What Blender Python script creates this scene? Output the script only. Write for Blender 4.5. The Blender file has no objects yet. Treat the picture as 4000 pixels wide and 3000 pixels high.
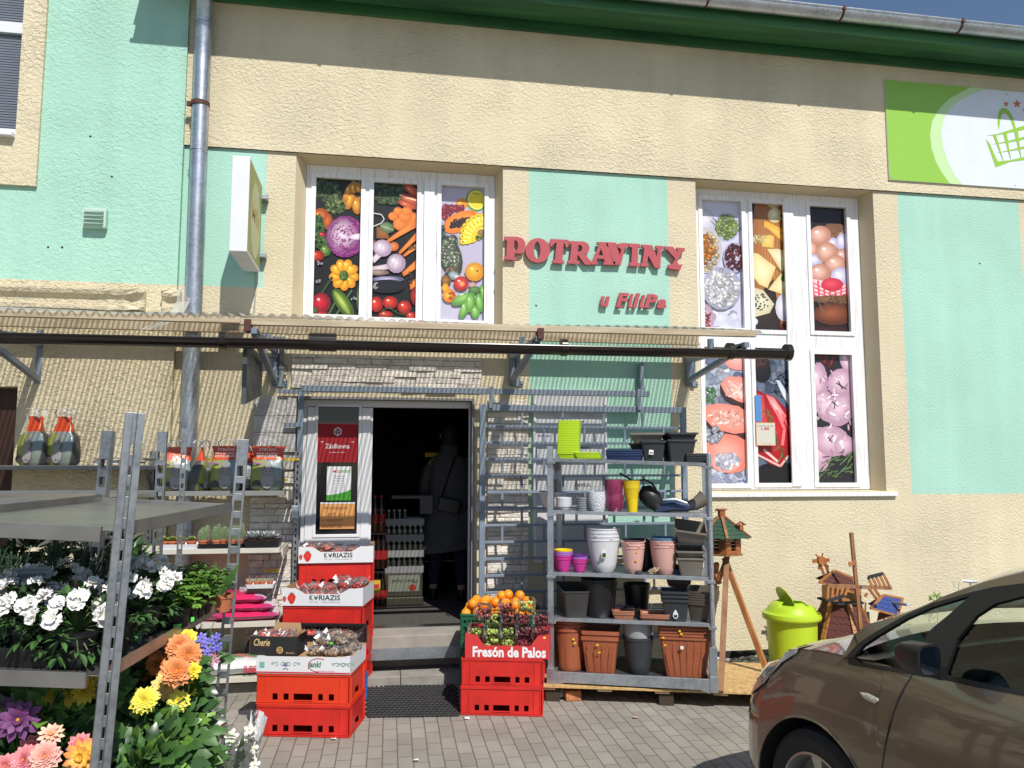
import bpy, bmesh, math, random
from mathutils import Matrix, Vector
R=random.Random(7)
C=bpy.context.scene.collection
rad=math.radians
# ---------------------------------------------------------------- camera geometry (metres, wall plane y=0)
F=3050.;D=6.6;H=1.7
PI_,YA,RO=rad(5.7),rad(9.7),rad(.06)
cp,sp,cy,sy=math.cos(PI_),math.sin(PI_),math.cos(YA),math.sin(YA)
fw=Vector((sy*cp,cy*cp,sp)); rt=Vector((cy,-sy,0)); up=Vector((-sy*sp,-cy*sp,cp))
CAM=Vector((0,-D,H))
def ray(px,py):
    a=(px-2000)/F;b=-(py-1500)/F
    a,b=a*math.cos(RO)-b*math.sin(RO),a*math.sin(RO)+b*math.cos(RO)
    return fw+rt*a+up*b
def W(px,py,Y=0.):
    r=ray(px,py);return CAM+r*((Y+D)/r.y)
def G(px,py,z=0.):
    r=ray(px,py);return CAM+r*((z-H)/r.z)
def Q(px,py,d):
    r=ray(px,py);return CAM+r*(d/(r.x*sy+r.y*cy))
# ---------------------------------------------------------------- materials
def lin(v):
    v/=255.;return v/12.92 if v<=.04045 else ((v+.055)/1.055)**2.4
def srgb(c): return (lin(c[0]),lin(c[1]),lin(c[2]))
_M={}
def mat(name,col,rough=.6,metal=0.,var=.12,scale=6.,bump=0.,bscale=60.,spec=.5,coat=0.,trans=0.,alpha=1.,detail=3.,dist=.01,vcol=False,sss=0.):
    if name in _M: return _M[name]
    m=bpy.data.materials.new(name);m.use_nodes=True;nt=m.node_tree;N=nt.nodes;L=nt.links
    b=N['Principled BSDF'];b.inputs['Roughness'].default_value=rough;b.inputs['Metallic'].default_value=metal
    b.inputs['Specular IOR Level'].default_value=spec
    if coat: b.inputs['Coat Weight'].default_value=coat;b.inputs['Coat Roughness'].default_value=.04
    if trans: b.inputs['Transmission Weight'].default_value=trans
    tc=N.new('ShaderNodeTexCoord')
    no=N.new('ShaderNodeTexNoise');no.inputs['Scale'].default_value=scale;no.inputs['Detail'].default_value=detail
    L.new(tc.outputs['Object'],no.inputs['Vector'])
    mx=N.new('ShaderNodeMix');mx.data_type='RGBA'
    if vcol:
        at=N.new('ShaderNodeAttribute');at.attribute_name='Col'
        mx.blend_type='MULTIPLY';mx.inputs[0].default_value=1
        L.new(at.outputs['Color'],mx.inputs[6])
        mr=N.new('ShaderNodeMapRange');mr.inputs['To Min'].default_value=1-var;mr.inputs['To Max'].default_value=1+var*.3
        L.new(no.outputs['Fac'],mr.inputs['Value']);L.new(mr.outputs['Result'],mx.inputs[7])
    else:
        cr=N.new('ShaderNodeMapRange');cr.inputs['From Min'].default_value=.3;cr.inputs['From Max'].default_value=.7
        L.new(no.outputs['Fac'],cr.inputs['Value']);L.new(cr.outputs['Result'],mx.inputs[0])
        mx.inputs[6].default_value=(*[c*(1-var) for c in col],1);mx.inputs[7].default_value=(*[min(1,c*(1+var*.6)) for c in col],1)
    L.new(mx.outputs[2],b.inputs['Base Color'])
    if bump:
        n2=N.new('ShaderNodeTexNoise');n2.inputs['Scale'].default_value=bscale;n2.inputs['Detail'].default_value=4
        L.new(tc.outputs['Object'],n2.inputs['Vector'])
        bp=N.new('ShaderNodeBump');bp.inputs['Strength'].default_value=bump;bp.inputs['Distance'].default_value=dist
        L.new(n2.outputs['Fac'],bp.inputs['Height']);L.new(bp.outputs['Normal'],b.inputs['Normal'])
    _M[name]=m;return m
def stucco(name,col,bump=.8,bscale=38.,dist=.012,stain=.10):
    m=mat(name,col,rough=.92,var=stain,scale=1.1,spec=.15,detail=6)
    nt=m.node_tree;N=nt.nodes;L=nt.links;b=N['Principled BSDF'];tc=[n for n in N if n.type=='TEX_COORD'][0]
    mp=N.new('ShaderNodeMapping');mp.inputs['Scale'].default_value=(1,1,1.35)
    L.new(tc.outputs['Object'],mp.inputs['Vector'])
    n2=N.new('ShaderNodeTexNoise');n2.inputs['Scale'].default_value=bscale;n2.inputs['Detail'].default_value=3;n2.inputs['Roughness'].default_value=.62;n2.inputs['Distortion'].default_value=.6
    L.new(mp.outputs['Vector'],n2.inputs['Vector'])
    n3=N.new('ShaderNodeTexNoise');n3.inputs['Scale'].default_value=1.6;n3.inputs['Detail'].default_value=2
    L.new(tc.outputs['Object'],n3.inputs['Vector'])
    mr=N.new('ShaderNodeMapRange');mr.inputs['From Min'].default_value=.35;mr.inputs['From Max'].default_value=.65;mr.inputs['To Min'].default_value=.45;mr.inputs['To Max'].default_value=1.
    L.new(n3.outputs['Fac'],mr.inputs['Value'])
    mu=N.new('ShaderNodeMath');mu.operation='MULTIPLY';L.new(n2.outputs['Fac'],mu.inputs[0]);L.new(mr.outputs['Result'],mu.inputs[1])
    m4=N.new('ShaderNodeMapping');m4.inputs['Scale'].default_value=(5,5,.35);L.new(tc.outputs['Object'],m4.inputs['Vector'])
    n5=N.new('ShaderNodeTexNoise');n5.inputs['Scale'].default_value=1;n5.inputs['Detail'].default_value=6;L.new(m4.outputs['Vector'],n5.inputs['Vector'])
    r5=N.new('ShaderNodeMapRange');r5.inputs['From Min'].default_value=.3;r5.inputs['From Max'].default_value=.6;r5.inputs['To Min'].default_value=.945;r5.inputs['To Max'].default_value=1.01;L.new(n5.outputs['Fac'],r5.inputs['Value'])
    old=b.inputs['Base Color'].links[0].from_socket;x5=N.new('ShaderNodeMix');x5.data_type='RGBA';x5.blend_type='MULTIPLY';x5.inputs[0].default_value=1;L.new(old,x5.inputs[6]);L.new(r5.outputs['Result'],x5.inputs[7]);L.new(x5.outputs[2],b.inputs['Base Color'])
    bp=N.new('ShaderNodeBump');bp.inputs['Strength'].default_value=bump;bp.inputs['Distance'].default_value=dist
    L.new(mu.outputs[0],bp.inputs['Height']);L.new(bp.outputs['Normal'],b.inputs['Normal'])
    return m
def sm(name,c255,k=1.,**kw): return mat(name,tuple(x*k for x in srgb(c255)),**kw)
CREAM=stucco('cream_stucco',(.70,.62,.445),bump=1.,bscale=34.,dist=.021)
CREAMF=stucco('cream_stucco_fine',(.70,.62,.445),bump=1.,bscale=40.,dist=.015)
CREAMR=stucco('cream_stucco_rough',(.70,.62,.44),bump=1.,bscale=28.,dist=.03)
MINT=stucco('mint_stucco',(.40,.66,.55),bump=.8,bscale=50.,dist=.009,stain=.08)
MINTR=stucco('mint_stucco_rough',(.40,.67,.55),bump=1.,bscale=30.,dist=.014,stain=.10)
PLAIN=stucco('cream_render_smooth',(.66,.57,.39),bump=.3,bscale=120.,dist=.002)
def woodwhite():
    m=mat('flaking_white_paint',(.80,.80,.82),rough=.55,var=.05,scale=3)
    nt=m.node_tree;N=nt.nodes;L=nt.links;b=N['Principled BSDF'];tc=[n for n in N if n.type=='TEX_COORD'][0]
    mp=N.new('ShaderNodeMapping');mp.inputs['Scale'].default_value=(60,60,3.);L.new(tc.outputs['Object'],mp.inputs['Vector'])
    n=N.new('ShaderNodeTexNoise');n.inputs['Scale'].default_value=1.;n.inputs['Detail'].default_value=6;L.new(mp.outputs['Vector'],n.inputs['Vector'])
    r=N.new('ShaderNodeValToRGB');r.color_ramp.elements[0].position=.3;r.color_ramp.elements[1].position=.5
    r.color_ramp.elements[0].color=(.62,.61,.61,1);r.color_ramp.elements[1].color=(.82,.82,.84,1)
    L.new(n.outputs['Fac'],r.inputs['Fac']);L.new(r.outputs['Color'],b.inputs['Base Color'])
    return m
WHITEW=woodwhite()
def wood(name,a,b_,sc=(4,40,40),rough=.6):
    m=mat(name,a,rough=rough);nt=m.node_tree;N=nt.nodes;L=nt.links;b=N['Principled BSDF'];tc=[n for n in N if n.type=='TEX_COORD'][0]
    mp=N.new('ShaderNodeMapping');mp.inputs['Scale'].default_value=sc;L.new(tc.outputs['Object'],mp.inputs['Vector'])
    n=N.new('ShaderNodeTexNoise');n.inputs['Scale'].default_value=1.;n.inputs['Detail'].default_value=5;n.inputs['Distortion'].default_value=.5;L.new(mp.outputs['Vector'],n.inputs['Vector'])
    r=N.new('ShaderNodeValToRGB');r.color_ramp.elements[0].position=.35;r.color_ramp.elements[1].position=.65
    r.color_ramp.elements[0].color=(*b_,1);r.color_ramp.elements[1].color=(*a,1)
    L.new(n.outputs['Fac'],r.inputs['Fac']);L.new(r.outputs['Color'],b.inputs['Base Color']);return m
def galv(name,a,b_,rough=.42,sc=25):
    m=mat(name,a,rough=rough,metal=.85,var=0);nt=m.node_tree;N=nt.nodes;L=nt.links;b=N['Principled BSDF'];tc=[n for n in N if n.type=='TEX_COORD'][0]
    v=N.new('ShaderNodeTexVoronoi');v.inputs['Scale'].default_value=sc*2;L.new(tc.outputs['Object'],v.inputs['Vector'])
    n=N.new('ShaderNodeTexNoise');n.inputs['Scale'].default_value=sc*.3;n.inputs['Detail'].default_value=6;L.new(tc.outputs['Object'],n.inputs['Vector'])
    ad=N.new('ShaderNodeMath');ad.operation='MULTIPLY_ADD';ad.inputs[1].default_value=.35;L.new(v.outputs['Distance'],ad.inputs[0]);L.new(n.outputs['Fac'],ad.inputs[2])
    r=N.new('ShaderNodeValToRGB');r.color_ramp.elements[0].position=.4;r.color_ramp.elements[1].position=.8
    r.color_ramp.elements[0].color=(*b_,1);r.color_ramp.elements[1].color=(*a,1)
    L.new(ad.outputs[0],r.inputs['Fac']);L.new(r.outputs['Color'],b.inputs['Base Color']);return m
GALV=galv('galvanised_steel',(.50,.53,.57),(.33,.36,.40))
GALVM=galv('dull_galvanised_steel',(.36,.38,.41),(.20,.22,.24),rough=.45)
GALVD=galv('weathered_galvanised_steel',(.34,.36,.37),(.20,.215,.225),rough=.5)
PIPEM=galv('zinc_pipe',(.50,.53,.58),(.30,.33,.37),rough=.38,sc=18)
STEELB=mat('blue_grey_painted_steel',(.20,.25,.32),rough=.45,var=.12,scale=12)
BLACKPL=mat('black_plastic',(.012,.012,.014),rough=.42,var=.2)
BROWNG=mat('dark_brown_pvc',(.018,.013,.012),rough=.22,var=.15)
TIMBER=wood('weathered_timber',(.56,.47,.33),(.40,.31,.20),sc=(2,40,25))
GREENP=wood('dark_green_boards',(.045,.19,.06),(.02,.10,.045),sc=(.8,9,9),rough=.45)
CONC=mat('concrete',(.34,.31,.27),rough=.9,var=.18,scale=7,bump=.3,bscale=90,dist=.004)
PRINT=mat('printed_film',(1,1,1),rough=.38,vcol=True,var=.06,scale=40)
PRINTM=mat('printed_card',(1,1,1),rough=.7,vcol=True,var=.05,scale=30)
PVC=mat('white_pvc',(.74,.75,.78),rough=.35,var=.03)
BLK=mat('dark_void',(.012,.012,.014),rough=.9,var=.1)
RUST=mat('rust_brown_steel',(.09,.03,.018),rough=.7,var=.3,scale=60)
# ---------------------------------------------------------------- mesh builder
I4=Matrix.Identity(4)
def T(x=0,y=0,z=0,rz=0,rx=0,ry=0,s=1): 
    return Matrix.Translation((x,y,z))@Matrix.Rotation(rz,4,'Z')@Matrix.Rotation(ry,4,'Y')@Matrix.Rotation(rx,4,'X')@Matrix.Scale(s,4)
class M:
    def __init__(s): s.v=[];s.f=[];s.mi=[];s.c=[];s.T=I4;s.hascol=False
    def add(s,vs,fs,m=0,cols=None):
        o=len(s.v);s.v+=[s.T@Vector(v) for v in vs]
        s.f+=[tuple(i+o for i in f) for f in fs];s.mi+=[m]*len(fs)
        if cols is None: s.c+=[(1,1,1,1)]*len(vs)
        else: s.c+=[(*c[:3],1) for c in cols];s.hascol=True
    def box(s,x0,x1,y0,y1,z0,z1,m=0,col=None):
        v=[(x,y,z) for x in (x0,x1) for y in (y0,y1) for z in (z0,z1)]
        s.add(v,[(0,1,3,2),(4,6,7,5),(0,4,5,1),(2,3,7,6),(0,2,6,4),(1,5,7,3)],m,[col]*8 if col else None)
    def cb(s,c,sz,m=0,rot=None,col=None):
        o=s.T
        s.T=o@Matrix.Translation(c)@(rot or I4)
        s.box(-sz[0]/2,sz[0]/2,-sz[1]/2,sz[1]/2,-sz[2]/2,sz[2]/2,m,col);s.T=o
    def quad(s,a,b,c,d,m=0,col=None): s.add([a,b,c,d],[(0,1,2,3)],m,[col]*4 if col else None)
    def bar(s,a,b,w,h=None,m=0,upv=(0,0,1),col=None):
        a=Vector(a);b=Vector(b);h=h or w;d=(b-a);L=d.length
        if L<1e-6:return
        d/=L;u=Vector(upv)
        if abs(d.dot(u))>.98:u=Vector((0,1,0))
        x=d.cross(u).normalized();z=x.cross(d)
        vs=[]
        for p in (a,b):
            for sx,sz in ((-1,-1),(1,-1),(1,1),(-1,1)): vs.append(p+x*sx*w/2+z*sz*h/2)
        s.add(vs,[(0,1,2,3),(7,6,5,4),(0,4,5,1),(1,5,6,2),(2,6,7,3),(3,7,4,0)],m,[col]*8 if col else None)
    def tube(s,pts,r,seg=8,m=0,cap=True,cols=None,closed=False):
        pts=[Vector(p) for p in pts];n=len(pts);rr=r if isinstance(r,(list,tuple)) else [r]*n
        vs=[];fs=[];prev=None
        for i,p in enumerate(pts):
            a=pts[max(i-1,0)];b=pts[min(i+1,n-1)]
            if closed:a=pts[i-1];b=pts[(i+1)%n]
            d=(b-a)
            if d.length<1e-9:d=Vector((0,0,1))
            d.normalize()
            if prev is None:
                u=Vector((0,0,1)) if abs(d.z)<.9 else Vector((1,0,0))
                x=d.cross(u).normalized()
            else:
                x=prev-d*prev.dot(d)
                x=x.normalized() if x.length>1e-6 else d.orthogonal().normalized()
            prev=x;y=d.cross(x)
            for k in range(seg):
                t=2*math.pi*k/seg;vs.append(p+x*math.cos(t)*rr[i]+y*math.sin(t)*rr[i])
        for i in range(n if closed else n-1):
            j=(i+1)%n
            for k in range(seg):
                fs.append((i*seg+k,i*seg+(k+1)%seg,j*seg+(k+1)%seg,j*seg+k))
        if cap and not closed: fs+=[tuple(range(seg))[::-1],tuple((n-1)*seg+k for k in range(seg))]
        s.add(vs,fs,m,[c for c in cols for _ in range(seg)] if cols else None)
    def lathe(s,prof,seg=24,m=0,fn=None,cols=None):
        vs=[];fs=[];n=len(prof);cc=[]
        for i,(r,z) in enumerate(prof):
            for k in range(seg):
                t=2*math.pi*k/seg;q=r*(fn(t,i) if fn else 1)
                vs.append((q*math.cos(t),q*math.sin(t),z))
                if cols:cc.append(cols[i])
        for i in range(n-1):
            for k in range(seg): fs.append((i*seg+k,i*seg+(k+1)%seg,(i+1)*seg+(k+1)%seg,(i+1)*seg+k))
        s.add(vs,fs,m,cc if cols else None)
    def loft(s,rings,m=0,cap0=True,cap1=True,cols=None):
        n=len(rings[0]);vs=[p for r in rings for p in r];fs=[]
        for i in range(len(rings)-1):
            for k in range(n): fs.append((i*n+k,i*n+(k+1)%n,(i+1)*n+(k+1)%n,(i+1)*n+k))
        if cap0:fs.append(tuple(range(n))[::-1])
        if cap1:fs.append(tuple((len(rings)-1)*n+k for k in range(n)))
        s.add(vs,fs,m,[c for c in cols for _ in range(n)] if cols else None)
    def ell(s,c,r,seg=10,rings=6,m=0,rot=None,col=None,jit=0):
        o=s.T;s.T=o@Matrix.Translation(c)@(rot or I4)
        rx,ry,rz=r if isinstance(r,(tuple,list)) else (r,r,r)
        vs=[(0,0,-rz)];fs=[]
        for i in range(1,rings):
            a=math.pi*i/rings
            for k in range(seg):
                t=2*math.pi*k/seg;j=1+(R.uniform(-jit,jit) if jit else 0)
                vs.append((rx*math.sin(a)*math.cos(t)*j,ry*math.sin(a)*math.sin(t)*j,-rz*math.cos(a)*j))
        vs.append((0,0,rz));L=len(vs)-1
        for k in range(seg):
            fs.append((0,1+(k+1)%seg,1+k));fs.append((L,L-seg+k,L-seg+(k+1)%seg))
        for i in range(rings-2):
            for k in range(seg):
                a=1+i*seg;fs.append((a+k,a+(k+1)%seg,a+seg+(k+1)%seg,a+seg+k))
        s.add(vs,fs,m,[col]*len(vs) if col else None);s.T=o
    def prism(s,poly,y0,y1,m=0,col=None):   # polygon in XZ, extruded in Y (convex or simple)
        n=len(poly);vs=[(x,y0,z) for x,z in poly]+[(x,y1,z) for x,z in poly]
        fs=[tuple(range(n)),tuple(range(2*n-1,n-1,-1))]+[(i,i+n,(i+1)%n+n,(i+1)%n) for i in range(n)]
        s.add(vs,fs,m,[col]*2*n if col else None)
    def plate(s,X0,X1,Z0,Z1,holes,th,m=0,mf=None):   # XZ plate at y 0..th with rectangular holes (x0,x1,z0,z1)
        xs=sorted({X0,X1,*[h[0] for h in holes],*[h[1] for h in holes]});zs=sorted({Z0,Z1,*[h[2] for h in holes],*[h[3] for h in holes]})
        xs=[x for x in xs if X0-1e-9<=x<=X1+1e-9];zs=[z for z in zs if Z0-1e-9<=z<=Z1+1e-9]
        nx,nz=len(xs)-1,len(zs)-1
        def solid(i,j):
            if i<0 or j<0 or i>=nx or j>=nz:return False
            cx=(xs[i]+xs[i+1])/2;cz=(zs[j]+zs[j+1])/2
            return not any(h[0]<cx<h[1] and h[2]<cz<h[3] for h in holes)
        for i in range(nx):
            for j in range(nz):
                if not solid(i,j):continue
                a,b,c,d=xs[i],xs[i+1],zs[j],zs[j+1];mm=mf((a+b)/2,(c+d)/2) if mf else m
                s.quad((a,0,c),(b,0,c),(b,0,d),(a,0,d),mm)
                if th:
                    s.quad((a,th,d),(b,th,d),(b,th,c),(a,th,c),mm)
                    if not solid(i-1,j):s.quad((a,0,d),(a,th,d),(a,th,c),(a,0,c),mm)
                    if not solid(i+1,j):s.quad((b,0,c),(b,th,c),(b,th,d),(b,0,d),mm)
                    if not solid(i,j-1):s.quad((a,0,c),(a,th,c),(b,th,c),(b,0,c),mm)
                    if not solid(i,j+1):s.quad((b,0,d),(b,th,d),(a,th,d),(a,0,d),mm)
    def build(s,name,mats,parent=None,smooth=False,local=False,bevel=0,weld=True,label=None):
        me=bpy.data.meshes.new(name);me.from_pydata([tuple(v) for v in s.v],[],s.f)
        if not isinstance(mats,(list,tuple)):mats=[mats]
        for m in mats:me.materials.append(m)
        me.polygons.foreach_set('material_index',s.mi)
        if s.hascol:
            ca=me.color_attributes.new('Col','FLOAT_COLOR','POINT')
            ca.data.foreach_set('color',[x for c in s.c for x in c])
        if weld:
            bm=bmesh.new();bm.from_mesh(me)
            if not s.hascol: bmesh.ops.remove_doubles(bm,verts=bm.verts,dist=1e-5)
            bmesh.ops.recalc_face_normals(bm,faces=bm.faces) if not s.hascol else None
            bm.to_mesh(me);bm.free()
        if smooth:
            me.polygons.foreach_set('use_smooth',[True]*len(me.polygons))
            try: me.set_sharp_from_angle(angle=rad(40))
            except Exception: pass
        me.update()
        return link(name,me,parent,local,bevel,label)
WMX={}
def link(name,me,parent=None,local=False,bevel=0,label=None):
    o=bpy.data.objects.new(name,me);C.objects.link(o)
    if parent:
        o.parent=parent
        if local:WMX[o.name]=WMX[parent.name]
        else:o.matrix_parent_inverse=WMX[parent.name].inverted();WMX[o.name]=I4.copy()
    else:WMX[o.name]=I4.copy()
    if bevel:
        b=o.modifiers.new('bevel','BEVEL');b.width=bevel;b.segments=2;b.limit_method='ANGLE'
    if label:o['label']=label
    return o
def tag(o,label=None,cat=None,group=None,kind=None):
    if label:o['label']=label
    if cat:o['category']=cat
    if group:o['group']=group
    if kind:o['kind']=kind
    return o
def thing(name,label,cat,loc=(0,0,0),rz=0.,group=None,rot=None):
    o=bpy.data.objects.new(name,None);C.objects.link(o);o.empty_display_size=.1
    o.location=loc;o.rotation_euler=rot or (0,0,rz)
    WMX[o.name]=Matrix.LocRotScale(Vector(loc),o.rotation_euler,None)
    return tag(o,label,cat,group)
def kids(o): return [c for c in bpy.data.objects if c.parent==o]
def copy_tree(o,loc=None,rz=None,label=None,group=None,parent=None,rot=None):
    c=o.copy();C.objects.link(c)
    if parent:c.parent=parent
    if loc is not None:c.location=loc
    if rz is not None:c.rotation_euler=(0,0,rz)
    if rot is not None:c.rotation_euler=rot
    if label:c['label']=label
    if group:c['group']=group
    for ch in kids(o):copy_tree(ch,parent=c)
    return c
def tmesh(s,kind='FONT',ext=0.,off=0.,shear=0.,splines=None):
    if splines is not None:
        cu=bpy.data.curves.new('tmp','CURVE');cu.dimensions='2D';cu.fill_mode='BOTH'
        for pl in splines:
            sp_=cu.splines.new('POLY');sp_.points.add(len(pl)-1)
            for i,p in enumerate(pl):sp_.points[i].co=(p[0],p[1],0,1)
            sp_.use_cyclic_u=True
    else:
        cu=bpy.data.curves.new('tmp','FONT');cu.body=s;cu.size=1;cu.offset=off;cu.shear=shear;cu.resolution_u=2
    cu.extrude=ext
    o=bpy.data.objects.new('tmp',cu);C.objects.link(o)
    dg=bpy.context.evaluated_depsgraph_get();dg.update()
    me=bpy.data.meshes.new_from_object(o.evaluated_get(dg))
    bpy.data.objects.remove(o);bpy.data.curves.remove(cu)
    return me
def addtext(mb,s,x0,x1,z0,z1,y=0.,m=0,col=None,off=0.,shear=0.,th=.0,splines=None):
    """fit text into the rectangle, facing -Y, into mesh builder"""
    me=tmesh(s,off=off,shear=shear,ext=.5 if th else 0,splines=splines)
    vs=[v.co.copy() for v in me.vertices]
    if not vs:return
    a=min(v.x for v in vs);b=max(v.x for v in vs);c=min(v.y for v in vs);d=max(v.y for v in vs)
    out=[]
    for v in vs:
        out.append((x0+(v.x-a)/(b-a)*(x1-x0),y-(v.z)*th if th else y,z0+(v.y-c)/(d-c)*(z1-z0)))
    fs=[tuple(p.vertices) for p in me.polygons]
    mb.add(out,fs,m,[col]*len(out) if col else None)
    bpy.data.meshes.remove(me)
# ---------------------------------------------------------------- flat printed pictures
class Print:
    """layers of clipped coloured shapes on a rectangular print; shapes traced with f(zx,zy)->(X,Z)"""
    def __init__(s,rect,Y,f,bg,step=.00003):
        s.r=rect;s.Y=Y;s.f=f;s.mb=M();s.y=Y;s.step=step
        x0,x1,z0,z1=rect;c=srgb(bg) ;s.mb.add([(x0,Y,z0),(x1,Y,z0),(x1,Y,z1),(x0,Y,z1)],[(0,1,2,3)],0,[c]*4)
    def tri(s,ps,cs):
        poly=list(zip(ps,cs))
        for ax,val,sg in ((0,s.r[0],1),(0,s.r[1],-1),(1,s.r[2],1),(1,s.r[3],-1)):
            out=[];n=len(poly)
            for i in range(n):
                (p,c),(q,d)=poly[i],poly[(i+1)%n];a=sg*(p[ax]-val);b=sg*(q[ax]-val)
                if a>=0:out.append((p,c))
                if (a>=0)!=(b>=0):
                    t=a/(a-b);out.append((tuple(p[k]+(q[k]-p[k])*t for k in (0,1)),tuple(c[k]+(d[k]-c[k])*t for k in range(3))))
            poly=out
            if len(poly)<3:return
        s.mb.add([(p[0],s.y,p[1]) for p,c in poly],[tuple(range(len(poly)))],0,[c for p,c in poly])
    def fan(s,cen,pts,cc,ce):
        s.y-=s.step;cc=srgb(cc);ce=srgb(ce);c0=s.f(*cen);P=[s.f(*p) for p in pts];n=len(P)
        for i in range(n):
            s.tri((c0,P[i],P[(i+1)%n]),(cc,ce,ce))
    def E(s,cx,cy,rx,ry,cc,ce=None,rot=0,hl=None,seg=None,off=(.0,.0)):
        n=seg or 14;ca,sa=math.cos(rad(rot)),math.sin(rad(rot));ce=ce or tuple(x*.6 for x in cc)
        pts=[(cx+rx*math.cos(t)*ca-ry*math.sin(t)*sa,cy+rx*math.cos(t)*sa+ry*math.sin(t)*ca) for t in [2*math.pi*k/n for k in range(n)]]
        mid=tuple((cc[k]*.75+ce[k]*.25) for k in range(3))
        s.fan((cx,cy),pts,ce,ce)
        s.fan((cx-rx*.15,cy-ry*.12),[(cx-rx*.1+(p[0]-cx)*.86,cy-ry*.08+(p[1]-cy)*.86) for p in pts],cc,ce)
        if hl:s.fan((cx-rx*.3,cy-ry*.35),[(cx-rx*.3+(p[0]-cx)*.18,cy-ry*.35+(p[1]-cy)*.14) for p in pts],hl,hl)
    def P(s,pts,cc,ce=None):
        cx=sum(p[0] for p in pts)/len(pts);cy=sum(p[1] for p in pts)/len(pts);s.fan((cx,cy),pts,cc,ce or cc)
    def L(s,pts,w,cc):   # stroke
        s.y-=s.step;c=srgb(cc)
        for i in range(len(pts)-1):
            a=Vector(pts[i]);b=Vector(pts[i+1]);d=b-a
            if d.length<1e-6:continue
            n=Vector((-d.y,d.x)).normalized()*w/2
            q=[s.f(*(a+n)),s.f(*(b+n)),s.f(*(b-n)),s.f(*(a-n))]
            s.tri((q[0],q[1],q[2]),(c,c,c));s.tri((q[0],q[2],q[3]),(c,c,c))
    def S(s,cx,cy,rx,ry,n,size,cols,asp=.7,edge=.55,seg=7):   # scatter
        for i in range(n):
            a=R.uniform(0,6.283);r=math.sqrt(R.random());c=R.choice(cols);k=R.uniform(.75,1.15);c=tuple(min(255,x*k) for x in c);z=size*R.uniform(.7,1.3)
            s.y-=s.step*.2
            ca=R.uniform(0,180)
            x,y=cx+rx*r*math.cos(a),cy+ry*r*math.sin(a)
            t0=rad(ca);pts=[(x+z*math.cos(t)*math.cos(t0)-z*asp*math.sin(t)*math.sin(t0),y+z*math.cos(t)*math.sin(t0)+z*asp*math.sin(t)*math.cos(t0)) for t in [6.2832*q/seg for q in range(seg)]]
            s.fan((x,y),pts,c,tuple(q*edge for q in c))
    def build(s,name,parent): return s.mb.build(name,PRINT,parent,weld=False)
# ================================================================ THE SETTING
def paving():
    m=mat('grey_block_paving',(.25,.235,.21),rough=.85);nt=m.node_tree;N=nt.nodes;L=nt.links;b=N['Principled BSDF'];tc=[n for n in N if n.type=='TEX_COORD'][0]
    mp=N.new('ShaderNodeMapping');mp.inputs['Rotation'].default_value=(0,0,rad(90.8));L.new(tc.outputs['Object'],mp.inputs['Vector'])
    ns=N.new('ShaderNodeTexNoise');ns.inputs['Scale'].default_value=2.2;L.new(tc.outputs['Object'],ns.inputs['Vector'])
    va=N.new('ShaderNodeVectorMath');va.operation='MULTIPLY_ADD';va.inputs[1].default_value=(.012,.012,0);L.new(ns.outputs['Color'],va.inputs[0]);L.new(mp.outputs['Vector'],va.inputs[2])
    br=N.new('ShaderNodeTexBrick');br.inputs['Scale'].default_value=1;br.inputs['Brick Width'].default_value=.195;br.inputs['Row Height'].default_value=.088;br.inputs['Mortar Size'].default_value=.0045;br.inputs['Mortar Smooth'].default_value=.5;br.offset=.5
    br.inputs['Color1'].default_value=(.265,.245,.21,1);br.inputs['Color2'].default_value=(.31,.29,.255,1);br.inputs['Mortar'].default_value=(.14,.12,.09,1)
    L.new(va.outputs[0],br.inputs['Vector'])
    n=N.new('ShaderNodeTexNoise');n.inputs['Scale'].default_value=3.;n.inputs['Detail'].default_value=8;L.new(tc.outputs['Object'],n.inputs['Vector'])
    r=N.new('ShaderNodeMapRange');r.inputs['To Min'].default_value=.68;r.inputs['To Max'].default_value=1.32;L.new(n.outputs['Fac'],r.inputs['Value'])
    x=N.new('ShaderNodeMix');x.data_type='RGBA';x.blend_type='MULTIPLY';x.inputs[0].default_value=1;L.new(br.outputs['Color'],x.inputs[6]);L.new(r.outputs['Result'],x.inputs[7]);L.new(x.outputs[2],b.inputs['Base Color'])
    n2=N.new('ShaderNodeTexNoise');n2.inputs['Scale'].default_value=120;L.new(tc.outputs['Object'],n2.inputs['Vector'])
    s=N.new('ShaderNodeMath');s.operation='MULTIPLY_ADD';s.inputs[1].default_value=-3.;L.new(br.outputs['Fac'],s.inputs[0]);L.new(n2.outputs['Fac'],s.inputs[2])
    bp=N.new('ShaderNodeBump');bp.inputs['Strength'].default_value=.5;bp.inputs['Distance'].default_value=.004;L.new(s.outputs[0],bp.inputs['Height']);L.new(bp.outputs['Normal'],b.inputs['Normal'])
    return m
g=M();g.quad((-60,-60,0),(60,-60,0),(60,60,0),(-60,60,0));tag(g.build('paved_ground',paving()),kind='structure')
ZL=4.30; ZE=5.56; ZW=5.0
SHOP=thing('shop_building','cream and mint rendered shop with two tall picture windows, open doorway and green eaves','building',(0,0,0))
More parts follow.
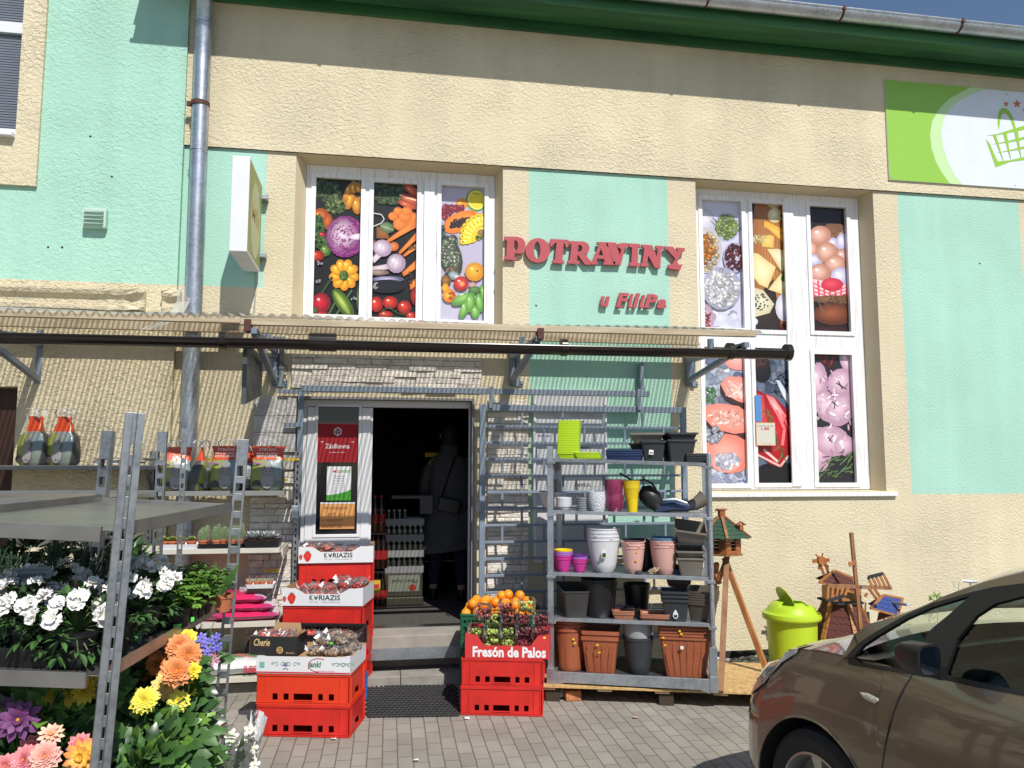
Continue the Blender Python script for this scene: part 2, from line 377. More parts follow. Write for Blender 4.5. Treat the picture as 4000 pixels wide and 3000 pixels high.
# --- lower wall (openings: window 1, doorway, window 2)
DX0,DX1,DZ0,DZ1=-.655,.80,.36,2.235
WN1=(-.726,1.045,2.80,ZL);WN2=(2.842,4.645,1.435,ZL)
def wallmat(x,z):
    if -1.62<x<-.963 and z>3.13: return 1
    if 1.277<x<2.57 and (z>.95): return 1
    if 4.905<x<6.24 and z>1.405: return 1
    if 6.9<x<8.2 and z>1.405: return 1
    return 0
w=M()
marks=[( -.963,-.963,3.13,3.13),(1.277,1.277,.95,.95),(2.57,2.57,.95,.95),(4.905,4.905,1.405,1.405),(6.24,6.24,1.405,1.405),(6.9,6.9,3.,3.),(8.2,8.2,3.,3.)]
w.plate(-1.62,12,-.05,ZL,[WN1,WN2,(DX0,DX1,-.05,DZ1)]+marks,0,mf=wallmat)
# splayed reveals
def reveal(o,i,Y,m):
    a=[(o[0],0,o[2]),(o[1],0,o[2]),(o[1],0,o[3]),(o[0],0,o[3])];b=[(i[0],Y,i[2]),(i[1],Y,i[2]),(i[1],Y,i[3]),(i[0],Y,i[3])]
    for k in range(4): w.quad(a[k],b[k],b[(k+1)%4],a[(k+1)%4],m)
RY=.19
i1=(W(1192,900,RY).x,W(1932,900,RY).x,2.80,W(1192,643,RY).z)
i2=(W(2718,900,RY).x,W(3370,1300,RY).x,1.44,W(3000,755,RY).z)
reveal(WN1,i1,RY,2);reveal(WN2,i2,RY,2)
w.build('wall',[CREAMF,MINT,PLAIN],SHOP)
w=M();w.T=T(0,-.024,0)
w.plate(-1.62,12,ZL+.0,ZE+.25,[],.02);w.T=I4
w.quad((-1.62,-.024,ZL),(12,-.024,ZL),(12,0,ZL),(-1.62,0,ZL))
w.build('upper_wall',[CREAM],SHOP)
# plinth gap & interior shell
w=M();w.box(2.84,12,-.012,-.002,-.02,.06);w.build('plinth',mat('dark_bitumen',(.02,.018,.016),rough=.8),SHOP)
# windows
def window(name,frame_px,panes,Y,extra=[]):
    """frame rectangle in metres, panes = list of rects in metres (clear opening)"""
    x0,x1,z0,z1=frame_px;p=M();p.T=T(0,Y,0);p.plate(x0,x1,z0,z1,panes,.06);p.T=T(0,Y-.012,0)
    for q in panes:
        e=.035;p.plate(q[0]-e,q[1]+e,q[2]-e,q[3]+e,[(q[0]+.004,q[1]-.004,q[2]+.004,q[3]-.004)],.02)
    for b in extra: p.T=T(0,Y-.02,0);p.plate(*b,[],.02)
    p.T=I4
    o=M();o.mi=p.mi;o.v=p.v;o.f=p.f;o.c=p.c
    fr=o.build(name,WHITEW,SHOP,bevel=.003);return fr
def rect(a,b,c,d,Y):   # four corner pixels tl,tr,bl,br
    A,B,Cc,Dd=(W(*p,Y) for p in (a,b,c,d));return ((A.x+Cc.x)/2,(B.x+Dd.x)/2,(Cc.z+Dd.z)/2,(A.z+B.z)/2)
FY=RY-.01
p1=[rect((1233,690),(1413,702),(1222,1228),(1403,1234),FY),rect((1457,710),(1630,718),(1452,1240),(1626,1246),FY),rect((1720,722),(1893,730),(1721,1250),(1893,1256),FY)]
win1=window('window',(i1[0],i1[1],2.81,i1[3]),p1,FY,[((p1[1][1]+p1[2][0])/2-.045,(p1[1][1]+p1[2][0])/2+.045,2.86,i1[3]-.07)])
z4=lambda x,y:(2600+x/1.2286,600+y/1.2286)
p2=[rect(z4(177,218),z4(367,228),z4(180,832),z4(375,843),FY),rect(z4(410,237),z4(594,243),z4(427,846),z4(612,853),FY),rect(z4(686,250),z4(865,258),z4(711,853),z4(890,858),FY),
    rect(z4(183,925),z4(380,930),z4(195,1583),z4(393,1588),FY),rect(z4(426,930),z4(612,935),z4(441,1580),z4(634,1585),FY),rect(z4(707,960),z4(893,965),z4(733,1580),z4(917,1583),FY)]
win2=window('window',(i2[0],i2[1],1.45,i2[3]),p2,FY,[(3.80,3.90,1.48,i2[3]-.05)])
s=M();s.box(2.80,4.74,-.035,.2,1.39,1.425);s.build('window_sill',WHITEW,SHOP,bevel=.004)
def pr(q,f,bg,Y=FY+.035): return Print((q[0]-.02,q[1]+.02,q[2]-.02,q[3]+.02),Y,f,bg)
def f2(x,y): p=W(1000+x/2.212,550+y/2.212,FY+.03);return (p.x,p.z)
def f4(x,y): p=W(2600+x/1.2286,600+y/1.2286,FY+.03);return (p.x,p.z)
# ---- print 1 : lettuce, squash, red cabbage, peppers, cucumber
A=pr(p1[0],f2,(14,13,15))
A.S(620,420,110,110,90,26,[(60,90,42),(84,112,58),(38,62,30),(110,132,72)],.6)
A.S(690,545,95,85,110,20,[(84,114,52),(120,142,70),(52,80,36),(150,166,96)],.5)
for a,b,c,d,e in ((800,450,36,95,25),(845,440,38,100,0),(895,450,40,95,-15),(870,560,42,78,-5),(815,520,34,80,20)): A.E(a,b,c,d,(240,178,52),(176,104,16),e,(255,226,140))
A.E(880,466,30,22,(40,44,22),(22,24,14));A.S(870,345,30,30,20,12,[(170,180,130),(110,120,80)])
A.E(560,660,75,80,(226,118,30),(150,66,14),0,(255,170,80));A.E(620,700,40,70,(214,110,30),(150,66,14),10)
A.S(540,740,45,90,40,24,[(70,120,50),(40,80,32),(100,150,70)],.5);A.E(572,815,32,28,(214,40,30),(120,14,14),0,(255,150,130));A.S(560,885,50,60,20,26,[(86,134,54),(56,96,40)],.5)
A.E(600,950,48,52,(128,160,70),(60,92,30),0,(210,226,160));A.E(530,995,62,46,(222,58,34),(134,20,14),0,(255,150,120))
A.E(772,830,168,182,(238,218,234),(122,40,110))
for k in range(90):
    a=R.uniform(0,6.28);r=R.uniform(.15,.95);da=R.uniform(.25,.7);pts=[]
    for q in range(6):
        t=a+da*q/5;rr=r+.05*math.sin(q*1.9+k);pts.append((772+168*rr*math.cos(t),830+182*rr*math.sin(t)))
    A.L(pts,R.uniform(3,8),R.choice([(146,46,128),(170,70,150),(110,26,96),(190,110,176)]))
A.E(880,830,70,26,(246,238,242),(222,190,216),-8)
for k in range(9):
    a=k*40+10;A.E(762+72*math.cos(rad(a)),1160+78*math.sin(rad(a)),44,62,(250,202,48),(206,132,12),a+90,(255,240,150))
A.E(760,1168,42,46,(120,150,50),(60,90,20));A.S(760,1168,28,30,14,9,[(150,180,80),(70,100,30)])
A.S(545,1060,26,14,8,12,[(190,184,200)]);A.S(540,1215,24,14,8,12,[(190,184,200)]);A.L([(560,1330),(660,1180)],22,(40,66,34));A.L([(630,1500),(720,1330)],20,(60,96,44));A.L([(690,1510),(830,1290)],16,(70,104,60))
A.E(565,1405,80,92,(214,26,50),(124,6,22),0,(255,170,180));A.E(565,1495,60,26,(190,20,44),(110,4,20));A.E(512,1470,22,34,(96,120,40),(44,60,18))
A.E(752,1405,62,150,(120,146,46),(58,86,22),-34);A.E(742,1400,26,120,(190,206,104),(128,150,56),-34);A.E(890,1350,24,120,(96,130,50),(40,66,20),4);A.S(845,1365,24,10,6,10,[(220,220,224)])
A.build('picture_film',win1)
A=pr(p1[1],f2,(12,12,14))
A.S(1150,440,135,105,150,26,[(44,66,34),(62,86,46),(30,46,26),(76,100,58)],.95)
for a,b,c in ((1090,490,56),(1180,505,52),(1240,470,40)): A.S(a,b,c,c*.9,60,13,[(78,104,58),(54,78,40),(96,124,72)],.9)
for q in ((1345,430,80,36,38),(1330,510,95,38,24),(1310,555,90,30,20)): A.E(*q[:4],(226,108,58),(160,60,26),q[4],(250,170,130))
A.L([(1240,470),(1390,520)],14,(232,196,170))
for a,b,c,d in ((1350,690,60,70),(1245,720,62,58),(1185,655,44,38),(1230,612,44,36),(1290,655,62,52),(1303,612,48,38)): A.E(a,b,c,d,(242,158,74),(214,110,34),10);A.E(a,b,c*.4,d*.4,(236,140,58),(226,126,48),10)
A.L([(1005,625),(1085,640),(1108,680),(1080,715),(1005,745)],8,(214,214,210));A.P([(1040,740),(1140,770),(1150,850),(1040,845)],(160,104,52),(116,70,32))
A.E(1132,752,64,46,(136,156,112),(84,104,66),15);A.L([(1075,735),(1190,775)],4,(190,200,170))
for pts in (((1395,660),(1395,745),(1135,888),(1120,868)),((1395,780),(1395,850),(1245,985),(1230,965)),((1395,880),(1395,930),(1285,1005),(1268,990)),((1395,1020),(1395,1100),(1275,1175),(1262,1140)),((1395,1170),(1395,1260),(1330,1290),(1328,1240))): A.P(pts,(244,150,66),(206,104,32))
A.E(1190,915,44,40,(236,140,66),(190,96,40));A.E(1015,890,30,30,(190,100,50),(120,60,30))
A.S(1345,930,30,20,16,8,[(120,90,60)]);A.S(1330,1200,16,70,40,6,[(110,84,58),(70,50,34)])
A.P([(1000,1020),(1050,960),(1085,1000),(1020,1062)],(230,218,226),(190,170,184));A.E(1093,930,82,74,(238,228,234),(168,142,166),15,(255,255,255));A.L([(1060,990),(1100,880)],5,(190,150,180));A.L([(1110,1000),(1120,880)],4,(190,150,180))
A.P([(1000,1090),(1140,1065),(1160,1110),(1000,1130)],(228,216,222),(180,160,172));A.E(1212,1062,82,84,(236,226,232),(164,138,160),0,(255,255,255));A.L([(1170,1110),(1220,985)],5,(184,146,172));A.L([(1220,1125),(1245,990)],4,(184,146,172))
A.E(1060,1140,90,26,(176,150,140),(120,96,90));A.E(1140,1200,140,30,(196,192,224),(88,84,120));A.E(1130,1260,160,60,(26,24,32),(14,13,18));A.S(1030,1250,20,30,10,14,[(210,206,214)],.3)
A.E(1375,1345,42,80,(196,44,30),(110,14,10))
for a,b,c,d in ((1120,1505,62,34),(1040,1415,58,68),(1160,1400,66,56),(1282,1440,60,58),(1342,1515,46,36)): A.E(a,b,c,d,(232,66,44),(146,16,12),0,(255,214,200))
A.L([(1080,1480),(1140,1440),(1150,1420)],9,(52,74,34));A.L([(1140,1440),(1250,1500),(1300,1510)],8,(58,80,36));A.L([(1250,1440),(1290,1500)],6,(58,80,36));A.L([(1080,1510),(1250,1525)],7,(52,74,34))
A.build('picture_film',win1)
A=pr(p1[2],f2,(186,180,204))
A.P([(1590,1300),(1970,1350),(1970,1560),(1590,1560)],(196,192,212),(184,180,202));A.P([(1590,520),(1760,760),(1700,1200),(1590,1200)],(150,142,170),(182,176,200))
A.E(1900,515,88,100,(120,160,70),(90,140,60),-20);A.E(1905,510,76,86,(246,238,150),(236,226,110),-20);A.E(1908,508,66,74,(232,220,50),(226,208,40),-20);A.L([(1880,452),(1930,462)],6,(60,40,20))
A.E(1778,547,54,52,(250,182,46),(216,136,20),0,(255,226,140))
for k in range(46): A.E(1600+R.random()*190+0,560+R.random()*60+max(0,R.random()*90-0)*(k%2),23,21,(176,58,74),(104,20,36),0,(224,150,160))
A.E(1770,700,165,84,(246,160,70),(226,122,30),-24);A.E(1775,700,120,48,(232,120,40),(240,140,54),-24);A.E(1768,708,110,28,(48,34,36),(30,20,24),-24);A.S(1768,708,96,40,60,9,[(40,32,40),(80,60,60)],.9)
A.E(1950,700,38,60,(206,226,196),(160,190,160));A.E(1700,860,44,48,(110,62,92),(60,30,52),0,(170,120,150))
for k in range(9):
    a=rad(196-k*16);x0,y0=1940,820;L_=165
    pts=[(x0+L_*t*math.cos(a)*1.05+18*math.sin(3.1*t)*math.sin(a),y0-L_*t*math.sin(a)*1.15-18*math.sin(3.1*t)*math.cos(a)) for t in (.15,.4,.65,.9)]
    for (x,y) in pts: A.E(x,y,30,26,(250,226,56),(208,166,22))
    A.L(pts,40,(246,220,46));A.L([(x-6,y-6) for x,y in pts],8,(255,244,150));A.E(*pts[-1],7,7,(90,66,20),(60,44,14))
A.E(1945,790,30,24,(180,140,120),(120,100,70));A.S(1925,840,30,20,14,10,[(110,140,50)])
A.E(1680,1000,98,185,(96,110,84),(56,66,50),-16);A.S(1680,985,80,160,120,15,[(176,190,160),(130,146,116),(206,210,190)],.8,.4,5);A.S(1700,1130,60,34,40,15,[(190,160,130),(150,110,84)],.4);A.E(1705,1165,46,40,(170,200,206),(110,130,140));A.E(1732,1176,22,18,(232,220,214),(200,180,170));A.S(1608,790,22,50,30,20,[(70,130,120),(50,96,90)],.3)
A.E(1888,1135,84,82,(246,186,66),(206,138,24),0,(255,226,140));A.E(1910,1128,7,10,(90,50,20),(90,50,20))
A.E(1642,1210,46,50,(168,122,60),(104,70,30));A.E(1668,1340,58,60,(246,200,70),(222,120,30));A.E(1636,1275,30,42,(240,190,60),(214,140,30));A.S(1690,1340,26,36,20,12,[(232,110,40)]);A.E(1772,1235,64,62,(226,84,70),(176,36,40),0,(255,220,180));A.E(1780,1240,26,24,(244,190,120),(226,110,80))
A.E(1870,1250,34,28,(210,170,170),(170,130,130));A.E(1890,1290,56,30,(110,150,80),(70,110,50))
for a,b,c,d,e in ((1790,1370,44,110,68),(1800,1460,36,90,24),(1850,1400,42,86,4),(1895,1480,40,60,0),(1930,1400,36,84,-8),(1962,1320,24,80,-10)): A.E(a,b,c,d,(160,206,112),(88,146,66),e,(206,234,170));
A.build('picture_film',win1)
# ---- window 2
A=pr(p2[0],f4,(204,204,226));A.S(230,800,140,60,30,26,[(214,214,234),(196,196,218)],.8,.95)
A.E(195,320,40,60,(226,224,232),(190,190,206));A.E(292,352,64,70,(214,214,230),(176,178,200));A.S(292,352,50,56,130,9,[(160,184,92),(136,164,74),(186,204,120)],.9,.5)
A.E(195,465,76,112,(232,226,224),(190,184,190));A.S(195,465,60,95,110,11,[(244,206,150),(240,226,200)],.8,.6);A.S(188,460,46,72,90,10,[(238,150,50),(250,180,70),(222,120,40)],.8,.5)
A.E(330,500,56,74,(214,206,220),(170,164,190));A.S(330,500,48,64,120,9,[(110,28,46),(84,16,34),(160,50,60)],.6,.4)
A.E(266,648,94,104,(196,196,214),(160,162,186));A.S(266,648,78,88,130,15,[(240,238,244),(226,224,234),(250,250,252)],.6,.72)
A.E(186,795,44,72,(214,190,200),(180,150,170));A.S(184,795,30,56,60,8,[(170,46,52),(196,84,70)],.5,.5);A.L([(222,310),(240,330)],4,(60,60,80));A.L([(350,350),(370,400)],4,(70,70,90));A.build('picture_film',win2)
A=pr(p2[1],f4,(30,24,24));A.P([(430,232),(570,232),(596,420),(614,860),(480,860),(424,700),(406,500)],(200,134,72),(150,92,46))
for k in range(12):A.L([(430+k*14,240),(420+k*16,860)],2.5,(150,96,50))
A.P([(425,700),(520,600),(560,860),(425,860)],(58,40,32),(40,28,24));A.E(520,235,34,26,(240,228,190),(200,180,130));A.E(525,296,34,36,(246,236,200),(206,190,140));A.E(572,296,20,18,(40,38,50),(20,20,26));A.E(574,330,16,15,(52,48,62),(20,20,26))
A.P([(475,322),(500,330),(600,380),(600,448),(585,445),(495,362),(472,350)],(246,196,92),(226,166,60));A.E(560,380,9,7,(206,140,40),(190,130,40));A.E(585,410,8,10,(206,140,40),(190,130,40))
A.P([(452,402),(500,388),(522,396),(518,452),(466,446)],(244,206,120),(220,180,90));A.S(450,408,28,22,30,12,[(250,226,170),(240,214,150)],.2,.8)
A.P([(424,476),(445,480),(530,545),(490,645),(450,628),(420,588)],(250,240,198),(226,206,140));A.P([(488,458),(540,456),(604,478),(606,545),(560,572)],(250,242,206),(220,204,150));A.P([(494,652),(556,570),(606,600),(612,664),(560,674)],(250,240,200),(224,204,140))
A.L([(490,650),(552,575)],4,(150,110,60));A.L([(530,545),(560,572)],5,(120,90,50));A.E(580,570,18,24,(96,160,60),(44,96,30),30);A.E(600,600,16,22,(110,170,66),(40,90,30),-20);A.E(570,600,16,16,(84,150,52),(40,90,30))
A.P([(425,642),(470,655),(522,722),(500,765),(430,784)],(236,230,204),(206,196,160));A.S(460,715,34,42,22,6,[(70,90,100),(110,130,130)]);A.E(573,738,46,68,(244,242,248),(200,198,212));A.E(432,806,12,16,(236,236,240),(200,200,210));A.S(580,835,30,20,30,8,[(110,20,30),(150,40,50)]);A.S(500,850,50,8,14,8,[(60,60,64)]);A.build('picture_film',win2)
A=pr(p2[2],f4,(26,20,23))
A.P([(686,300),(700,380),(715,660),(686,600)],(180,130,90),(120,80,50));A.E(810,520,130,190,(190,140,100),(120,80,56));A.S(860,395,60,30,40,20,[(200,150,110),(150,100,70)],.2)
for a,b,c,d,q in ((805,432,28,30,1),(850,425,32,44,1),(705,460,30,42,0),(742,393,53,48,0),(850,495,34,40,0),(718,512,36,30,1),(776,474,52,50,0),(842,560,28,46,0),(742,572,52,44,0),(818,530,54,44,0),(840,590,48,46,1)):
    A.E(a,b,c,d,((240,198,182) if not q else (236,232,246)),((190,132,110) if not q else (178,172,204)),0,(255,240,232))
A.P([(700,600),(760,610),(800,650),(885,620),(890,660),(800,700),(720,690)],(240,226,230),(226,200,206));
for k in range(7):A.L([(704+k*28,606+k*3),(712+k*26,690+4*k)],9,(226,70,90))
for k in range(4):A.L([(702,618+k*20),(800,664+k*14),(890,634+k*16)],6,(226,90,104))
A.E(800,628,54,32,(232,80,96),(200,50,70));A.E(800,700,100,20,(150,104,70),(110,70,44));A.S(830,705,60,16,40,16,[(176,130,90),(120,84,56)],.2);A.E(810,770,105,55,(160,88,50),(90,44,24));A.L([(720,680),(760,770)],5,(110,96,80));A.L([(730,700),(800,740)],4,(96,84,70));A.E(800,848,120,22,(60,26,24),(40,20,20));A.build('picture_film',win2)
A=pr(p2[3],f4,(176,186,212));A.S(290,1250,120,330,160,26,[(206,214,232),(160,172,200),(226,230,240),(140,150,184)],.8,.8)
A.E(350,990,70,50,(246,190,180),(230,150,140));A.P([(262,1110),(300,1070),(360,1070),(410,1110),(410,1235),(360,1225),(290,1190),(262,1150)],(96,60,58),(50,34,36));A.P([(262,1105),(300,1070),(360,1070),(410,1110),(410,1205),(350,1190),(290,1160)],(250,182,168),(236,142,128));A.L([(300,1090),(350,1130),(390,1190)],6,(255,220,210));A.S(334,1135,50,40,30,14,[(255,214,204)],.3,.95)
A.S(215,1160,30,40,50,12,[(70,130,80),(110,160,110)],.25,.7);A.P([(186,1215),(260,1200),(350,1215),(410,1260),(410,1370),(330,1375),(230,1345),(186,1290)],(96,58,56),(60,36,38));A.P([(186,1212),(260,1198),(350,1212),(410,1258),(410,1335),(330,1345),(230,1320),(186,1270)],(250,176,160),(236,138,122));A.L([(200,1260),(300,1245),(390,1290)],6,(255,214,204));A.S(290,1270,80,44,50,16,[(255,206,194),(244,160,146)],.3,.95)
A.E(300,1440,120,95,(250,180,164),(226,130,114),10);A.E(290,1480,70,50,(214,206,226),(230,160,150));A.S(290,1475,60,36,50,14,[(226,226,240),(200,200,224)],.8,.8);A.S(280,1560,110,26,50,16,[(206,210,232),(170,178,210)],.8,.8);A.S(230,1350,40,30,20,16,[(214,220,236)]);A.build('picture_film',win2)
A=pr(p2[4],f4,(92,104,128));A.S(530,1040,110,110,90,22,[(110,122,146),(74,84,106),(130,140,160)],.8,.85);A.S(560,1110,40,60,50,5,[(30,30,36)])
A.E(465,1045,42,55,(34,28,32),(14,12,14));A.E(463,1005,40,28,(90,50,42),(40,24,22));A.S(463,1005,28,18,40,5,[(40,26,24),(110,70,60)])
A.P([(528,1085),(548,1090),(606,1185),(622,1262),(610,1245),(560,1160)],(236,242,250),(190,200,220));A.E(540,1540,120,60,(24,24,26),(14,14,16))
A.P([(432,1132),(470,1150),(520,1165),(590,1235),(622,1300),(622,1380),(592,1450),(556,1508),(500,1490),(440,1440)],(206,30,46),(150,14,26))
A.P([(480,1155),(520,1170),(580,1260),(560,1300),(500,1200)],(246,196,196),(226,110,114));A.P([(440,1150),(470,1160),(490,1300),(440,1330)],(226,90,96),(200,50,60));A.L([(530,1230),(570,1320),(560,1400)],14,(236,120,124));A.L([(560,1250),(600,1340)],8,(226,100,104));A.L([(470,1420),(540,1480)],12,(240,190,186));A.L([(440,1445),(550,1500),(590,1450)],10,(230,180,176))
for k in range(34):
    t=k/33;x=482+80*t;y=1215+240*t;A.L([(x,y),(x+R.uniform(-26,26),y+R.uniform(10,34))],4,R.choice([(52,100,50),(84,130,66),(40,80,44)]))
A.build('picture_film',win2)
for (a,b),(c,d),cc,lb in ((z4(433,1290),z4(527,1402),(.62,.60,.52),'small cream and orange call price card in the meat picture window'),(z4(430,1160),z4(459,1286),(.08,.25,.55),'small blue card with white edge above the call price card')):
    Yc=FY-.02;P0=W(a,(b+d)/2,Yc);P1=W(c,(b+d)/2,Yc);z1_=W((a+c)/2,b,Yc).z;z0_=W((a+c)/2,d,Yc).z;m=M();m.box(P0.x,P1.x,Yc-.002,Yc,z0_,z1_,col=cc if cc[0]<.5 else (.55,.25,.06))
    if cc[0]>.5:
        m.box(P0.x+.006,P1.x-.006,Yc-.003,Yc-.0021,z0_+.006,z1_-.006,col=cc);w__=P1.x-P0.x;addtext(m,'International calls',P0.x+w__*.12,P1.x-w__*.12,z1_-.038,z1_-.026,Yc-.0034,0,(.08,.07,.06),off=.01);addtext(m,'1.80',P0.x+w__*.28,P1.x-w__*.3,z1_-.073,z1_-.045,Yc-.0034,0,(.5,.03,.03),off=.03);addtext(m,'opencall',P0.x+w__*.3,P1.x-w__*.25,z0_+.014,z0_+.026,Yc-.0034,0,(.7,.3,.03),off=.01)
    tag(m.build('window_card',PRINTM,weld=False),lb,'card')
A=pr(p2[5],f4,(38,36,42))
for q in ((770,990,24,46,(150,40,32)),(800,1000,14,50,(170,50,40)),(745,975,40,12,(140,30,30))):A.E(q[0],q[1],q[2]*.6,q[3]*.8,q[4],(60,14,14),20)
pk=(238,206,220);pe=(186,146,170)
for a,b,c,d,e in ((735,1100,44,100,0),(870,1000,30,60,-20),(845,1100,68,70,20),(870,1180,50,30,10),(770,1210,50,80,-14),(840,1230,66,84,30),(740,1420,60,110,0),(800,1380,86,74,14),(860,1400,50,50,10)):A.E(a,b,c,d,pk,pe,e,(250,230,240))
A.S(800,1240,90,200,60,16,[(246,220,230),(220,180,200)],.3,.95);
for q in (((800,1190),(830,1215)),((815,1180),(810,1225)),((780,1360),(800,1385)),((805,1350),(785,1380)),((820,1100),(870,1130)),((830,1090),(850,1130))):A.L(q,4,(40,52,44))
for k in range(60):
    x=R.uniform(735,915);y=1500+R.uniform(-40,80)-(x-735)*.25;A.L([(x,y),(x+R.uniform(10,40),y+R.uniform(-34,4))],4,R.choice([(84,112,66),(56,80,48),(110,136,84)]))
A.build('picture_film',win2)
# ---- eaves: soffit boards, fascia, gutter with brackets, roof
e=M();GX0,GX1=-1.93,13.
e.box(-1.48,GX1,-.055,-.026,ZE,ZE+.11);e.box(-1.48,GX1,-.08,-.0551,ZE+.112,ZE+.20)
e.box(GX0,GX1,-.40,-.081,ZE+.080,ZE+.105);e.box(GX0,GX1,-.425,-.401,ZE+.045,ZE+.235)
e.build('eaves_boards',GREENP,SHOP,bevel=.004)
e=M();e.add([(GX0,-.5,ZE+.245),(GX1,-.5,ZE+.245),(GX1,6,ZE+2.6),(GX0,6,ZE+2.6)],[(0,1,2,3)]);e.add([(GX0,-.5,ZE+.232),(GX1,-.5,ZE+.232),(GX1,6,ZE+2.58),(GX0,6,ZE+2.58)],[(3,2,1,0)])
e.quad((GX0,-.5,ZE+.232),(GX0,-.5,ZE+.245),(GX0,6,ZE+2.6),(GX0,6,ZE+2.58));e.quad((GX0,-.5,ZE+.232),(GX1,-.5,ZE+.232),(GX1,-.5,ZE+.245),(GX0,-.5,ZE+.245))
e.build('roof',mat('dark_roof_sheet',(.09,.08,.08),rough=.6),SHOP)
gu=M();zc=ZE+.188;yc=-.50;rr=.075
prof=[];n=12
for k in range(n+1):
    a=math.pi+math.pi*k/n;prof.append((yc+rr*math.cos(a),zc+rr*math.sin(a)))
rings=[]
for X in [GX0+ (GX1-GX0)*k/14 for k in range(15)]:
    rings.append([(X,y,z) for y,z in prof]+[(X,yc+(y-yc)*.95,zc+(z-zc)*.95) for y,z in prof[::-1]])
gu.loft(rings);gu.tube([(GX0,yc-rr,zc),(GX1,yc-rr,zc)],.010,8)
GU=gu.build('gutter',PIPEM,SHOP,smooth=True)
for px in (1305,2770,3295,3755,4300,4900):
    X=W(px,60,-.56).x;b=M()
    b.tube([(X,yc+(rr+.004)*math.cos(math.pi+math.pi*k/10),zc+(rr+.004)*math.sin(math.pi+math.pi*k/10)) for k in range(11)],.008,6)
    b.box(X-.014,X+.014,yc-rr-.016,yc-rr+.006,zc-.02,zc+.016);b.build('gutter_bracket',RUST,GU)
# ---- stone cladding round the door
STONE=mat('split_face_stone',(.76,.71,.64),rough=.85,var=.22,scale=14,bump=.9,bscale=45,dist=.02)
STONEC=mat('grey_stone_panel',(.50,.485,.465),rough=.85,var=.25,scale=9,bump=.9,bscale=30,dist=.02)
def stones(m,x0,x1,z0,z1,h=.05,y=-.012,mi=0,Ls=(.10,.30)):
    z=z0
    while z<z1-.01:
        hh=min(h*R.uniform(.8,1.25),z1-z);x=x0
        while x<x1-.01:
            L=R.uniform(*Ls)
            if x1-(x+L)<.05:L=x1-x
            d=R.uniform(.012,.038);ra=R.uniform(-.006,.006);rb=R.uniform(-.006,.006)
            a,b=x+.0015,x+L-.0015;c,e=z+.0015,z+hh-.0015
            m.add([(a,y-d-ra,c),(b,y-d+rb,c),(b,y-d+ra,e),(a,y-d-rb,e),(a,y+.012,c),(b,y+.012,c),(b,y+.012,e),(a,y+.012,e)],[(0,1,2,3),(4,0,3,7),(1,5,6,2),(3,2,6,7),(4,5,1,0)],mi)
            x+=L
        z+=hh
s=M();sx0=W(985,1800).x;sx1=DX0-.005
stones(s,sx0,sx1,.15,1.98-.35,.048);stones(s,sx0,sx1,1.632,2.235,.14,mi=1,Ls=(.22,.36))
stones(s,sx0+.29,DX1+.06,2.30,2.58,.045);stones(s,DX1+.115,1.265,.2,2.235,.047)
s.build('stone_cladding',[STONE,STONEC],SHOP,bevel=.003)
# ---- door surround: fixed white leaf on the left, open leaf
d=M();dy=.10
d.T=T(0,dy,0)
lx0,lx1=W(1195,1800,dy).x,W(1455,1800,dy).x
pane=(W(1238,1800,dy).x,W(1400,1800,dy).x,W(1300,2088,dy).z,W(1300,1588,dy).z)
d.plate(DX0,DX1,DZ0,DZ1,[(lx0+.0,lx1,DZ0,DZ1-.075),(lx1,W(1832,1800,dy).x,DZ0,DZ1-.075)],.07)
DO=d.build('door_frame',PVC,SHOP,bevel=.003)
d=M();d.T=T(0,dy-.01,0);d.plate(lx0+.003,lx1-.003,DZ0+.02,DZ1-.08,[pane],.06);d.T=T(0,dy-.018,0);d.plate(pane[0]-.022,pane[1]+.022,pane[2]-.022,pane[3]+.022,[(pane[0]+.003,pane[1]-.003,pane[2]+.003,pane[3]-.003)],.02)
d.T=T(0,dy-.02,0);d.plate(lx1-.09,lx1-.02,DZ0+.02,DZ1-.09,[],.012)
DL=d.build('door_leaf',PVC,SHOP,bevel=.003)
gl=M();gl.T=T(0,dy+.02,0);gl.plate(pane[0]-.01,pane[1]+.01,pane[2]-.01,pane[3]+.01,[],.006);gl.build('glass',mat('dark_door_glass',(.012,.013,.016),rough=.08,var=.1),DL)
# posters on the glass
def rect2(x0,y0,x1,y1,Y): a=W(x0,(y0+y1)/2,Y);b=W(x1,(y0+y1)/2,Y);return a.x,b.x,W((x0+x1)/2,y1,Y).z,W((x0+x1)/2,y0,Y).z
q=rect2(1238,1655,1398,1806,dy);p=M();c=srgb((158,16,30));p.T=T(0,dy+.014,0);p.plate(*q,[],.002);p.c=[(*c,1)]*len(p.v);p.hascol=True;p.T=I4
cx=(q[0]+q[1])/2;wh=srgb((235,225,228));Y=dy+.0125
addtext(p,'Zásilkovna',cx-.098,cx+.098,q[2]+.115,q[2]+.155,Y,0,wh,off=.012);addtext(p,'Společně s Vámi',cx-.063,cx+.063,q[2]+.075,q[2]+.09,Y,0,wh)
hx=[(cx+.035*math.sin(rad(60*k)),q[3]-.065+.038*math.cos(rad(60*k))) for k in range(6)]
p.add([(x,Y,z) for x,z in hx],[(0,1,2,3,4,5)],0,[wh]*6)
hx=[(cx+.026*math.sin(rad(60*k)),q[3]-.065+.028*math.cos(rad(60*k))) for k in range(6)];gr=srgb((120,60,66))
p.add([(x,Y-.0005,z) for x,z in hx],[(0,1,2,3,4,5)],0,[gr]*6)
for a in (60,180,300): p.T=I4;p.bar((cx,Y-.001,q[3]-.065),(cx+.026*math.sin(rad(a)),Y-.001,q[3]-.065+.028*math.cos(rad(a))),.004,.001,upv=(0,1,0),col=wh)
for x in (q[0]+.04,q[1]-.045):
    p.ell((x,Y,q[2]+.17),(.014,.0006,.007),8,4,col=srgb((214,150,150)))
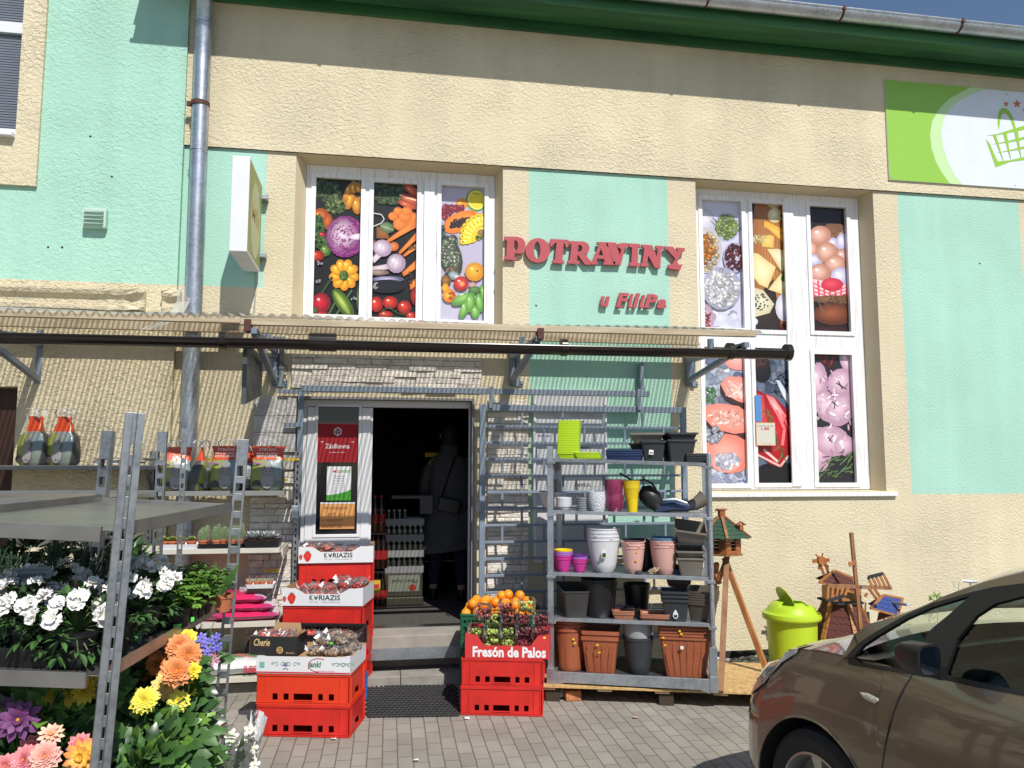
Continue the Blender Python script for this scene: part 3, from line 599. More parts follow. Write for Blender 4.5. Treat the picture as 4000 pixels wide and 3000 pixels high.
tag(p.build('poster',PRINTM,weld=False),'red parcel point poster behind the glass of the white door, uppermost of three notices','poster')
q=rect2(1276,1822,1371,1955,dy);p=M();Yp=dy+.006;p.T=T(0,Yp,0);p.plate(*q,[],.0015);p.c=[(.82,.83,.86,1)]*len(p.v);p.hascol=True;p.T=I4
g1,g2=srgb((226,90,30)),srgb((70,160,50));Y=Yp-.001
addtext(p,'Můj',q[0]+.05,q[0]+.105,q[3]-.06,q[3]-.025,Y,0,g1,off=.02);addtext(p,'obchod',q[0]+.108,q[1]-.012,q[3]-.052,q[3]-.022,Y,0,g2,off=.02)
dk=srgb((70,70,80));xm=(q[0]+q[1])/2
for k,sx in enumerate(['Otevírací doba','OTEVŘENO DENNĚ','Provozní doba']):addtext(p,sx,xm-.045,xm+.045,q[3]-.085-.02*k,q[3]-.074-.02*k,Y,0,dk)
for k,(a,b) in enumerate(zip(['Pondělí','Úterý','Středa','Čtvrtek','Pátek','Sobota','Neděle'],['6:30 - 18:00']*5+['7:00 - 18:00','7:30 - 18:00'])):
    z=q[3]-.146-.0175*k;addtext(p,a,xm-.05,xm-.018,z,z+.009,Y,0,dk);addtext(p,b,xm+.0,xm+.05,z,z+.008,Y,0,dk)
n=10;top=[(q[0]+(q[1]-q[0])*k/n, q[2]+.045+.045*(k/n)**2) for k in range(n+1)]
for k in range(n):p.add([(top[k][0],Y,q[2]),(top[k+1][0],Y,q[2]),(top[k+1][0],Y,top[k+1][1]),(top[k][0],Y,top[k][1])],[(0,1,2,3)],0,[g2]*4)
tag(p.build('poster',PRINTM,weld=False),'white opening hours sheet with a green foot, in the middle of the door glass','poster')
q=rect2(1250,1962,1385,2066,dy);p=M();Yp=dy+.004;p.T=T(0,Yp,0);p.plate(*q,[],.0015);oc=srgb((232,164,96));p.c=[(*oc,1)]*len(p.v);p.hascol=True;p.T=I4;Y=Yp-.001
dk=srgb((110,62,40))
for a,b,z0,tx in ((.03,.2,.055,'PRONAJEM'),(.06,.18,.105,'BYT  2+1'),(.02,.17,.155,'V  KRAJKOVY'),(.02,.16,.20,'KONTAKT ZDE')):
    addtext(p,tx,q[0]+a,q[0]+b+.02,q[3]-z0-.012,q[3]-z0+.018,Y,0,dk,shear=.15)
p.box(q[0],q[1]+.0,Yp-.0012,Yp-.0002,q[3]-.014,q[3],col=(.8,.8,.82))
tag(p.build('poster',PRINTM,weld=False),'orange handwritten flat-to-let note in a plastic sleeve, lowest on the door glass','poster')
# ---- threshold and steps
s=M();s.box(DX0-.05,DX1+.1,-.30,.0999,.19,.352,);s.box(DX0-.05,DX1+.1,-.12,-.001,-.02,.1899)
tag(s.build('concrete_step',CONC,bevel=.006),'raised concrete threshold block in front of the open shop door','step')
s=M();s.box(DX0-.1,DX1+.16,-.327,-.301,.185,.262);s.box(DX0-.1,DX1+.16,-.327,-.19,.178,.1849);s.build('edge_angle',GALV,bpy.data.objects['concrete_step'])
s=M();s.box(DX0-.02,DX1+.02,-.055,.07,.3525,.362);s.box(DX0-.02,DX1+.02,-.062,-.0551,.345,.366);s.build('aluminium_sill',mat('bare_aluminium',(.75,.75,.76),rough=.3,metal=1.,var=.05),bpy.data.objects['concrete_step'])
s=M();x=-1.7
while x<1.0:
    L=.5 if x>-1.6 else .4
    s.box(x+.002,x+L-.002,-.42,-.121,-.02,.078);x+=L
tag(s.build('kerb_step',mat('kerb_concrete',(.29,.275,.25),rough=.9,var=.2,scale=9,bump=.3,bscale=80,dist=.004),bevel=.006),'low kerb stone step running along the shop front below the door','step')
# ---- left house
LH=thing('left_house','taller mint green house with cream window surround and broken cornice left of the downpipe','building',(-4,0,0))
LY=-.055
w=M();w.T=T(0,LY,0);zC=3.115
ldx=W(58,1700,LY).x;ldz=W(30,1510,LY).z;lwz0=W(20,520,LY-.03).z;lwx=W(75,300,LY-.03).x
w.plate(-9,-1.62,-.05,12,[(-4.6,ldx,-.05,ldz),(-9,-9,zC,zC),(-3.9,lwx,lwz0,5.9)],.5,mf=lambda x,z:1 if z>zC else 0)
w.build('wall',[CREAMR,MINTR],LH)
w=M();w.T=T(0,LY-.03,0);sx=W(160,400,LY-.03).x;w.plate(-9,sx,W(60,722,LY-.03).z,12,[(-3.9,lwx,lwz0,5.9)],.0299);w.build('window_surround',CREAMR,LH)
w=M();w.T=T(0,LY+.05,0);w.plate(-3.9,lwx,lwz0,5.9,[(-3.8,lwx-.0,lwz0+.07,5.15),(-3.8,lwx,5.24,5.8)],.06);fr=w.build('window_frame',PVC,LH)
w=M();y0=LY+.08;z=lwz0+.07
while z<5.8:
    if not 5.15<z<5.24:w.box(-3.8,lwx,y0,y0+.018,z,z+.016)
    z+=.022
w.build('roller_blind',mat('grey_blind_slats',(.16,.18,.22),rough=.4),LH)
w=M();w.box(-4,lwx+.0,LY-.09,LY+.05,lwz0-.035,lwz0-.001);w.build('window_sill',PVC,LH,bevel=.004)
def cornice(x0,x1):
    w=M();pf=[(LY+.0,0),(LY-.05,0),(LY-.055,.03),(LY-.03,.035),(LY-.035,.09),(LY-.07,.12),(LY-.085,.15),(LY-.085,.165),(LY,.17)]
    zb=W(300,1205,LY-.05).z;rings=[]
    n=max(2,int((x1-x0)/.05))
    for k in range(n+1):
        X=x0+(x1-x0)*k/n;j=.012*max(0,1-(x1-X)/.5)
        rings.append([(X,y+R.uniform(-j,j),zb+(z*.98)+R.uniform(-j,j)) for y,z in pf])
    w.loft(rings);w.build('cornice',CREAMR,LH)
cornice(-5,W(565,1150,LY-.05).x);cornice(W(632,1150,LY-.05).x,W(706,1150,LY-.05).x)
w=M();w.T=T(0,LY-.006,0);a=W(370,1250,LY).x;w.plate(a,W(540,1250,LY).x,W(500,1250,LY).z,W(500,1215,LY).z,[],.0059);w.build('blank_plaque',PLAIN,LH)
w=M();w.box(-4.6,ldx,LY+.15,LY+.19,0,ldz);w.build('door',wood('dark_red_brown_door',(.05,.015,.008),(.03,.01,.006),sc=(30,30,2)),LH)
# vent box
p0=W(320,885,LY-.06);p1_=W(415,815,LY-.06);v=M();v.box(p0.x,p1_.x,LY-.06,LY-.001,p0.z,p1_.z)
for k in range(4):
    z=p0.z+.02+k*(p1_.z-p0.z-.03)/4;v.add([(p0.x+.01,LY-.061,z+.022),(p1_.x-.01,LY-.061,z+.022),(p1_.x-.01,LY-.085,z),(p0.x+.01,LY-.085,z)],[(0,1,2,3),(3,2,1,0)])
tag(v.build('vent_box',mat('pale_green_painted_metal',(.50,.66,.58),rough=.5),bevel=.003),'small square louvred vent box on the mint wall left of the downpipe','vent')
# downpipe
dp=thing('downpipe','zinc rainwater downpipe with rust red clamp in the corner between the two facades','downpipe',(-1.45,-.12,0))
v=M();py_=-.115;xc=(W(762,0,py_-.05).x+W(828,0,py_-.05).x)/2;xb=(W(697,1767,py_-.05).x+W(760,1767,py_-.05).x)/2;RP=.067
v.tube([(xb-.01,py_,0),(xb,py_,1.8),((xc+xb)/2,py_,3.5),(xc,py_,5.0),(xc,py_,5.42),(xc+.02,-.3,5.72),(xc+.02,-.48,5.85)],RP,22)
v.build('pipe',PIPEM,dp,smooth=True)
for (z,r) in ((W(760,590,py_).z,.071),(W(790,95,py_).z,.072),(2.0,.071)):
    v=M();v.T=T(xc,py_,z);v.lathe([(RP,-.0),(r,-.0),(r,.008),(RP,.01)],22);v.build('pipe_joint',PIPEM,dp,smooth=True)
for z in (W(760,392,py_-.07).z,):
    v=M();v.T=T((xc if z>3 else xb)-.002,py_,z);v.lathe([(RP,-.018),(.074,-.018),(.074,.018),(RP,.018)],22);v.box(-.105,-.07,-.012,.012,-.018,.018);v.box(-.016,.016,.06,.115,-.012,.012);v.build('pipe_clamp',RUST,dp)
# small dark drill holes
for px,py in ((353,533),(437,690),(188,966),(243,966),(3827,1029),(2094,1194)):
    Y=LY if px<700 else 0
    p=W(px,py,Y);h=M();h.T=T(p.x,Y-.0008,p.z,rx=rad(90));h.lathe([(0,.0),(.009,.0)],8)
    h.build('drill_hole',BLK,LH if px<700 else SHOP)
# ================================================================ lettering on the wall
REDL=mat('faded_red_letter_paint',srgb((176,76,84)),rough=.6,var=.08,scale=20)
def zz3(p): q=W(1900+p[0]/2.212,700+p[1]/2.212,-.04);return (q.x,q.z)
def ellp(cx,cy,rx,ry,n=28): return [(cx+rx*math.cos(6.2832*k/n),cy+ry*math.sin(6.2832*k/n)) for k in range(n)]
LET={'P':([(155,497),(270,500),(310,512),(332,545),(337,585),(325,625),(300,645),(240,642),(238,676),(258,678),(258,700),(152,693),(155,668),(172,668),(178,535),(155,522)],[(240,530),(262,535),(272,560),(270,595),(258,618),(238,615)]),
'O':(ellp(443,617,107,106),ellp(437,615,27,74,20)),
'T':([(553,518),(700,525),(712,535),(705,588),(685,592),(675,557),(667,555),(655,702),(672,707),(670,732),(568,725),(570,702),(590,698),(605,552),(592,552),(562,584),(545,582)],),
'R':([(712,536),(840,541),(872,555),(890,590),(882,628),(850,650),(903,712),(893,742),(850,738),(790,657),(785,657),(780,707),(803,712),(800,736),(698,729),(700,705),(718,702),(735,563),(712,560)],[(792,570),(815,572),(828,592),(822,618),(800,630),(788,628)]),
'A':([(955,543),(1040,547),(1095,712),(1113,716),(1106,743),(1008,740),(1008,718),(1022,715),(1012,690),(958,688),(945,710),(960,716),(955,740),(898,737),(903,712),(915,706),(975,565),(955,560)],[(988,600),(1006,660),(966,658)]),
'V':([(1035,546),(1120,550),(1120,574),(1152,662),(1163,606),(1128,588),(1130,560),(1180,551),(1222,556),(1224,580),(1196,592),(1160,743),(1100,742),(1058,600),(1035,572)],),
'I':([(1230,556),(1326,562),(1330,590),(1310,592),(1305,722),(1320,727),(1316,756),(1230,749),(1232,722),(1250,718),(1257,592),(1228,586)],),
'N':([(1340,565),(1430,573),(1470,672),(1478,602),(1460,597),(1462,575),(1525,580),(1522,606),(1508,609),(1500,771),(1455,768),(1395,660),(1388,727),(1400,731),(1395,759),(1328,751),(1330,726),(1345,722),(1362,594),(1340,590)],),
'Y':([(1535,581),(1612,587),(1642,640),(1655,618),(1638,612),(1643,592),(1713,597),(1708,624),(1690,627),(1640,715),(1662,742),(1692,735),(1672,787),(1590,776),(1566,765),(1570,740),(1602,737),(1632,690),(1560,611),(1535,606)],)}
sg=thing('letter_sign','large red slab serif letters reading POTRAVINY across the mint panel','sign',tuple(W(2310,1000,0)))
for ch in 'POTRAVINY':
    me=tmesh('',splines=[[zz3(p) for p in pl] for pl in LET[ch]],ext=.5)
    m=M();m.add([(v.co.x,-.035-v.co.z*.028,v.co.y) for v in me.vertices],[tuple(p.vertices) for p in me.polygons]);bpy.data.meshes.remove(me)
    m.build('letter',REDL,sg)
sg=thing('letter_sign','small red italic letters reading u FiliPa below the large lettering','sign',tuple(W(2480,1180,0)))
xs=[('u',985,1066,1015,1100),('F',1118,1232,985,1108),('i',1220,1268,990,1110),('l',1262,1328,988,1110),('i',1318,1372,1000,1110),('P',1362,1480,996,1112),('a',1470,1556,1040,1116)]
for ch,a,b,c,d in xs:
    A_=zz3((a,d));B_=zz3((b,c));m=M();addtext(m,ch,A_[0],B_[0],A_[1],B_[1],-.035,0,None,off=.045,shear=.25,th=.026)
    x0,x1,z0=A_[0],B_[0],A_[1];h=.012
    if ch in 'FiP': m.box(x0,x0+(x1-x0)*(.5 if ch!='i' else .8),-.047,-.022,z0,z0+h)
    m.build('letter',REDL,sg)
# glue marks
for k in range(14):
    m=M()
    q=zz3((R.uniform(690,1650),R.choice([R.uniform(535,575),R.uniform(640,700),R.uniform(700,760)])));n=7;r=R.uniform(.004,.012)
    m.add([(q[0]+r*R.uniform(.5,1.3)*math.cos(6.28*i/n),-.0015,q[1]+r*R.uniform(.5,1.3)*math.sin(6.28*i/n)) for i in range(n)],[tuple(range(n))])
    m.build('glue_mark',mat('old_glue',(.55,.38,.12),rough=.8),SHOP)
# ================================================================ billboard with basket
bb=thing('billboard','green and white shop board with basket drawing high on the right of the facade','sign',(5.9,-.03,4.4))
bx0,bx1,bz0,bz1=4.80,7.9,4.405,5.41
m=M();m.box(bx0,bx1,-.040,-.026,bz0,bz1);m.build('panel',mat('white_sign_panel',(.72,.77,.86),rough=.35,var=.03),bb)
z5=lambda x,y:(lambda q:(q.x,q.z))(W(3000+x/2.074,y/2.074,-.041))
class SP:
    def __init__(s):s.m=M();s.y=-.0408
    def poly(s,pts,c):
        s.y-=.0002;me=tmesh('',splines=[pts]);s.m.add([(v.co.x,s.y,v.co.y) for v in me.vertices],[tuple(p.vertices) for p in me.polygons],0,[srgb(c)]*len(me.vertices));bpy.data.meshes.remove(me)
sp_=SP();GRN=(146,196,74);LG=(196,226,170)
arc_o=[(1640,715),(1560,750),(1470,800),(1390,880),(1330,980),(1312,1090),(1325,1200),(1360,1310),(1410,1400),(1475,1492)]
arc_i=[(1760,722),(1660,760),(1560,810),(1480,870),(1425,960),(1405,1070),(1420,1190),(1455,1300),(1505,1400),(1575,1495)]
def cz(p):
    q=z5(*p);return (min(max(q[0],bx0),bx1),min(max(q[1],bz0),bz1))
tl=(bx0,bz1);bl=(bx0,bz0)
sp_.poly([tl]+[cz((p[0],p[1]-12 if i==0 else p[1])) for i,p in enumerate(arc_i)][:0]+[(cz(arc_i[0])[0],bz1)]+[cz(p) for p in arc_i[1:-1]]+[(cz(arc_i[-1])[0],bz0),bl],LG)
sp_.poly([tl,(cz(arc_o[0])[0],bz1)]+[cz(p) for p in arc_o[1:-1]]+[(cz(arc_o[-1])[0],bz0),bl],GRN)
BG=(150,196,60)
def pp(l,c=BG): sp_.poly([z5(*p) for p in l],c)
pp([(1870,1055),(1860,990),(1866,920),(1880,885),(1905,872),(1935,880),(1965,910),(1990,965),(2010,1045),(1990,1045),(1960,960),(1930,920),(1905,918),(1888,945),(1880,990)])
pp([(1755,1100),(1860,1085),(1950,1055),(2080,1015),(2250,960),(2250,985),(2080,1050),(1960,1075),(1860,1095)]);pp([(1810,1170),(1950,1140),(2080,1105),(2250,1060),(2250,1080),(2080,1130),(1950,1155)]);pp([(1845,1240),(1960,1215),(2080,1182),(2250,1140),(2250,1160),(2080,1205),(1960,1225)])
pp([(1765,1125),(1800,1170),(1830,1240),(1862,1308),(1960,1298),(2080,1270),(2250,1235),(2250,1262),(2080,1295),(1960,1312),(1845,1355)])
for a,b,c,d,w in ((1820,1090,1905,1300,17),(1905,1085,1965,1290,20),(1990,1050,2048,1275,22),(2075,1020,2130,1250,22),(2160,990,2210,1220,20)): pp([(a,b),(a+w*1.5,b-2),(c+3,d),(c-2,d)])
def star(cx,cy,r,c=(206,104,56)): sp_.poly([z5(cx+(r if k%2==0 else r*.42)*math.sin(math.pi*k/5),cy-(r if k%2==0 else r*.42)*math.cos(math.pi*k/5)) for k in range(10)],c)
star(1928,843,25);star(2018,842,36);star(2100,900,44)
sp_.m.build('printed_logo',PRINT,bb,weld=False)
for px,py in ((3458,335),(3478,692),(3965,724),(3932,370)):
    q=W(px,py,-.04);m=M();m.ell((q.x,-.042,q.z),(.006,.004,.006),8,4);m.build('screw',GALVD,bb)
# ================================================================ light box sign (perpendicular to the wall)
lb=thing('lightbox_sign','white projecting light box with rounded green face left of the first picture window','sign',(-1.05,-.4,3.6))
Yo=-.70;xa=W(900,800,Yo).x;xb_=W(971,800,Yo).x;za=W(935,982,Yo).z;zb=W(935,608,Yo).z
m=M();m.box(xa,xb_,Yo,-.07,za,zb);m.build('housing',mat('white_enamelled_metal',(.74,.76,.80),rough=.4,var=.05,scale=5),lb,bevel=.006)
m=M();m.T=Matrix.Translation((xb_+.001,0,0))@Matrix.Rotation(rad(90),4,'Z');m.plate(Yo+.012,-.082,za+.02,zb-.02,[],.0);m.c=[(*srgb((140,160,70)),1)]*len(m.v);m.hascol=True
pts=[(Yo+.14,za+.02)]
zm=(za+zb)/2
L_=[(Yo+.10+.10*math.cos(t) if 0 else Yo+.33+.23*math.cos(t),zm-.03+.30*math.sin(t)) for t in [6.2832*k/24 for k in range(24)]]
m.T=I4;m.add([(xb_+.0018,min(max(y,Yo+.013),-.083),min(max(z,za+.021),zb-.021)) for y,z in L_],[tuple(range(24))],0,[srgb((190,196,150))]*24)
me=tmesh('Můj',off=.03)
vs=[v.co.copy() for v in me.vertices];mx=max(v.x for v in vs)
m.add([(xb_+.0024,Yo+.14+.38*v.x/mx,zm-.05+v.y*.16) for v in vs],[tuple(p.vertices) for p in me.polygons],0,[srgb((180,150,70))]*len(vs));bpy.data.meshes.remove(me)
m.build('printed_face',PRINT,lb,weld=False)
for z in (za+.14,zb-.10):
    m=M();m.box(xb_-.03,xb_+.045,-.09,-.004,z-.018,z+.018);m.build('wall_bracket',GALV,lb,bevel=.002)
m=M();q=W(1006,1000,-.012);m.tube([(q.x,-.012,q.z+.15),(q.x-.005,-.012,q.z-.3),(q.x-.012,-.012,2.9)],.006,6);m.build('cable',mat('grey_cable',(.4,.38,.36),rough=.5),lb)
# ================================================================ awning
aw=thing('awning','clear corrugated awning with timber battens, steel brackets and dark brown gutter above the shop door','awning',(0,-.6,2.6))
def sheetmat():
    m=bpy.data.materials.new('clear_corrugated_polycarbonate');m.use_nodes=True;nt=m.node_tree;N=nt.nodes;L=nt.links
    for n in list(N):
        if n.type!='OUTPUT_MATERIAL':N.remove(n)
    out=[n for n in N if n.type=='OUTPUT_MATERIAL'][0]
    tr=N.new('ShaderNodeBsdfTransparent');tr.inputs[0].default_value=(.93,.92,.88,1)
    df=N.new('ShaderNodeBsdfPrincipled');df.inputs['Base Color'].default_value=(.52,.51,.48,1);df.inputs['Roughness'].default_value=.2
    lw=N.new('ShaderNodeLayerWeight');lw.inputs['Blend'].default_value=.5
    tc=N.new('ShaderNodeTexCoord');mp=N.new('ShaderNodeMapping');mp.inputs['Scale'].default_value=(9,2,2);L.new(tc.outputs['Object'],mp.inputs['Vector'])
    no=N.new('ShaderNodeTexNoise');no.inputs['Scale'].default_value=2;no.inputs['Detail'].default_value=5;L.new(mp.outputs['Vector'],no.inputs['Vector'])
    mr=N.new('ShaderNodeMapRange');mr.inputs['From Min'].default_value=.18;mr.inputs['From Max'].default_value=.34;mr.inputs['To Min'].default_value=.0;mr.inputs['To Max'].default_value=.58;L.new(lw.outputs['Facing'],mr.inputs['Value'])
    ad=N.new('ShaderNodeMath');ad.operation='MULTIPLY_ADD';ad.inputs[1].default_value=.14;L.new(no.outputs['Fac'],ad.inputs[0]);L.new(mr.outputs['Result'],ad.inputs[2]);ad.use_clamp=True
    mx=N.new('ShaderNodeMixShader');L.new(ad.outputs[0],mx.inputs[0]);L.new(tr.outputs[0],mx.inputs[1]);L.new(df.outputs[0],mx.inputs[2]);L.new(mx.outputs[0],out.inputs[0]);return m
SHEET=sheetmat()
ZR,ZF=2.855,2.665
def zroof(y): return ZR+(ZF-ZR)*(-y/1.2)
m=M();x=-4.4;per=.074;prof=[]
while x<2.80:
    for dx,dz in ((0,0),(.017,.0),(.036,.022),(.054,.022),(.0735,0)): prof.append((x+dx,dz))
    x+=per
ys=[-.03,-.4,-.8,-1.17]
vs=[];n=len(prof)
for j,y in enumerate(ys):
    for (X,dz) in prof:
        lift=.03*math.exp(-((X+1.6)/.22)**2)*(1-j/3)+.012*math.sin(X*2.3+j)
        vs.append((X,y,zroof(y)+dz+lift))
fs=[(j*n+i,j*n+i+1,(j+1)*n+i+1,(j+1)*n+i) for j in range(3) for i in range(n-1)]
m.add(vs,fs)
aws=m.build('corrugated_sheet',SHEET,aw)
m=M();q=-1.13
m.bar((-4.4,q,zroof(q)-.024),(-.93,q,zroof(q)-.022),.045,.042);m.bar((-.93,q-.02,zroof(q)-.034),(2.80,q-.02,zroof(q)-.012),.045,.045)
m.build('batten',TIMBER,aw,bevel=.003)
m=M();m.bar((-4.4,-.22,zroof(-.22)-.055),(2.74,-.22,zroof(-.22)-.055),.045,.105);m.build('batten',TIMBER,aw,bevel=.003)
m=M();rb=[W(722,1120,-.12),W(716,1180,-.2),W(690,1225,-.4),W(640,1262,-.7),W(560,1290,-1.)]
for i in range(4):
    for k in range(5): m.add([rb[i]+Vector((.02*k-.05,0,.006*(k%2))),rb[i]+Vector((.02*k-.03,0,.006*((k+1)%2))),rb[i+1]+Vector((.02*k-.03,0,.006*((k+1)%2))),rb[i+1]+Vector((.02*k-.05,0,.006*(k%2)))],[(0,1,2,3)])
m.build('curled_sheet_edge',SHEET,aw)
# gutter: half pipe, dark brown
m=M();gy=-1.235;r_=.060
def gz(x): return 2.49+(x+4.4)/7.4*.03
xs_=[-4.4,-2.4,-.45,-.44,-.3,-.29,1.4,3.02,3.03,3.05]
rings=[]
for X in [-4.4,3.03]:
    a=[(X,gy+r_*math.cos(t),gz(X)+r_*math.sin(t)*.95) for t in [math.pi+math.pi*k/12 for k in range(13)]]
    rings.append(a+[(X,gy+(r_-.003)*math.cos(t),gz(X)+.001+(r_-.003)*math.sin(t)*.95) for t in [2*math.pi-math.pi*k/12 for k in range(13)]])
m.loft(rings)
m.tube([(-4.4,gy-r_,gz(-4.4)),(3.03,gy-r_,gz(3.03))],.007,8)
m.tube([(-4.4,gy+r_,gz(-4.4)),(3.03,gy+r_,gz(3.03))],.004,6)
for X,w_ in ((-.38,.09),(3.01,.02),(2.55,.02),(-1.02,.02),(1.29,.02),(-2.9,.02)):
    m.tube([(X-w_,gy,gz(X)-.002),(X+w_,gy,gz(X)-.002)],r_+.003,20)
GUT=m.build('gutter',BROWNG,aw,smooth=True)
def bracket(px,small=False):
    X=W(px,1450,-.03).x;m=M();zt=2.60;zb_=W(px,1500,-.03).z
    m.bar((X,-.035,zb_),(X,-.035,zt+.12),.045,.05);m.bar((X+.052,-.02,zb_-.02),(X+.052,-.02,zt+.12),.035,.03)
    m.bar((X,-.06,zt),(X,-1.17,zt-.02),.04,.04);m.bar((X,-.05,zb_+.03),(X,-1.12,zt-.03),.04,.04)
    m.bar((X,-.52,zb_+.33*1.0),(X,-.52,zt),.045,.035)
    m.box(X-.02,X+.10,-.012,-.004,zb_-.02,zb_+.03);m.ell((X+.085,-.016,zb_+.005),.009,8,5)
    m.build('bracket',STEELB,aw,bevel=.002)
for px in (155,1073,2000,2688): bracket(px)
for px in (968,2110):
    X=W(px,1310,-1.16).x;m=M();m.box(X-.022,X+.022,-1.19,-1.10,2.575,2.655);m.build('batten_hanger',RUST,aw)
# hanging plate sign on the second bracket, camera
m=M();X=W(1046,1450,-.4).x-.05;ya,yb=-1.05,-.33;zt=2.51;
m.add([(X,ya,zt-.42),(X,yb,zt-.30),(X,yb,zt+.0),(X,ya,zt+.0),(X-.03,ya,zt-.42),(X-.03,yb,zt-.30),(X-.03,yb,zt),(X-.03,ya,zt)],[(0,1,2,3),(7,6,5,4),(0,3,7,4),(1,5,6,2),(3,2,6,7),(0,4,5,1)])
hp=thing('hanging_sign','dark grey hanging plate with a ring of reflective studs under the awning gutter','sign',(X,-.7,2.2))
for k in range(54):
    a=6.28*R.random();r=R.choice([.09,.12,.135]);y=-.68+r*math.cos(a)*1.6;z=zt-.17+r*math.sin(a)*.9;m.ell((X+.002,y,z),(.002,.008,.005),6,4,m=1)
m.build('plate',[mat('dark_grey_sign_plate',(.07,.08,.08),rough=.4,var=.2),mat('reflective_studs',(.45,.46,.40),rough=.3,metal=.4)],hp)
sc_=thing('security_camera','small white dome camera under the awning next to the downpipe','camera',(-1.2,-.05,2.5))
q=W(878,1352,-.1);m=M();m.T=T(q.x,-.05,q.z+.03);m.lathe([(0,.03),(.045,.03),(.05,0),(.0,0)],16);m.build('base',PVC,sc_,smooth=True)
m=M();m.ell((q.x,-.06,q.z+.02),.032,14,8);m.build('dome',mat('dark_lens',(.02,.02,.03),rough=.1),sc_,smooth=True)
m=M();pts=[W(1015,1355,-.3),W(1040,1395,-.2),W(1080,1400,-.1),W(1118,1430,-.06),W(1125,1460,-.06),W(1105,1478,-.05)];m.tube(pts,.004,5);m.tube([W(1080,1395,-.1),W(1090,1450,-.05),W(1075,1480,-.05)],.004,5)
tag(m.build('loose_cable',BLACKPL),'thin black loose cable looping over the left door bracket','cable')
# ================================================================ sliding security gate
YG=-.17
gt=thing('sliding_gate','blue grey sliding bar gate slid open to the right of the doorway','gate',(1.8,YG,.2))
gx0,gx1=W(1872,2000,YG).x,W(2680,1700,YG).x;gz1=W(2200,1585,YG).z+.0;gz0=.235
m=M();fw_=.045
m.box(gx0,gx0+fw_,YG-.018,YG+.018,gz0,gz1);m.box(gx1-fw_,gx1,YG-.018,YG+.018,gz0,gz1);m.box(gx0+fw_,gx1-fw_,YG-.018,YG+.018,gz1-.05,gz1);m.box(gx0+fw_,gx1-fw_,YG-.018,YG+.018,gz0,gz0+.045)
m.build('frame',STEELB,gt,bevel=.002)
n=14;st=(gz1-.045-gz0)/n
for k in range(1,n):
    m=M();m.box(gx0+fw_,gx1-fw_,YG-.011,YG+.011,gz1-.045-st*k-.01,gz1-.045-st*k+.01)
    m.build('rail',STEELB,gt,bevel=.0015)
for k in range(n):
    x=gx0+(.355 if k%2==0 else .19)
    while x<gx1-.06:
        m=M();m.box(x-.009,x+.009,YG-.009,YG+.009,gz1-.045-st*(k+1)+.01,gz1-.045-st*k-.01);x+=.352;m.build('bar',STEELB,gt)
m=M();q=W(1864,1985,YG-.03);m.box(q.x-.012,q.x+.03,YG-.035,YG-.02,q.z-.03,q.z+.05);m.build('lock_plate',GALVD,gt)
m=M();q=W(1865,2088,YG-.04);m.tube([(q.x,YG-.018,q.z+.045),(q.x,YG-.06,q.z+.04),(q.x,YG-.06,q.z-.04),(q.x,YG-.018,q.z-.045)],.007,8);m.build('handle',GALV,gt,smooth=True)
tr=thing('gate_track','blue grey steel door surround with overhead sliding track and stop post','gate track',(0,-.1,0))
zr=W(1500,1528,YG).z;tx0=W(1175,1540,YG).x;tx1=W(2535,1562,YG).x
m=M();m.box(tx0,tx1,YG-.03,YG+.03,zr-.012,zr+.035);m.build('track',STEELB,tr,bevel=.002)
m=M();xl=W(1160,1800,-.03).x;m.box(xl,xl+.045,-.075,-.045,.20,zr-.015);m.build('post',STEELB,tr,bevel=.002)
m=M();m.box(W(1088,1500,-.05).x,xl+.1,-.07,-.04,zr-.02,zr+.012);m.build('ledge',STEELB,tr,bevel=.002)
m=M();m.box(W(1108,1660,-.1).x,xl+.03,-.10,-.08,W(1140,1667,-.1).z,W(1140,1650,-.1).z);m.build('latch_arm',STEELB,tr,bevel=.002)
m=M();q=W(1155,2000,-.09);m.box(q.x-.03,q.x+.02,-.115,-.076,q.z-.05,q.z+.05);m.tube([(q.x,-.12,q.z-.04),(q.x,-.14,q.z-.07),(q.x+.02,-.14,q.z-.09)],.006,6);m.build('padlock',GALV,tr,bevel=.004)
m=M();q=W(2503,1420,-.06);m.box(q.x-.015,q.x+.02,-.09,-.004,zr-.0,q.z);m.build('stop_post',STEELB,tr,bevel=.002)
for px in (1920,2497):
    q=W(px,1540,YG-.04);m=M();m.box(q.x-.018,q.x+.018,YG-.045,YG-.031,gz1-.03,zr+.05);m.tube([(q.x,YG-.03,zr+.012),(q.x,YG+.0,zr+.012)],.016,10);m.build('hanger',STEELB,tr,bevel=.002)
m=M();m.box(DX0-.0,DX0+.02,-.035,.09,.36,DZ1);m.box(DX1-.02,DX1-.0,-.035,.09,.36,DZ1);m.box(DX0+.02,DX1-.02,-.035,.09,DZ1-.02,DZ1);m.build('lining',mat('dull_grey_lining',(.22,.22,.23),rough=.6),SHOP)
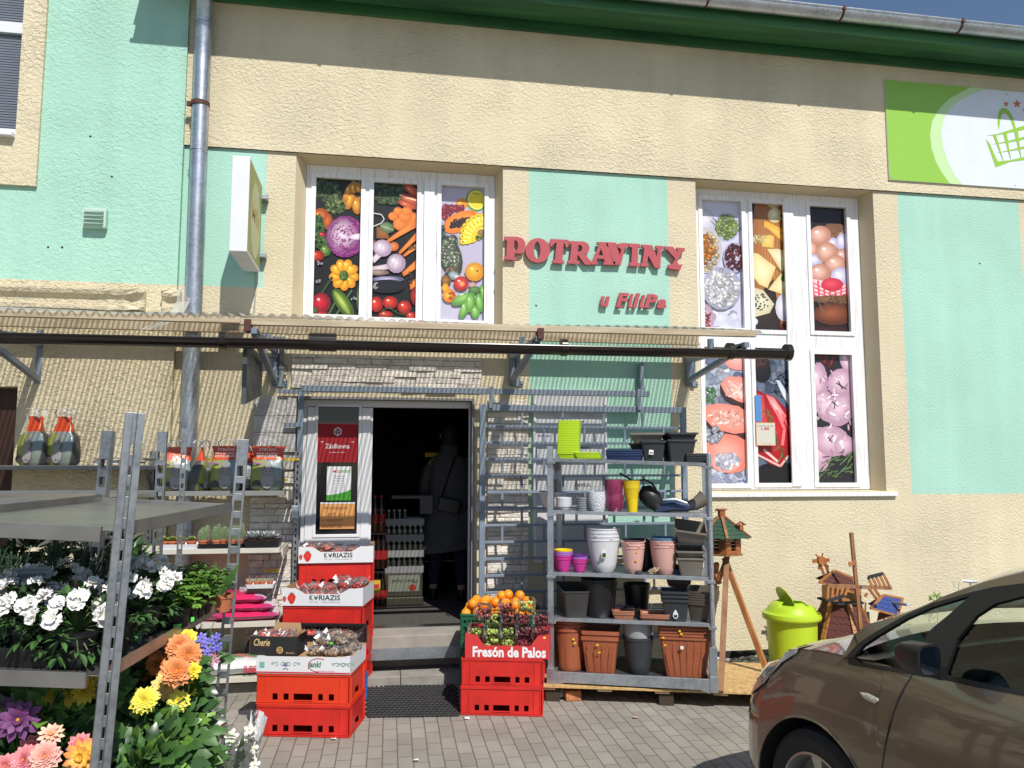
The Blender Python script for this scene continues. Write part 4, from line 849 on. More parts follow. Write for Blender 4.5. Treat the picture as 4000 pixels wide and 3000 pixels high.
# notice board behind the gate
nb=thing('notice_board','white framed notice board with official sheets on the mint wall behind the gate','notice board',(1.7,-.03,1.3))
Yb=-.03;bx,by=W(2092,1800,Yb).x,W(2362,1800,Yb).x;b0,b1=W(2220,2185,Yb).z,W(2220,1537,Yb).z
m=M();m.box(bx,by,-.03,-.002,b0,b1);m.build('panel',mat('white_board',(.60,.61,.64),rough=.35,var=.05),nb)
m=M();m.T=T(0,-.042,0);m.plate(bx-.02,by+.02,b0-.02,b1+.02,[(bx,by,b0,b1),],.041);m.build('board_frame',PVC,nb)
ym=-.0308
def sheet(px0,py0,px1,py1,title=None,lines=6,foot=None):
    global ym
    m=M()
    a=W(px0,py0,ym);b=W(px1,py1,ym);c=(.62,.63,.66);m.box(a.x,b.x,ym-.0006,ym,b.z,a.z,col=c);y=ym-.001;w_=b.x-a.x;h=a.z-b.z
    if title:addtext(m,title,a.x+w_*.06,a.x+w_*.72,a.z-.045,a.z-.02,y,0,(.05,.05,.07),off=.02)
    for k in range(lines):
        z=a.z-.07-k*.02
        if z<b.z+.03:break
        addtext(m,'lorem'[:0]+'— — ——— —',a.x+w_*.08,a.x+w_*R.uniform(.6,.9),z,z+.002,y,0,(.2,.2,.24))
    if foot:m.box(a.x,b.x,y-.0005,y,b.z,b.z+.012,col=foot)
    m.build('sheet',PRINTM,nb,weld=False)
sheet(2235,1588,2283,1650,'HIPEX',4,(.2,.1,.3));sheet(2286,1590,2330,1650,None,8);sheet(2100,1655,2150,1705,None,8,(.35,.2,.5));sheet(2240,1735,2330,1770,'HIPEX',1);sheet(2240,1880,2335,1900,'HIPEX',1)
# ================================================================ shop interior
inn=M();fx0,fx1,fy0,fy1,fz1=-2.2,2.4,.172,4.2,2.75
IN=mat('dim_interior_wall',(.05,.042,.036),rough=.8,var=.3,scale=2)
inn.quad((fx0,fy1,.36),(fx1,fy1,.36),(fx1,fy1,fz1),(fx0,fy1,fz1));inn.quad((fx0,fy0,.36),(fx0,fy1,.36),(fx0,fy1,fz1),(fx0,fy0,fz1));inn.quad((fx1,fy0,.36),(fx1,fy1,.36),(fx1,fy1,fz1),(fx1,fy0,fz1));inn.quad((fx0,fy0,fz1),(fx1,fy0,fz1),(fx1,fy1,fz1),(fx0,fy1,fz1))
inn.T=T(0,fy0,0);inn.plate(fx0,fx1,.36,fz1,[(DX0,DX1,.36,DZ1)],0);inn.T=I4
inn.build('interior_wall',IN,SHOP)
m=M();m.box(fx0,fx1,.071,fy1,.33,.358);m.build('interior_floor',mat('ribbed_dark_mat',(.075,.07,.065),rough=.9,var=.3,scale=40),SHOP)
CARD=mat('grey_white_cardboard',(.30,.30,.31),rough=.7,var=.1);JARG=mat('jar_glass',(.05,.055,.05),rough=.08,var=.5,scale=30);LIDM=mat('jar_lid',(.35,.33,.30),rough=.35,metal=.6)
Yi=.95;za_=.36
def X_(px,Y=Yi):return W(px,2200,Y).x
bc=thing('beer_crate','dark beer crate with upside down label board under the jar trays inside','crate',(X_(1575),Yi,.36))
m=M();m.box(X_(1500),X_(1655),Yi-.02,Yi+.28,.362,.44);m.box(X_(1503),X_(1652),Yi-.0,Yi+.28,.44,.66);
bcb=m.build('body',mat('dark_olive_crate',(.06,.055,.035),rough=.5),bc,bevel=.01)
m=M();m.box(X_(1518),X_(1640),Yi-.006,Yi-.001,.49,.64,col=(.25,.27,.22));
me=tmesh('Pilsner Urquell',off=.01,shear=.2);vs=[v.co for v in me.vertices];mx=max(v.x for v in vs)
m.add([(X_(1632)-v.x/mx*(X_(1632)-X_(1530)),Yi-.0075,.60-v.y*.05) for v in vs],[tuple(p.vertices) for p in me.polygons],0,[(.03,.04,.03)]*len(vs));bpy.data.meshes.remove(me)
m.ell((X_(1612),Yi-.008,.525),(.035,.001,.03),12,6,col=(.35,.03,.02));m.build('label_board',PRINTM,bc,weld=False)
z=.66;proto=None
for k in range(4):
    tt=thing('jar_tray',['lowest','second lowest','second highest','topmost'][k]+' grey cardboard tray of lidded jars in the stack inside the door','tray',(X_(1575),Yi+.1,z),group='trays of jars stacked inside the door')
    x0,x1=X_(1503),X_(1655);m=M();m.T=T(0,0,0)
    m.plate(x0,x1,z,z+.06,[],.0);m.T=I4;m.v=[];m.f=[];m.mi=[];m.c=[]
    m.box(x0,x1,Yi-.004,Yi,z,z+.062);m.box(x0,x0+.004,Yi,Yi+.26,z,z+.062);m.box(x1-.004,x1,Yi,Yi+.26,z,z+.062);m.box(x0,x1,Yi+.256,Yi+.26,z,z+.062);m.box(x0,x1,Yi,Yi+.26,z,z+.004);m.build('carton',CARD,tt)
    if k<4:
        for r in range(2):
            for c_ in range(7 if k<3 else 4):
                j=M();j.T=T(x0+.03+c_*(x1-x0-.06)/6+.002*R.random(),Yi+.035+.07*r,z+.005);j.lathe([(0,0),(.021,0),(.022,.1),(.016,.125),(.016,.128)],10);jo=j.build('jar',JARG,tt,smooth=True)
                j=M();j.T=T(x0+.03+c_*(x1-x0-.06)/6,Yi+.035+.07*r,z+.132);j.lathe([(.018,0),(.018,.012),(0,.012)],10);j.build('lid',LIDM,jo)
    z+=.147
tag((lambda m:(m.box(X_(1527),X_(1690),Yi+.1,Yi+.35,W(1580,1950,Yi).z,W(1580,1938,Yi).z),m.box(X_(1640),X_(1690),Yi+.1,Yi+.12,1.2,W(1580,1950,Yi).z),m.build('interior_shelf',mat('dim_shelf',(.14,.14,.14),rough=.8)))[-1])(M()),'grey shelf edge in the dark behind the stacked jar trays','shelf')
for (px,z0) in ((1455,.36),(1475,.36),(1495,.36),(1455,.72),(1475,.72),(1495,.72),(1460,1.05),(1485,1.05)):
    b=thing('soda_bottle','dark soda bottle with red cap standing in the shadow just left inside the door','bottle',(X_(px,.8),.8,z0),group='soda bottles in the dark left inside the door')
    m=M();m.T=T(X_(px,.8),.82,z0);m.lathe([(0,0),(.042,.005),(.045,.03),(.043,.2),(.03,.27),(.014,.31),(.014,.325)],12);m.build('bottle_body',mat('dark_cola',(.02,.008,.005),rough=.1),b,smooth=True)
    m=M();m.T=T(X_(px,.8),.82,z0+.09);m.lathe([(.0455,0),(.0455,.08)],12);m.build('wrapper',mat('red_label',(.35,.02,.02),rough=.4),b)
    m=M();m.T=T(X_(px,.8),.82,z0+.32);m.lathe([(.016,0),(.016,.02),(0,.02)],10);m.build('cap',mat('red_label',(.35,.02,.02),rough=.4),b)
for z0 in(.60,.93,1.30):
    pass
m=M();m.box(X_(1440,.8),X_(1505,.8),.75,.95,.69,.70);m.box(X_(1440,.8),X_(1505,.8),.75,.95,1.035,1.045);m.box(X_(1436,.8)-.3,X_(1440,.8),.7,1.,.36,1.5);tag(m.build('bottle_rack',BLK),'dark rack carrying soda bottles just inside the door on the left','rack')
m=M();a,b=W(1443,2320,.5),W(1486,2268,.5);m.box(a.x,b.x,.5,.54,a.z,b.z,col=(.6,.38,.02));m.box(a.x+.01,b.x-.01,.497,.4995,a.z+.05,b.z-.03,col=(.45,.03,.02));tag(m.build('snack_box',PRINTM,weld=False),'small yellow box with red print in the dark beside the jar trays','box')
m=M();a,b=W(1660,1785,1.5),W(1730,1768,1.5);m.box(a.x,b.x,1.5,1.52,a.z,b.z,col=(.7,.45,.03));tag(m.build('price_strip',PRINTM,weld=False),'yellow price strip hanging in the dark above the grey coat','price strip')
# ---------------- person (seen from behind, inside the doorway)
SKIN=mat('skin',(.50,.30,.21),rough=.55,var=.08);COAT=mat('grey_wool_coat',(.085,.085,.092),rough=.9,var=.2,scale=30,bump=.4,bscale=150,dist=.004)
per=thing('person','person in a long grey coat with dark crossbody bag walking into the dark shop','person',(X_(1725,1.25),1.25,.36))
PX=X_(1752,1.25);PY=1.25;f0=.362
def skin_body(name,pts,edges,radii,material,parent,sub=2):
    me=bpy.data.meshes.new(name);me.from_pydata(pts,edges,[]);me.materials.append(material)
    o=link(name,me,parent);md=o.modifiers.new('skin','SKIN');md.use_smooth_shade=True
    for i,r in enumerate(radii):
        me.skin_vertices[0].data[i].radius=(r,r) if not isinstance(r,tuple) else r
    me.skin_vertices[0].data[0].use_root=True
    s_=o.modifiers.new('sub','SUBSURF');s_.levels=sub;s_.render_levels=sub;return o
def sv(me): 
    if not me.skin_vertices: 
        bm=bmesh.new();bm.from_mesh(me);bm.verts.layers.skin.verify();bm.to_mesh(me);bm.free()
def skinned(name,pts,edges,radii,material,parent,sub=2):
    me=bpy.data.meshes.new(name);bm=bmesh.new();ly=bm.verts.layers.skin.verify()
    vs=[bm.verts.new(p) for p in pts];bm.verts.ensure_lookup_table()
    for i,v in enumerate(vs):
        r=radii[i];v[ly].radius=r if isinstance(r,tuple) else (r,r)
        v[ly].use_root=(i==0)
    for a,b in edges: bm.edges.new((vs[a],vs[b]))
    bm.to_mesh(me);bm.free();me.materials.append(material)
    o=link(name,me,parent);md=o.modifiers.new('skin','SKIN');md.use_smooth_shade=True
    s_=o.modifiers.new('sub','SUBSURF');s_.levels=sub;s_.render_levels=sub;return o
b=lambda x,y,z:(PX+x,PY+y,f0+z)
pts=[b(0,0,.92),b(0,0,1.12),b(0,.01,1.34),b(0,.02,1.44),b(0,.03,1.55),b(0,.045,1.64),
 b(-.10,0,.86),b(-.12,.06,.47),b(-.15,.02,.08),b(-.15,.13,.03),
 b(.10,0,.86),b(.11,-.02,.48),b(.12,-.10,.08),b(.12,.02,.03),
 b(-.18,.01,1.34),b(-.24,.06,1.08),b(-.20,.22,.92),b(.18,.01,1.34),b(.235,-.02,1.07),b(.20,-.05,.84)]
ed=[(0,1),(1,2),(2,3),(3,4),(4,5),(0,6),(6,7),(7,8),(8,9),(0,10),(10,11),(11,12),(12,13),(2,14),(14,15),(15,16),(2,17),(17,18),(18,19)]
rd=[.12,.11,.09,.055,.085,.075,.085,.06,.042,.035,.085,.06,.042,.035,.04,.04,.033,.04,.04,.030]
skinned('body',pts,ed,rd,SKIN,per)
# hand with fingers (right)
hb=Vector(b(.195,-.055,.82))
hp_=[hb,hb+Vector((0,-.005,-.05)),hb+Vector((-.005,-.005,-.085))];he=[(0,1),(1,2)];hr=[(.028,.016),(.036,.016),(.032,.014)]
for k in range(4):
    o_=hp_[2]+Vector((-.0,(-.027+.018*k),-.005));i=len(hp_);hp_+=[o_,o_+Vector((-.012,0,-.028)),o_+Vector((-.03,.0,-.048+.004*abs(k-1)))];he+=[(2,i),(i,i+1),(i+1,i+2)];hr+=[.009,.008,.007]
i=len(hp_);hp_+=[hb+Vector((-.015,-.035,-.03)),hb+Vector((-.03,-.05,-.06))];he+=[(0,i),(i,i+1)];hr+=[.011,.009]
skinned('hand',hp_,he,hr,SKIN,per,1)
# head details
m=M();c=Vector(b(0,.05,1.60));m.ell((c.x,c.y-.012,c.z+.02),(.088,.10,.115),16,10,jit=.03);m.ell((c.x,c.y-.05,c.z-.08),(.075,.05,.09),12,8,jit=.05);m.build('hair',mat('dark_brown_hair',(.03,.02,.015),rough=.6,bump=.5,bscale=200),per,smooth=True)
m=M();m.ell((c.x,c.y+.098,c.z-.005),(.012,.018,.018),8,6);m.ell((c.x-.085,c.y,c.z),(.012,.022,.03),8,6);m.ell((c.x+.085,c.y,c.z),(.012,.022,.03),8,6);m.build('face_detail',SKIN,per,smooth=True)
m=M()
rings=[]
for z,rx,ry,ox,oy in ((.47,.285,.20,-.03,.0),(.62,.27,.19,-.02,.0),(.80,.245,.175,-.01,0),(1.0,.21,.155,0,0),(1.2,.205,.145,0,0),(1.34,.20,.13,0,.01),(1.40,.13,.10,0,.015),(1.46,.09,.085,0,.02),(1.50,.10,.095,0,.01)):
    rings.append([b(ox+rx*math.cos(t)*(1+.03*math.sin(5*t)),oy+ry*math.sin(t)*(1+.04*math.sin(7*t)),z+(.03*math.cos(t) if z<.5 else 0)) for t in [6.2832*k/28 for k in range(28)]])
m.loft(rings,cap0=False,cap1=False);m.build('coat',COAT,per,smooth=True)
skinned('sleeve',[b(.17,.01,1.34),b(.245,-.02,1.08),b(.205,-.055,.86)],[(0,1),(1,2)],[.078,.062,.052],COAT,per,1)
skinned('sleeve',[b(-.17,.01,1.34),b(-.25,.06,1.08),b(-.21,.21,.93)],[(0,1),(1,2)],[.078,.062,.052],COAT,per,1)
skinned('trousers',[b(0,0,.86),b(-.10,.0,.8),b(-.12,.06,.47),b(-.15,.02,.12),b(.10,0,.8),b(.11,-.02,.48),b(.12,-.10,.12)],[(0,1),(1,2),(2,3),(0,4),(4,5),(5,6)],[.13,.1,.075,.06,.1,.075,.06],mat('dark_blue_trousers',(.015,.018,.035),rough=.9,var=.4,scale=20),per)
for sx_,yy in ((-.15,.02),(.12,-.10)):
    m=M();m.loft([[b(sx_+.045*math.cos(t),yy+.045+.115*math.sin(t),z) for t in [6.28*k/14 for k in range(14)]] for z in (.002,.03,.06)]);m.loft([[b(sx_+.042*math.cos(t),yy+.0+.05*math.sin(t),z) for t in [6.28*k/14 for k in range(14)]] for z in (.05,.10)]);m.build('shoe',BLACKPL,per,smooth=True,bevel=.004)
bagt=thing('handbag','flat black crossbody handbag hanging at the hip of the grey coat','handbag',b(-.01,-.2,.85))
m=M();q0=b(-.02,-.205,.92);m.cb(q0,(.22,.05,.14),0,Matrix.Rotation(rad(12),4,'Y'));m.build('pouch',BLACKPL,bagt,bevel=.015)
m=M();m.tube([b(-.10,-.19,.97),b(-.04,-.165,1.15),b(.03,-.145,1.36),b(.09,-.06,1.425),b(.10,.03,1.42)],.008,6);m.build('strap',BLACKPL,bagt)
# ================================================================ platform, pot rack, bird table, bin, windmills
OSB=wood('osb_board',(.66,.45,.20),(.44,.27,.10),sc=(28,28,28));PALW=wood('pale_pallet_wood',(.58,.44,.26),(.40,.28,.14),sc=(5,30,30))
zo=.12;A0=G(2130,2676,zo);B0=G(2975,2705,zo);ux=(B0-A0);ux.z=0;ux.normalize();uy=Vector((-ux.y,ux.x,0));ang=math.atan2(ux.y,ux.x)
pf=thing('pallet_platform','pallets topped with a pale chipboard sheet carrying the pot rack','platform',tuple(A0.xy)+(0,),ang)
m=M();m.box(-.04,2.6,0,.82,.102,.120);m.build('board',OSB,pf,local=True,bevel=.002)
for k in range(7):
    m=M();x=-.03+k*.40;m.box(x,x+.10,.012,.11,.086,.1015);m.build('deck_end',PALW,pf,local=True)
for k in range(4):
    m=M();m.box(k*.8,k*.8+.1,.03,.78,.0,.0858);m.build('bearer',mat('dark_old_wood',(.05,.035,.025),rough=.9),pf,local=True)
m=M()
for px,r,c in ((2172,.055,0),):
    q=G(px,2735,0);m.ell((q.x,q.y+.04,.035),(.075,.05,.036),9,6,jit=.22)
tag(m.build('rubble_stone',mat('pale_rubble',(.50,.47,.43),rough=.95,var=.2,scale=20,bump=.6)),'pale lump of rubble on the paving under the platform corner','stone')
q=G(2240,2738,0);m=M();m.loft([[(q.x+sx*.058*k,q.y+.03+sy_*.04,z) for sx,sy_ in ((-1,-1),(1,-1),(1,1),(-1,1))] for z,k in ((0,.94),(.035,1),(.07,.95))]);o=m.build('broken_brick',mat('orange_brick',(.52,.20,.08),rough=.95,var=.3,scale=25,bump=.8),bevel=.006)
tag(o,'broken orange brick on the paving beside the pale rubble','brick')
# gravel strip by the wall
m=M()
for k in range(420):
    x=R.uniform(2.5,6.5);y=R.uniform(-.30,-.03);s_=R.uniform(.010,.028);m.ell((x,y,s_*.6),(s_,s_*.8,s_*.6),6,4,jit=.3,m=R.choice((0,0,1)))
tag(m.build('white_gravel',[mat('white_pebbles',(.68,.68,.70),rough=.8,var=.2),mat('grey_pebbles',(.36,.35,.36),rough=.8,var=.2)],weld=False),kind='stuff')
# ---- steel rack (trolley used as a shelf)
fl=G(2152,2668,zo);fr=G(2790,2702,zo);rx_=(fr-fl);rx_.z=0;RL=rx_.length;rx_.normalize();ry_=Vector((-rx_.y,rx_.x,0));ra=math.atan2(rx_.y,rx_.x);RD=.52
def frontpt(px,py):   # point on the vertical front plane of the rack
    r=ray(px,py);n=ry_;t=((fl-CAM).dot(n))/r.dot(n);return CAM+r*t
rk=thing('pot_rack','galvanised steel rack with five shelves of plant pots right of the gate','rack',tuple(fl.xy)+(zo,),ra)
def loc(p): d=p-Vector((fl.x,fl.y,zo));return Vector((d.dot(rx_),d.dot(ry_),d.z))
ztL=loc(frontpt(2165,1743)).z;ztR=loc(frontpt(2790,1772)).z
m=M()
for (x,y,zt) in ((0,0,ztL),(RL,0,ztR),(0,RD,ztL),(RL,RD,ztR)):
    o=M();rr_=.02
    o.plate(-.02,.02,0,zt,[],.003);o.v=[Vector((v.x+x,v.y+y,v.z)) for v in o.v]
    o.bar((x-.02,y+(.012 if y<.1 else -.012),0),(x-.02,y+(.012 if y<.1 else -.012),zt),.003,.026);o.bar((x+.02,y+(.012 if y<.1 else -.012),0),(x+.02,y+(.012 if y<.1 else -.012),zt),.003,.026)
    if x==RL and y==0: o=M();o.tube([(x,y,.30),(x,y,zt)],.017,12);o.box(x-.026,x+.026,y-.026,y+.026,0,.30)
    o.build('post',GALV,rk,local=True,bevel=.001)
shz=[]
for (a,b,c,d) in ((2185,1793,2775,1812),(2190,1997,2775,2012),(2188,2238,2775,2258),(2180,2416,2780,2438)):
    zl=loc(frontpt(a,b)).z;zrr=loc(frontpt(c,d)).z;shz.append((zl,zrr));o=M()
    def sl(x):return zl+(zrr-zl)*x/RL
    o.add([(.02,.0,sl(0)),(RL-.02,.0,sl(RL)),(RL-.02,RD,sl(RL)),(.02,RD,sl(0))],[(0,1,2,3)]);o.add([(.02,.0,sl(0)-.012),(RL-.02,.0,sl(RL)-.012),(RL-.02,RD,sl(RL)-.012),(.02,RD,sl(0)-.012)],[(3,2,1,0)])
    o.bar((.03,-.004,sl(0)-.006),(RL-.03,-.004,sl(RL)-.006),.008,.026);o.bar((.03,RD+.004,sl(0)-.006),(RL-.03,RD+.004,sl(RL)-.006),.008,.026)
    for x in (.025,RL-.025):o.bar((x,0,sl(x)-.012),(x,RD,sl(x)-.012),.012,.03)
    for x in (.0,RL-.0):o.box(x-.026,x+.04 if x<.1 else x+.026,-.022,-.010,sl(x)-.035,sl(x)-.015)
    o.build('shelf',GALVD if len(shz)==1 else GALV,rk,local=True,bevel=.001)
zb0=loc(frontpt(2200,2622)).z
o=M();o.box(.02,RL-.02,-.02,.0,zb0-.075,zb0);o.box(.02,RL-.02,RD,RD+.02,zb0-.075,zb0);o.box(.02,.04,0,RD,zb0-.075,zb0);o.box(RL-.04,RL-.02,0,RD,zb0-.075,zb0)
for x,s_ in ((.0,1),(RL,-1)):
    o.box(x-.028,x+.028,-.028,.028,0,zb0+.02);o.prism([(x+s_*.028,zb0-.10),(x+s_*.10,zb0-.075),(x+s_*.028,zb0-.075)],-.018,.0)
o.build('base_frame',GALV,rk,local=True,bevel=.002)
o=M();o.box(.04,RL-.04,0,RD,zb0-.03,zb0-.018);o.build('base_board',mat('dark_rubber_board',(.03,.03,.032),rough=.8),rk,local=True)
RKM=Matrix.Translation((fl.x,fl.y,zo))@Matrix.Rotation(ra,4,'Z')
SZ=[ (a,b) for a,b in shz]+[(zb0-.018,zb0-.018)]
def onshelf(k,px,depth=.12):
    """world position on shelf k at picture column px, depth behind the front edge"""
    p0=frontpt(px,1900+0);x=loc(p0).x
    zl,zr_=SZ[k];z=zl+(zr_-zl)*min(max(x/RL,0),1)+.001
    # correct x for depth: go along the ray through px
    r=ray(px,1900);p=Vector((fl.x,fl.y,0))+ry_*depth
    t=((p-CAM).dot(ry_))/r.dot(ry_);w_=CAM+r*t;x=loc(w_).x
    return RKM@Vector((x,depth,z))
def pxm(depth=.12): return 5.85/3050
# ---- pots
def roundpot(top,bot,h,rim=.02,th=.003,curve=0.,ribs=0,seg=32,lip=.004):
    m=M();p=[(0,.002),(bot*.98,.002),(bot,.006)]
    n=8
    for k in range(1,n):
        t=k/n;p.append((bot+(top-bot)*(t**(1-curve) if curve>=0 else t),h*t*(1-rim/h)))
    p+=[(top,h-rim),(top+lip,h-rim),(top+lip,h),(top-th,h),(top-th-.002,h-rim*2)]
    for k in range(n-1,0,-1):
        t=k/n;p.append((bot+(top-bot)*(t**(1-curve) if curve>=0 else t)-th,h*t*(1-rim/h)))
    p+=[(0,.012)]
    fn=None
    if ribs:
        fn=lambda t,i:(1-.035*max(0,math.cos(ribs*t))**3) if 3<=i<=7 else 1
    m.lathe(p,seg*(2 if ribs else 1),fn=fn);return m
def rr(hx,hy,r,n=3):
    pts=[]
    for cx_,cy_,a0 in ((hx-r,hy-r,0),(-hx+r,hy-r,90),(-hx+r,-hy+r,180),(hx-r,-hy+r,270)):
        for k in range(n+1):
            a=rad(a0+90*k/n);pts.append((cx_+r*math.cos(a),cy_+r*math.sin(a)))
    return pts
def squarepot(tx,ty,bx_,by_,h,rim=.02,th=.003,r=.01,lip=.005,ribs=0):
    m=M();L=[]
    def ring(x,y,z,q=r): L.append([(a,b,z) for a,b in rr(x,y,min(q,x*.9,y*.9))])
    ring(bx_,by_,.0);ring(tx-.0,ty-.0,h-rim);ring(tx+lip,ty+lip,h-rim);ring(tx+lip,ty+lip,h);ring(tx-th,ty-th,h);ring(tx-th-.002,ty-th-.002,h-rim);ring(bx_-th,by_-th,.008)
    m.loft(L)
    if ribs:
        for k in range(ribs):
            f=(k+.5)/ribs*2-1
            for s_ in (-1,):
                a=Vector((bx_*f*.86,-by_+.0,h*.02));b_=Vector((tx*f*.86,-ty+.003,h*.60))
                m.bar(a,b_,tx/ribs*.85,.008,upv=(0,1,0))
    return m
def stack(name,label,cat,mesh_mb,material,pos,n,dz,rz,group,stickers=None,jit=.002,labels=None,extra=None):
    base=None
    for k in range(n):
        if base is None:
            o=mesh_mb.build(name,material,smooth=True)
            base=o
        else: o=base.copy();C.objects.link(o)
        o.location=(pos.x+R.uniform(-jit,jit),pos.y+R.uniform(-jit,jit),pos.z+dz*k);o.rotation_euler=(0,0,rz+R.uniform(-.02,.02))
        tag(o,(labels[k] if labels else label),cat,group if n>1 else None)
    return base
POS=['bottom','second lowest','third lowest','fourth lowest','fifth lowest','sixth lowest']
def ranks(n): return {1:['single'],2:['lower','upper'],3:['bottom','middle','top'],4:['bottom','second lowest','third lowest','top'],5:['bottom','second lowest','middle','second highest','top'],6:['bottom','second lowest','third lowest','third highest','second highest','top']}[n]
TER=mat('terracotta_plastic',(.36,.105,.045),rough=.55,var=.1,scale=5);TERL=mat('light_terracotta_plastic',(.42,.17,.10),rough=.5,var=.1)
ANTH=mat('anthracite_plastic',(.035,.04,.045),rough=.5,var=.12);TAU=mat('taupe_plastic',(.21,.185,.155),rough=.5,var=.1);TAUD=mat('dark_taupe_plastic',(.09,.07,.055),rough=.5,var=.1)
PINKP=mat('speckled_pink_plastic',(.66,.38,.33),rough=.45,var=.06,scale=90);WHP=mat('white_plastic',(.66,.67,.70),rough=.4,var=.05);GRP=mat('pale_grey_plastic',(.36,.37,.38),rough=.45,var=.06);LIME=mat('lime_plastic',(.50,.72,.02),rough=.4,var=.05)
MAG=mat('magenta_plastic',(.55,.04,.28),rough=.4,var=.05);LIL=mat('lilac_plastic',(.40,.16,.55),rough=.4,var=.05);YEL=mat('yellow_plastic',(.80,.60,.01),rough=.4,var=.05);PUR=mat('purple_plastic',(.12,.03,.25),rough=.4);NAVY=mat('navy_plastic',(.02,.04,.12),rough=.4);BLU=mat('dusty_blue_plastic',(.13,.24,.38),rough=.45,var=.05);BURG=mat('burgundy_plastic',(.22,.02,.08),rough=.25,coat=.4,var=.15,scale=18)
k_=5.95/3050
def rk_label(what,n,where): return [' '.join(('%s %s %s'%(r,what,where)).split()[:16]) for r in ranks(n)]
def pstack(k,px0,px1,pytop,pybot,n,dz,kind,material,what,where,cat='plant pot',depth=None,taper=.75,rim=.018,rz=ra,ribs=0,curve=0,dy=1.,labels=None,lip=.004,r=.012,name='plant_pot'):
    px=(px0+px1)/2;w_=(px1-px0)*k_/2;d=depth if depth is not None else w_*dy+.03
    pos=onshelf(k,px,d);h=(pybot-pytop)*k_-dz*(n-1)
    if n>1: rim=min(rim,dz*.72)
    mb=roundpot(w_-lip,w_*taper,h,rim=rim,curve=curve,ribs=ribs,lip=lip) if kind=='r' else squarepot(w_-lip,w_*dy-lip,w_*taper,w_*taper*dy,h,rim=rim,lip=lip,r=r,ribs=ribs)
    lb=labels or (rk_label(what,n,where) if n<=6 and n>1 else None)
    return stack(name,what+' '+where,cat,mb,material,pos,n,dz,rz,(what+'s '+where) if n>1 else None,labels=lb),pos,h,w_
# bottom shelf
def sticker(p,sz,c=(.85,.62,.02),name='sticker'):
    m=M();m.cb((0,0,0),(sz,.002,sz*.8),col=c);o=m.build(name,PRINTM,weld=False);return o
pstack(4,2155,2285,2440,2622,3,.026,'r',TER,'round terracotta pot','in the nest at the left end of the lowest shelf',ribs=10,curve=.0,taper=.76,rim=.03,lip=.008)
pstack(4,2272,2412,2475,2628,2,.040,'s',TER,'small square ribbed terracotta pot','second stack on the lowest shelf',ribs=4,taper=.74,rim=.025,lip=.008)
o_,p_,h_,w_=pstack(4,2426,2540,2500,2632,1,0,'r',ANTH,'dark barrel shaped bucket','under the grey bucket on the lowest shelf',cat='bucket',name='bucket',curve=.35,taper=.68,rim=.02)
mb=roundpot(w_-.002,w_*.8,.16,rim=.012,curve=.3);o=mb.build('bucket',GRP,smooth=True);o.location=(p_.x,p_.y,p_.z+h_-.045);tag(o,'grey bucket with a small plant label nested in the dark barrel shaped bucket','bucket')
o,_p,h,w_=pstack(4,2568,2758,2448,2636,5,.022,'s',TER,'large rectangular ribbed terracotta planter','in the nest at the right end of the lowest shelf',ribs=6,dy=.62,taper=.74,rim=.03,lip=.01,r=.02)
# fourth shelf
WICK=mat('woven_anthracite_plastic',(.05,.048,.047),rough=.5)
nt=WICK.node_tree;b_=nt.nodes['Principled BSDF'];tcn=[n for n in nt.nodes if n.type=='TEX_COORD'][0];ck=nt.nodes.new('ShaderNodeTexBrick');ck.inputs['Scale'].default_value=1;ck.inputs['Brick Width'].default_value=.022;ck.inputs['Row Height'].default_value=.013;ck.inputs['Mortar Size'].default_value=.003;cm=nt.nodes.new('ShaderNodeMapping');cm.inputs['Rotation'].default_value=(rad(90),0,0);nt.links.new(tcn.outputs['Object'],cm.inputs['Vector']);nt.links.new(cm.outputs['Vector'],ck.inputs['Vector']);bp_=nt.nodes.new('ShaderNodeBump');bp_.inputs['Distance'].default_value=.005;bp_.invert=True;nt.links.new(ck.outputs['Fac'],bp_.inputs['Height']);nt.links.new(bp_.outputs['Normal'],b_.inputs['Normal'])
pos=onshelf(3,2232,.26);mb=squarepot(.095,.24,.078,.21,.19,rim=.012,r=.02);o=mb.build('planter_box',WICK,smooth=True);o.location=pos;o.rotation_euler=(0,0,ra+.25);tag(o,'long woven look anthracite planter pointing into the fourth shelf','planter')
pstack(3,2268,2405,2275,2412,4,.010,'r',BLACKPL,'black round tub','in the nest beside the woven planter',rim=.03,taper=.8,depth=.17)
pstack(3,2430,2535,2260,2365,1,0,'r',BLACKPL,'black round tub','standing alone at the back of the fourth shelf',rim=.03,taper=.8,depth=.40)
for i,(a,b,d,n) in enumerate(((2388,2470,.12,3),(2497,2602,.10,3))):
    pstack(3,a,b,2395+5*i,2425,n,.010,'s',TERL,['flat pale terracotta saucer','long flat pale terracotta saucer'][i],['under the black bowls','leaning left of the black square pots'][i],cat='saucer',name='saucer',rim=.008,taper=.85,depth=d,dy=.9)
pstack(3,2420,2492,2365,2402,3,.008,'r',BLACKPL,'small black bowl','on the terracotta saucers',cat='bowl',name='bowl',rim=.01,taper=.78,depth=.13)
o,p5,h5,w5=pstack(3,2577,2680,2320,2428,3,.028,'s',ANTH,'black square pot','in the nest with the white drop label',rim=.016,taper=.72,lip=.008,depth=.11)
mb=squarepot(.085,.085,.06,.06,.06,rim=.01,lip=.006)
for k in range(5):
    o=(mb.build('plant_pot',TAUD if k<3 else NAVY,smooth=True));q=onshelf(3,2635,.20);o.location=(q.x+.004*k,q.y,q.z+.225+.018*k);o.rotation_euler=(.10,.20,ra)
    tag(o,['brown','second brown','third brown','first navy','uppermost navy'][k]+' shallow square pot tilted on top of the black square pots','plant pot',group='tilted shallow pots on the fourth shelf')
